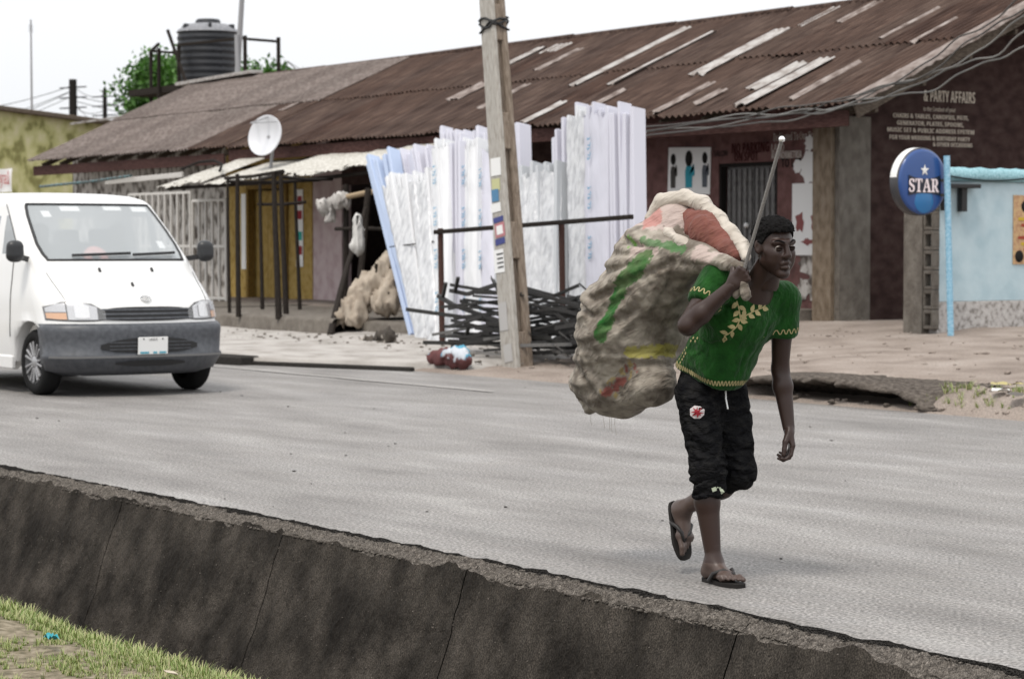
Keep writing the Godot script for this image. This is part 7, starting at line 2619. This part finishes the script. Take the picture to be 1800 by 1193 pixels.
func build_sack() -> void:
	var t := thing("bulging_sack", "bulging beige woven sack with green stripes slung over the shoulder", "sack", MAN + Vector3(-0.5, 0.9, 0.1))
	var o := Vector3(-0.5, 0.9, 0.1)
	t.rotation.z = 0.62   # the cloth's own grain runs up towards the fist
	var f := SackCloth.new(Vector3(-1.06, 0.62, -0.24), Vector3(0.42, 1.72, 0.46), 0.0108)
	f.n1.frequency = 2.6
	f.n1.seed = 21
	f.n2.frequency = 7.5
	f.n2.seed = 22
	f.n3.frequency = 40.0
	f.cap(Vector3(-0.67, 0.87, 0.1), Vector3(-0.53, 1.1, 0.1), 0.185, 0.222, 0.08, Vector3.BACK, 1.1)
	f.cap(Vector3(-0.53, 1.1, 0.1), Vector3(-0.36, 1.34, 0.1), 0.222, 0.205, 0.08, Vector3.BACK, 1.1)
	f.cap(Vector3(-0.36, 1.34, 0.1), Vector3(-0.25, 1.53, 0.09), 0.19, 0.115, 0.08)
	f.cap(Vector3(-0.7, 0.84, 0.1), Vector3(-0.88, 0.755, 0.1), 0.15, 0.055, 0.08)
	f.cap(Vector3(-0.62, 0.82, 0.1), Vector3(-0.38, 0.84, 0.12), 0.13, 0.11, 0.08)
	f.cap(Vector3(-0.86, 0.76, 0.1), Vector3(-0.84, 0.70, 0.13), 0.04, 0.03, 0.05)
	f.cap(Vector3(-0.28, 1.38, 0.12), Vector3(0.03, 1.40, 0.17), 0.16, 0.06, 0.09)
	f.cap(Vector3(0.03, 1.40, 0.17), Vector3(0.3, 1.36, 0.185), 0.055, 0.022, 0.05)
	f.cap(Vector3(0.31, 1.31, 0.185), Vector3(0.332, 1.238, 0.185), 0.013, 0.019, 0.008)
	f.cap(Vector3(0.31, 1.31, 0.185), Vector3(0.294, 1.247, 0.205), 0.013, 0.018, 0.008)
	f.warp(0.06)
	# drawn folds: ridges fanning from the fist, then sagging rolls across the load
	var folds := []
	for q in [[-0.22, 1.52, 0.02], [-0.36, 1.51, 0.015], [-0.46, 1.45, 0.0], [-0.53, 1.36, -0.02], [-0.58, 1.25, -0.03], [-0.56, 1.13, -0.04], [-0.48, 1.05, -0.05], [-0.36, 1.03, -0.05], [-0.26, 1.12, -0.04], [-0.62, 1.18, 0.0]]:
		folds.append([Vector2(0.0, 1.405), Vector2(q[0] * 0.5, lerpf(1.405, q[1], 0.5) + q[2]), Vector2(q[0], q[1])])
	folds.append_array([[Vector2(-0.8, 0.97), Vector2(-0.6, 0.9), Vector2(-0.38, 0.97)], [Vector2(-0.82, 0.86), Vector2(-0.62, 0.80), Vector2(-0.4, 0.86)], [Vector2(-0.74, 1.08), Vector2(-0.56, 1.0), Vector2(-0.36, 1.08)], [Vector2(-0.66, 1.22), Vector2(-0.62, 1.05), Vector2(-0.52, 0.92)], [Vector2(-0.78, 0.93), Vector2(-0.76, 0.84), Vector2(-0.68, 0.75)], [Vector2(-0.6, 0.95), Vector2(-0.5, 0.84), Vector2(-0.48, 0.75)], [Vector2(-0.86, 0.8), Vector2(-0.74, 0.82), Vector2(-0.6, 0.78)], [Vector2(-0.66, 1.32), Vector2(-0.56, 1.2), Vector2(-0.42, 1.16)], [Vector2(-0.44, 1.55), Vector2(-0.48, 1.42), Vector2(-0.58, 1.32)]])
	var lines := []
	for q in folds:
		var line := []
		for k in 13:
			var u := k / 12.0
			var w: Vector2 = q[0].lerp(q[1], u).lerp(q[1].lerp(q[2], u), u)
			line.append(f.march(Vector3(w.x, w.y, 0.62), Vector3(-0.2, 0, -0.98), 0.9))
		lines.append(line)
	for i in lines.size():
		var line: Array = lines[i]
		for k in 12:
			var u := k / 12.0
			var r := (0.013 + 0.006 * sin(i * 2.3)) * sin(PI * clampf(0.12 + 0.88 * u, 0.0, 1.0)) + 0.002
			if line[k].distance_to(line[k + 1]) < 0.15 and line[k].z > -0.1:
				f.cap(line[k] - Vector3(0, 0, 0.006), line[k + 1] - Vector3(0, 0, 0.006), r, r, 0.024)
				# the valley beside the ridge
				var dip := Vector3(0.0, -0.03, 0.012)
				f.cap(line[k] + dip, line[k + 1] + dip, r * 0.7, r * 0.7, 0.022, Vector3.RIGHT, 1.0, true)
	var s := Soup.new()
	f.append(s, true)
	settle(s, o, t)
	var cloth := plain(Color.WHITE, 0.9)
	cloth.vertex_color_use_as_albedo = true
	cloth.uv1_triplanar = true
	cloth.uv1_scale = Vector3(1.0, 2.2, 1.2)
	cloth.heightmap_enabled = true
	cloth.heightmap_texture = wrinkle
	cloth.heightmap_scale = 1.25
	cloth.rim_enabled = true
	cloth.rim = 0.15
	obj("body", s, cloth, t)
	# brick red lining showing at the mouth
	var r := Crumple.new(Vector3(-0.4, 1.25, -0.1), Vector3(0.36, 1.72, 0.3), 0.012)
	r.amp = 0.008
	r.n1.frequency = 5.0
	r.n2.frequency = 14.0
	r.tone_a = Color(0.2, 0.08, 0.064)
	r.tone_b = Color(0.135, 0.058, 0.047)
	r.cap(Vector3(-0.14, 1.55, 0.07), Vector3(-0.02, 1.5, 0.10), 0.07, 0.07, 0.05)
	r.cap(Vector3(-0.02, 1.5, 0.10), Vector3(0.2, 1.405, 0.13), 0.075, 0.03, 0.05)
	r.warp(0.05)
	s = Soup.new()
	r.append(s, true)
	settle(s, o, t)
	obj("lining", s, cloth, t)
	# rolled pale mouth
	r = Crumple.new(Vector3(-0.5, 1.25, -0.12), Vector3(0.42, 1.78, 0.34), 0.0105)
	r.amp = 0.004
	r.n1.frequency = 8.0
	r.n1.seed = 5
	r.n2.frequency = 17.0
	r.tone_a = Color(0.52, 0.475, 0.42)
	r.tone_b = Color(0.4, 0.36, 0.31)
	var path := [Vector3(-0.33, 1.565, 0.17), Vector3(-0.29, 1.635, 0.14), Vector3(-0.19, 1.655, 0.09), Vector3(-0.10, 1.625, 0.07), Vector3(0.0, 1.56, 0.06), Vector3(0.1, 1.495, 0.07), Vector3(0.2, 1.44, 0.09), Vector3(0.27, 1.395, 0.13)]
	var rad := [0.03, 0.038, 0.036, 0.036, 0.034, 0.034, 0.032, 0.022]
	for k in path.size() - 1:
		r.cap(path[k], path[k + 1], rad[k], rad[k + 1], 0.02)
	# torn lip below the lining
	r.cap(Vector3(-0.3, 1.535, 0.19), Vector3(-0.16, 1.50, 0.2), 0.02, 0.018, 0.02)
	r.cap(Vector3(-0.16, 1.50, 0.2), Vector3(-0.06, 1.452, 0.2), 0.02, 0.026, 0.02)
	r.cap(Vector3(-0.06, 1.452, 0.2), Vector3(0.16, 1.40, 0.18), 0.02, 0.013, 0.02)
	r.warp(0.04)
	s = Soup.new()
	r.append(s, true)
	settle(s, o, t)
	obj("rolled_mouth", s, cloth, t)
	# lumpy lacing seam down the near side
	var pts := []
	var rr := []
	var way := [Vector2(-0.36, 1.50), Vector2(-0.47, 1.38), Vector2(-0.55, 1.26), Vector2(-0.62, 1.12), Vector2(-0.68, 1.0), Vector2(-0.75, 0.87), Vector2(-0.82, 0.78)]
	for k in way.size() - 1:
		for j in 12:
			var w: Vector2 = way[k].lerp(way[k + 1], j / 12.0)
			var p := f.march(Vector3(w.x, w.y, 0.6), Vector3(-0.35, 0.1, -0.93).normalized(), 0.7)
			pts.append(t.basis.inverse() * (p - o) + Vector3(0.006 * sin(k * 12.0 + j * 2.1), 0.004 * cos(j * 3.3), 0))
			rr.append(0.009 + 0.005 * absf(sin(j * 1.7 + k)))
	var st := S()
	tube(st, pts, rr, 7)
	obj("lacing", st, plain(lin(0.34, 0.3, 0.245), 0.95), t)
	# frayed threads hanging from the bottom
	st = S()
	for k in 5:
		var x := -0.84 + 0.05 * k + 0.03 * sin(k * 7.0)
		var a := f.march(Vector3(x, 0.5, 0.12 + 0.02 * sin(k * 5.0)), Vector3.UP, 0.5) - o
		var ib := t.basis.inverse()
		tube(st, [ib * (a + Vector3(0, 0.01, 0)), ib * (a - Vector3(0.004, 0.03, 0)), ib * (a - Vector3(-0.006 * sin(k * 2.0), 0.05 + 0.03 * absf(sin(k * 1.3)), 0.004))], 0.0007, 4)
	obj("loose_threads", st, plain(lin(0.3, 0.26, 0.2), 0.95), t)


func settle(s: Soup, o: Vector3, t: Node3D) -> void:
	var ib := t.basis.inverse()
	for k in s.v.size():
		s.v[k] = ib * (s.v[k] - o)
		s.n[k] = ib * s.n[k]


func blade_tuft(sd: int, tall: float) -> ArrayMesh:
	var g := RandomNumberGenerator.new()
	g.seed = sd
	var s := Soup.new()
	for k in 11:
		var a := g.randf() * TAU
		var d := Vector3(cos(a), 0, sin(a))
		var base := d * g.randf() * 0.02
		var h := tall * g.randf_range(0.45, 1.15)
		var lean := d * h * g.randf_range(0.15, 0.75)
		var side := d.cross(Vector3.UP) * g.randf_range(0.0018, 0.0032)
		var dry := g.randf()
		var c := Color(0.17, 0.24, 0.06) if dry < 0.35 else (Color(0.3, 0.34, 0.13) if dry < 0.62 else Color(0.4, 0.35, 0.2))
		var b := s.v.size()
		for j in 4:
			var u := j / 3.0
			var p := base + Vector3(0, h * u * (1.0 - 0.25 * u), 0) + lean * u * u
			var w := side * (1.0 - u * 0.92)
			for q in [p - w, p + w]:
				s.v.append(q)
				s.n.append((d * -0.6 + Vector3.UP).normalized())
				s.c.append(c)
		for j in 3:
			s.i.append_array([b + j * 2, b + j * 2 + 2, b + j * 2 + 1, b + j * 2 + 1, b + j * 2 + 2, b + j * 2 + 3])
	return s.mesh()


func build_grass() -> void:
	var n := FastNoiseLite.new()
	n.seed = 9
	n.frequency = 1.0
	var patch := FastNoiseLite.new()
	patch.seed = 40
	patch.frequency = 1.3
	for v in 3:
		var places := []
		for k in 5200:
			var x := rng.randf_range(-13.0, -6.2)
			var z := -4.62 + 1.5 * pow(rng.randf(), 1.3)
			var thick := patch.get_noise_2d(x, z) + (0.5 if z < -4.35 else 0.1)
			if thick < -0.12 + 0.3 * rng.randf():
				continue
			var sc := rng.randf_range(0.6, 1.15) * (1.25 if z < -4.45 else 0.75)
			places.append(Transform3D(Basis(Vector3.UP, rng.randf() * TAU).scaled(Vector3.ONE * sc), Vector3(x, bank_y(x, z, n) - 0.004, z)))
		var o := scatter("grass", blade_tuft(300 + v, [0.03, 0.04, 0.06][v]), M.leaf, places, "short grass with dry blades along the drain bank")
		o.name = ["grass", "tall_grass", "seeding_grass"][v]
		o.set_meta("category", "grass")
	var wd := scatter("weeds", blade_tuft(310, 0.09), M.leaf, weeds, "small dry weeds growing along the far gutter edge")
	wd.set_meta("category", "weeds")
	var crumbs := []
	for k in 60:
		var x := rng.randf_range(-24.0, -5.5)
		var z := -6.25 - 7.5 * pow(rng.randf(), 1.6)
		crumbs.append(Transform3D(Basis(Vector3.UP, rng.randf() * TAU).scaled(Vector3(1.4, 0.5, 1.0) * rng.randf_range(0.2, 0.9)), Vector3(x, 0.004, z)))
	scatter("road_grit", stone(79, 0.014), M.tar, crumbs, "dark crumbs of tar lying loose on the road")
	# litter on the bank
	var st := S()
	var rows := []
	for j in 5:
		var r := []
		for k in 7:
			r.append(Vector3(-0.045 + 0.015 * k, 0.018 + 0.012 * sin(k * 1.9 + j), -0.02 + 0.01 * j))
		rows.append(r)
	sheet(st, rows)
	var cap := single("teal_wrapper", st, plain(lin(0.01, 0.25, 0.3), 0.3), "crumpled teal wrapper lying in the bank grass", "litter")
	cap.position = Vector3(-9.79, -0.29, -4.2)
	for q in [[-8.75, -4.3, "pale dry leaf lying flat near the teal wrapper"], [-8.35, -4.42, "pale dry curled leaf at the bank edge"]]:
		st = S()
		rows = []
		for j in 6:
			var u := j / 5.0
			var w := 0.02 * sin(PI * clampf(u, 0.04, 0.96))
			rows.append([Vector3(-w, 0.012 + 0.01 * u, u * 0.07), Vector3(0, 0.004 + 0.012 * u, u * 0.07), Vector3(w, 0.014 + 0.008 * u, u * 0.07)])
		sheet(st, rows)
		var leaf := single("dry_leaf", st, plain(lin(0.45, 0.4, 0.32), 0.8), q[2], "leaf")
		leaf.transform = Transform3D(Basis(Vector3.UP, q[0] * 3.0), Vector3(q[0], bank_y(q[0], q[1], n) + 0.02, q[1]))
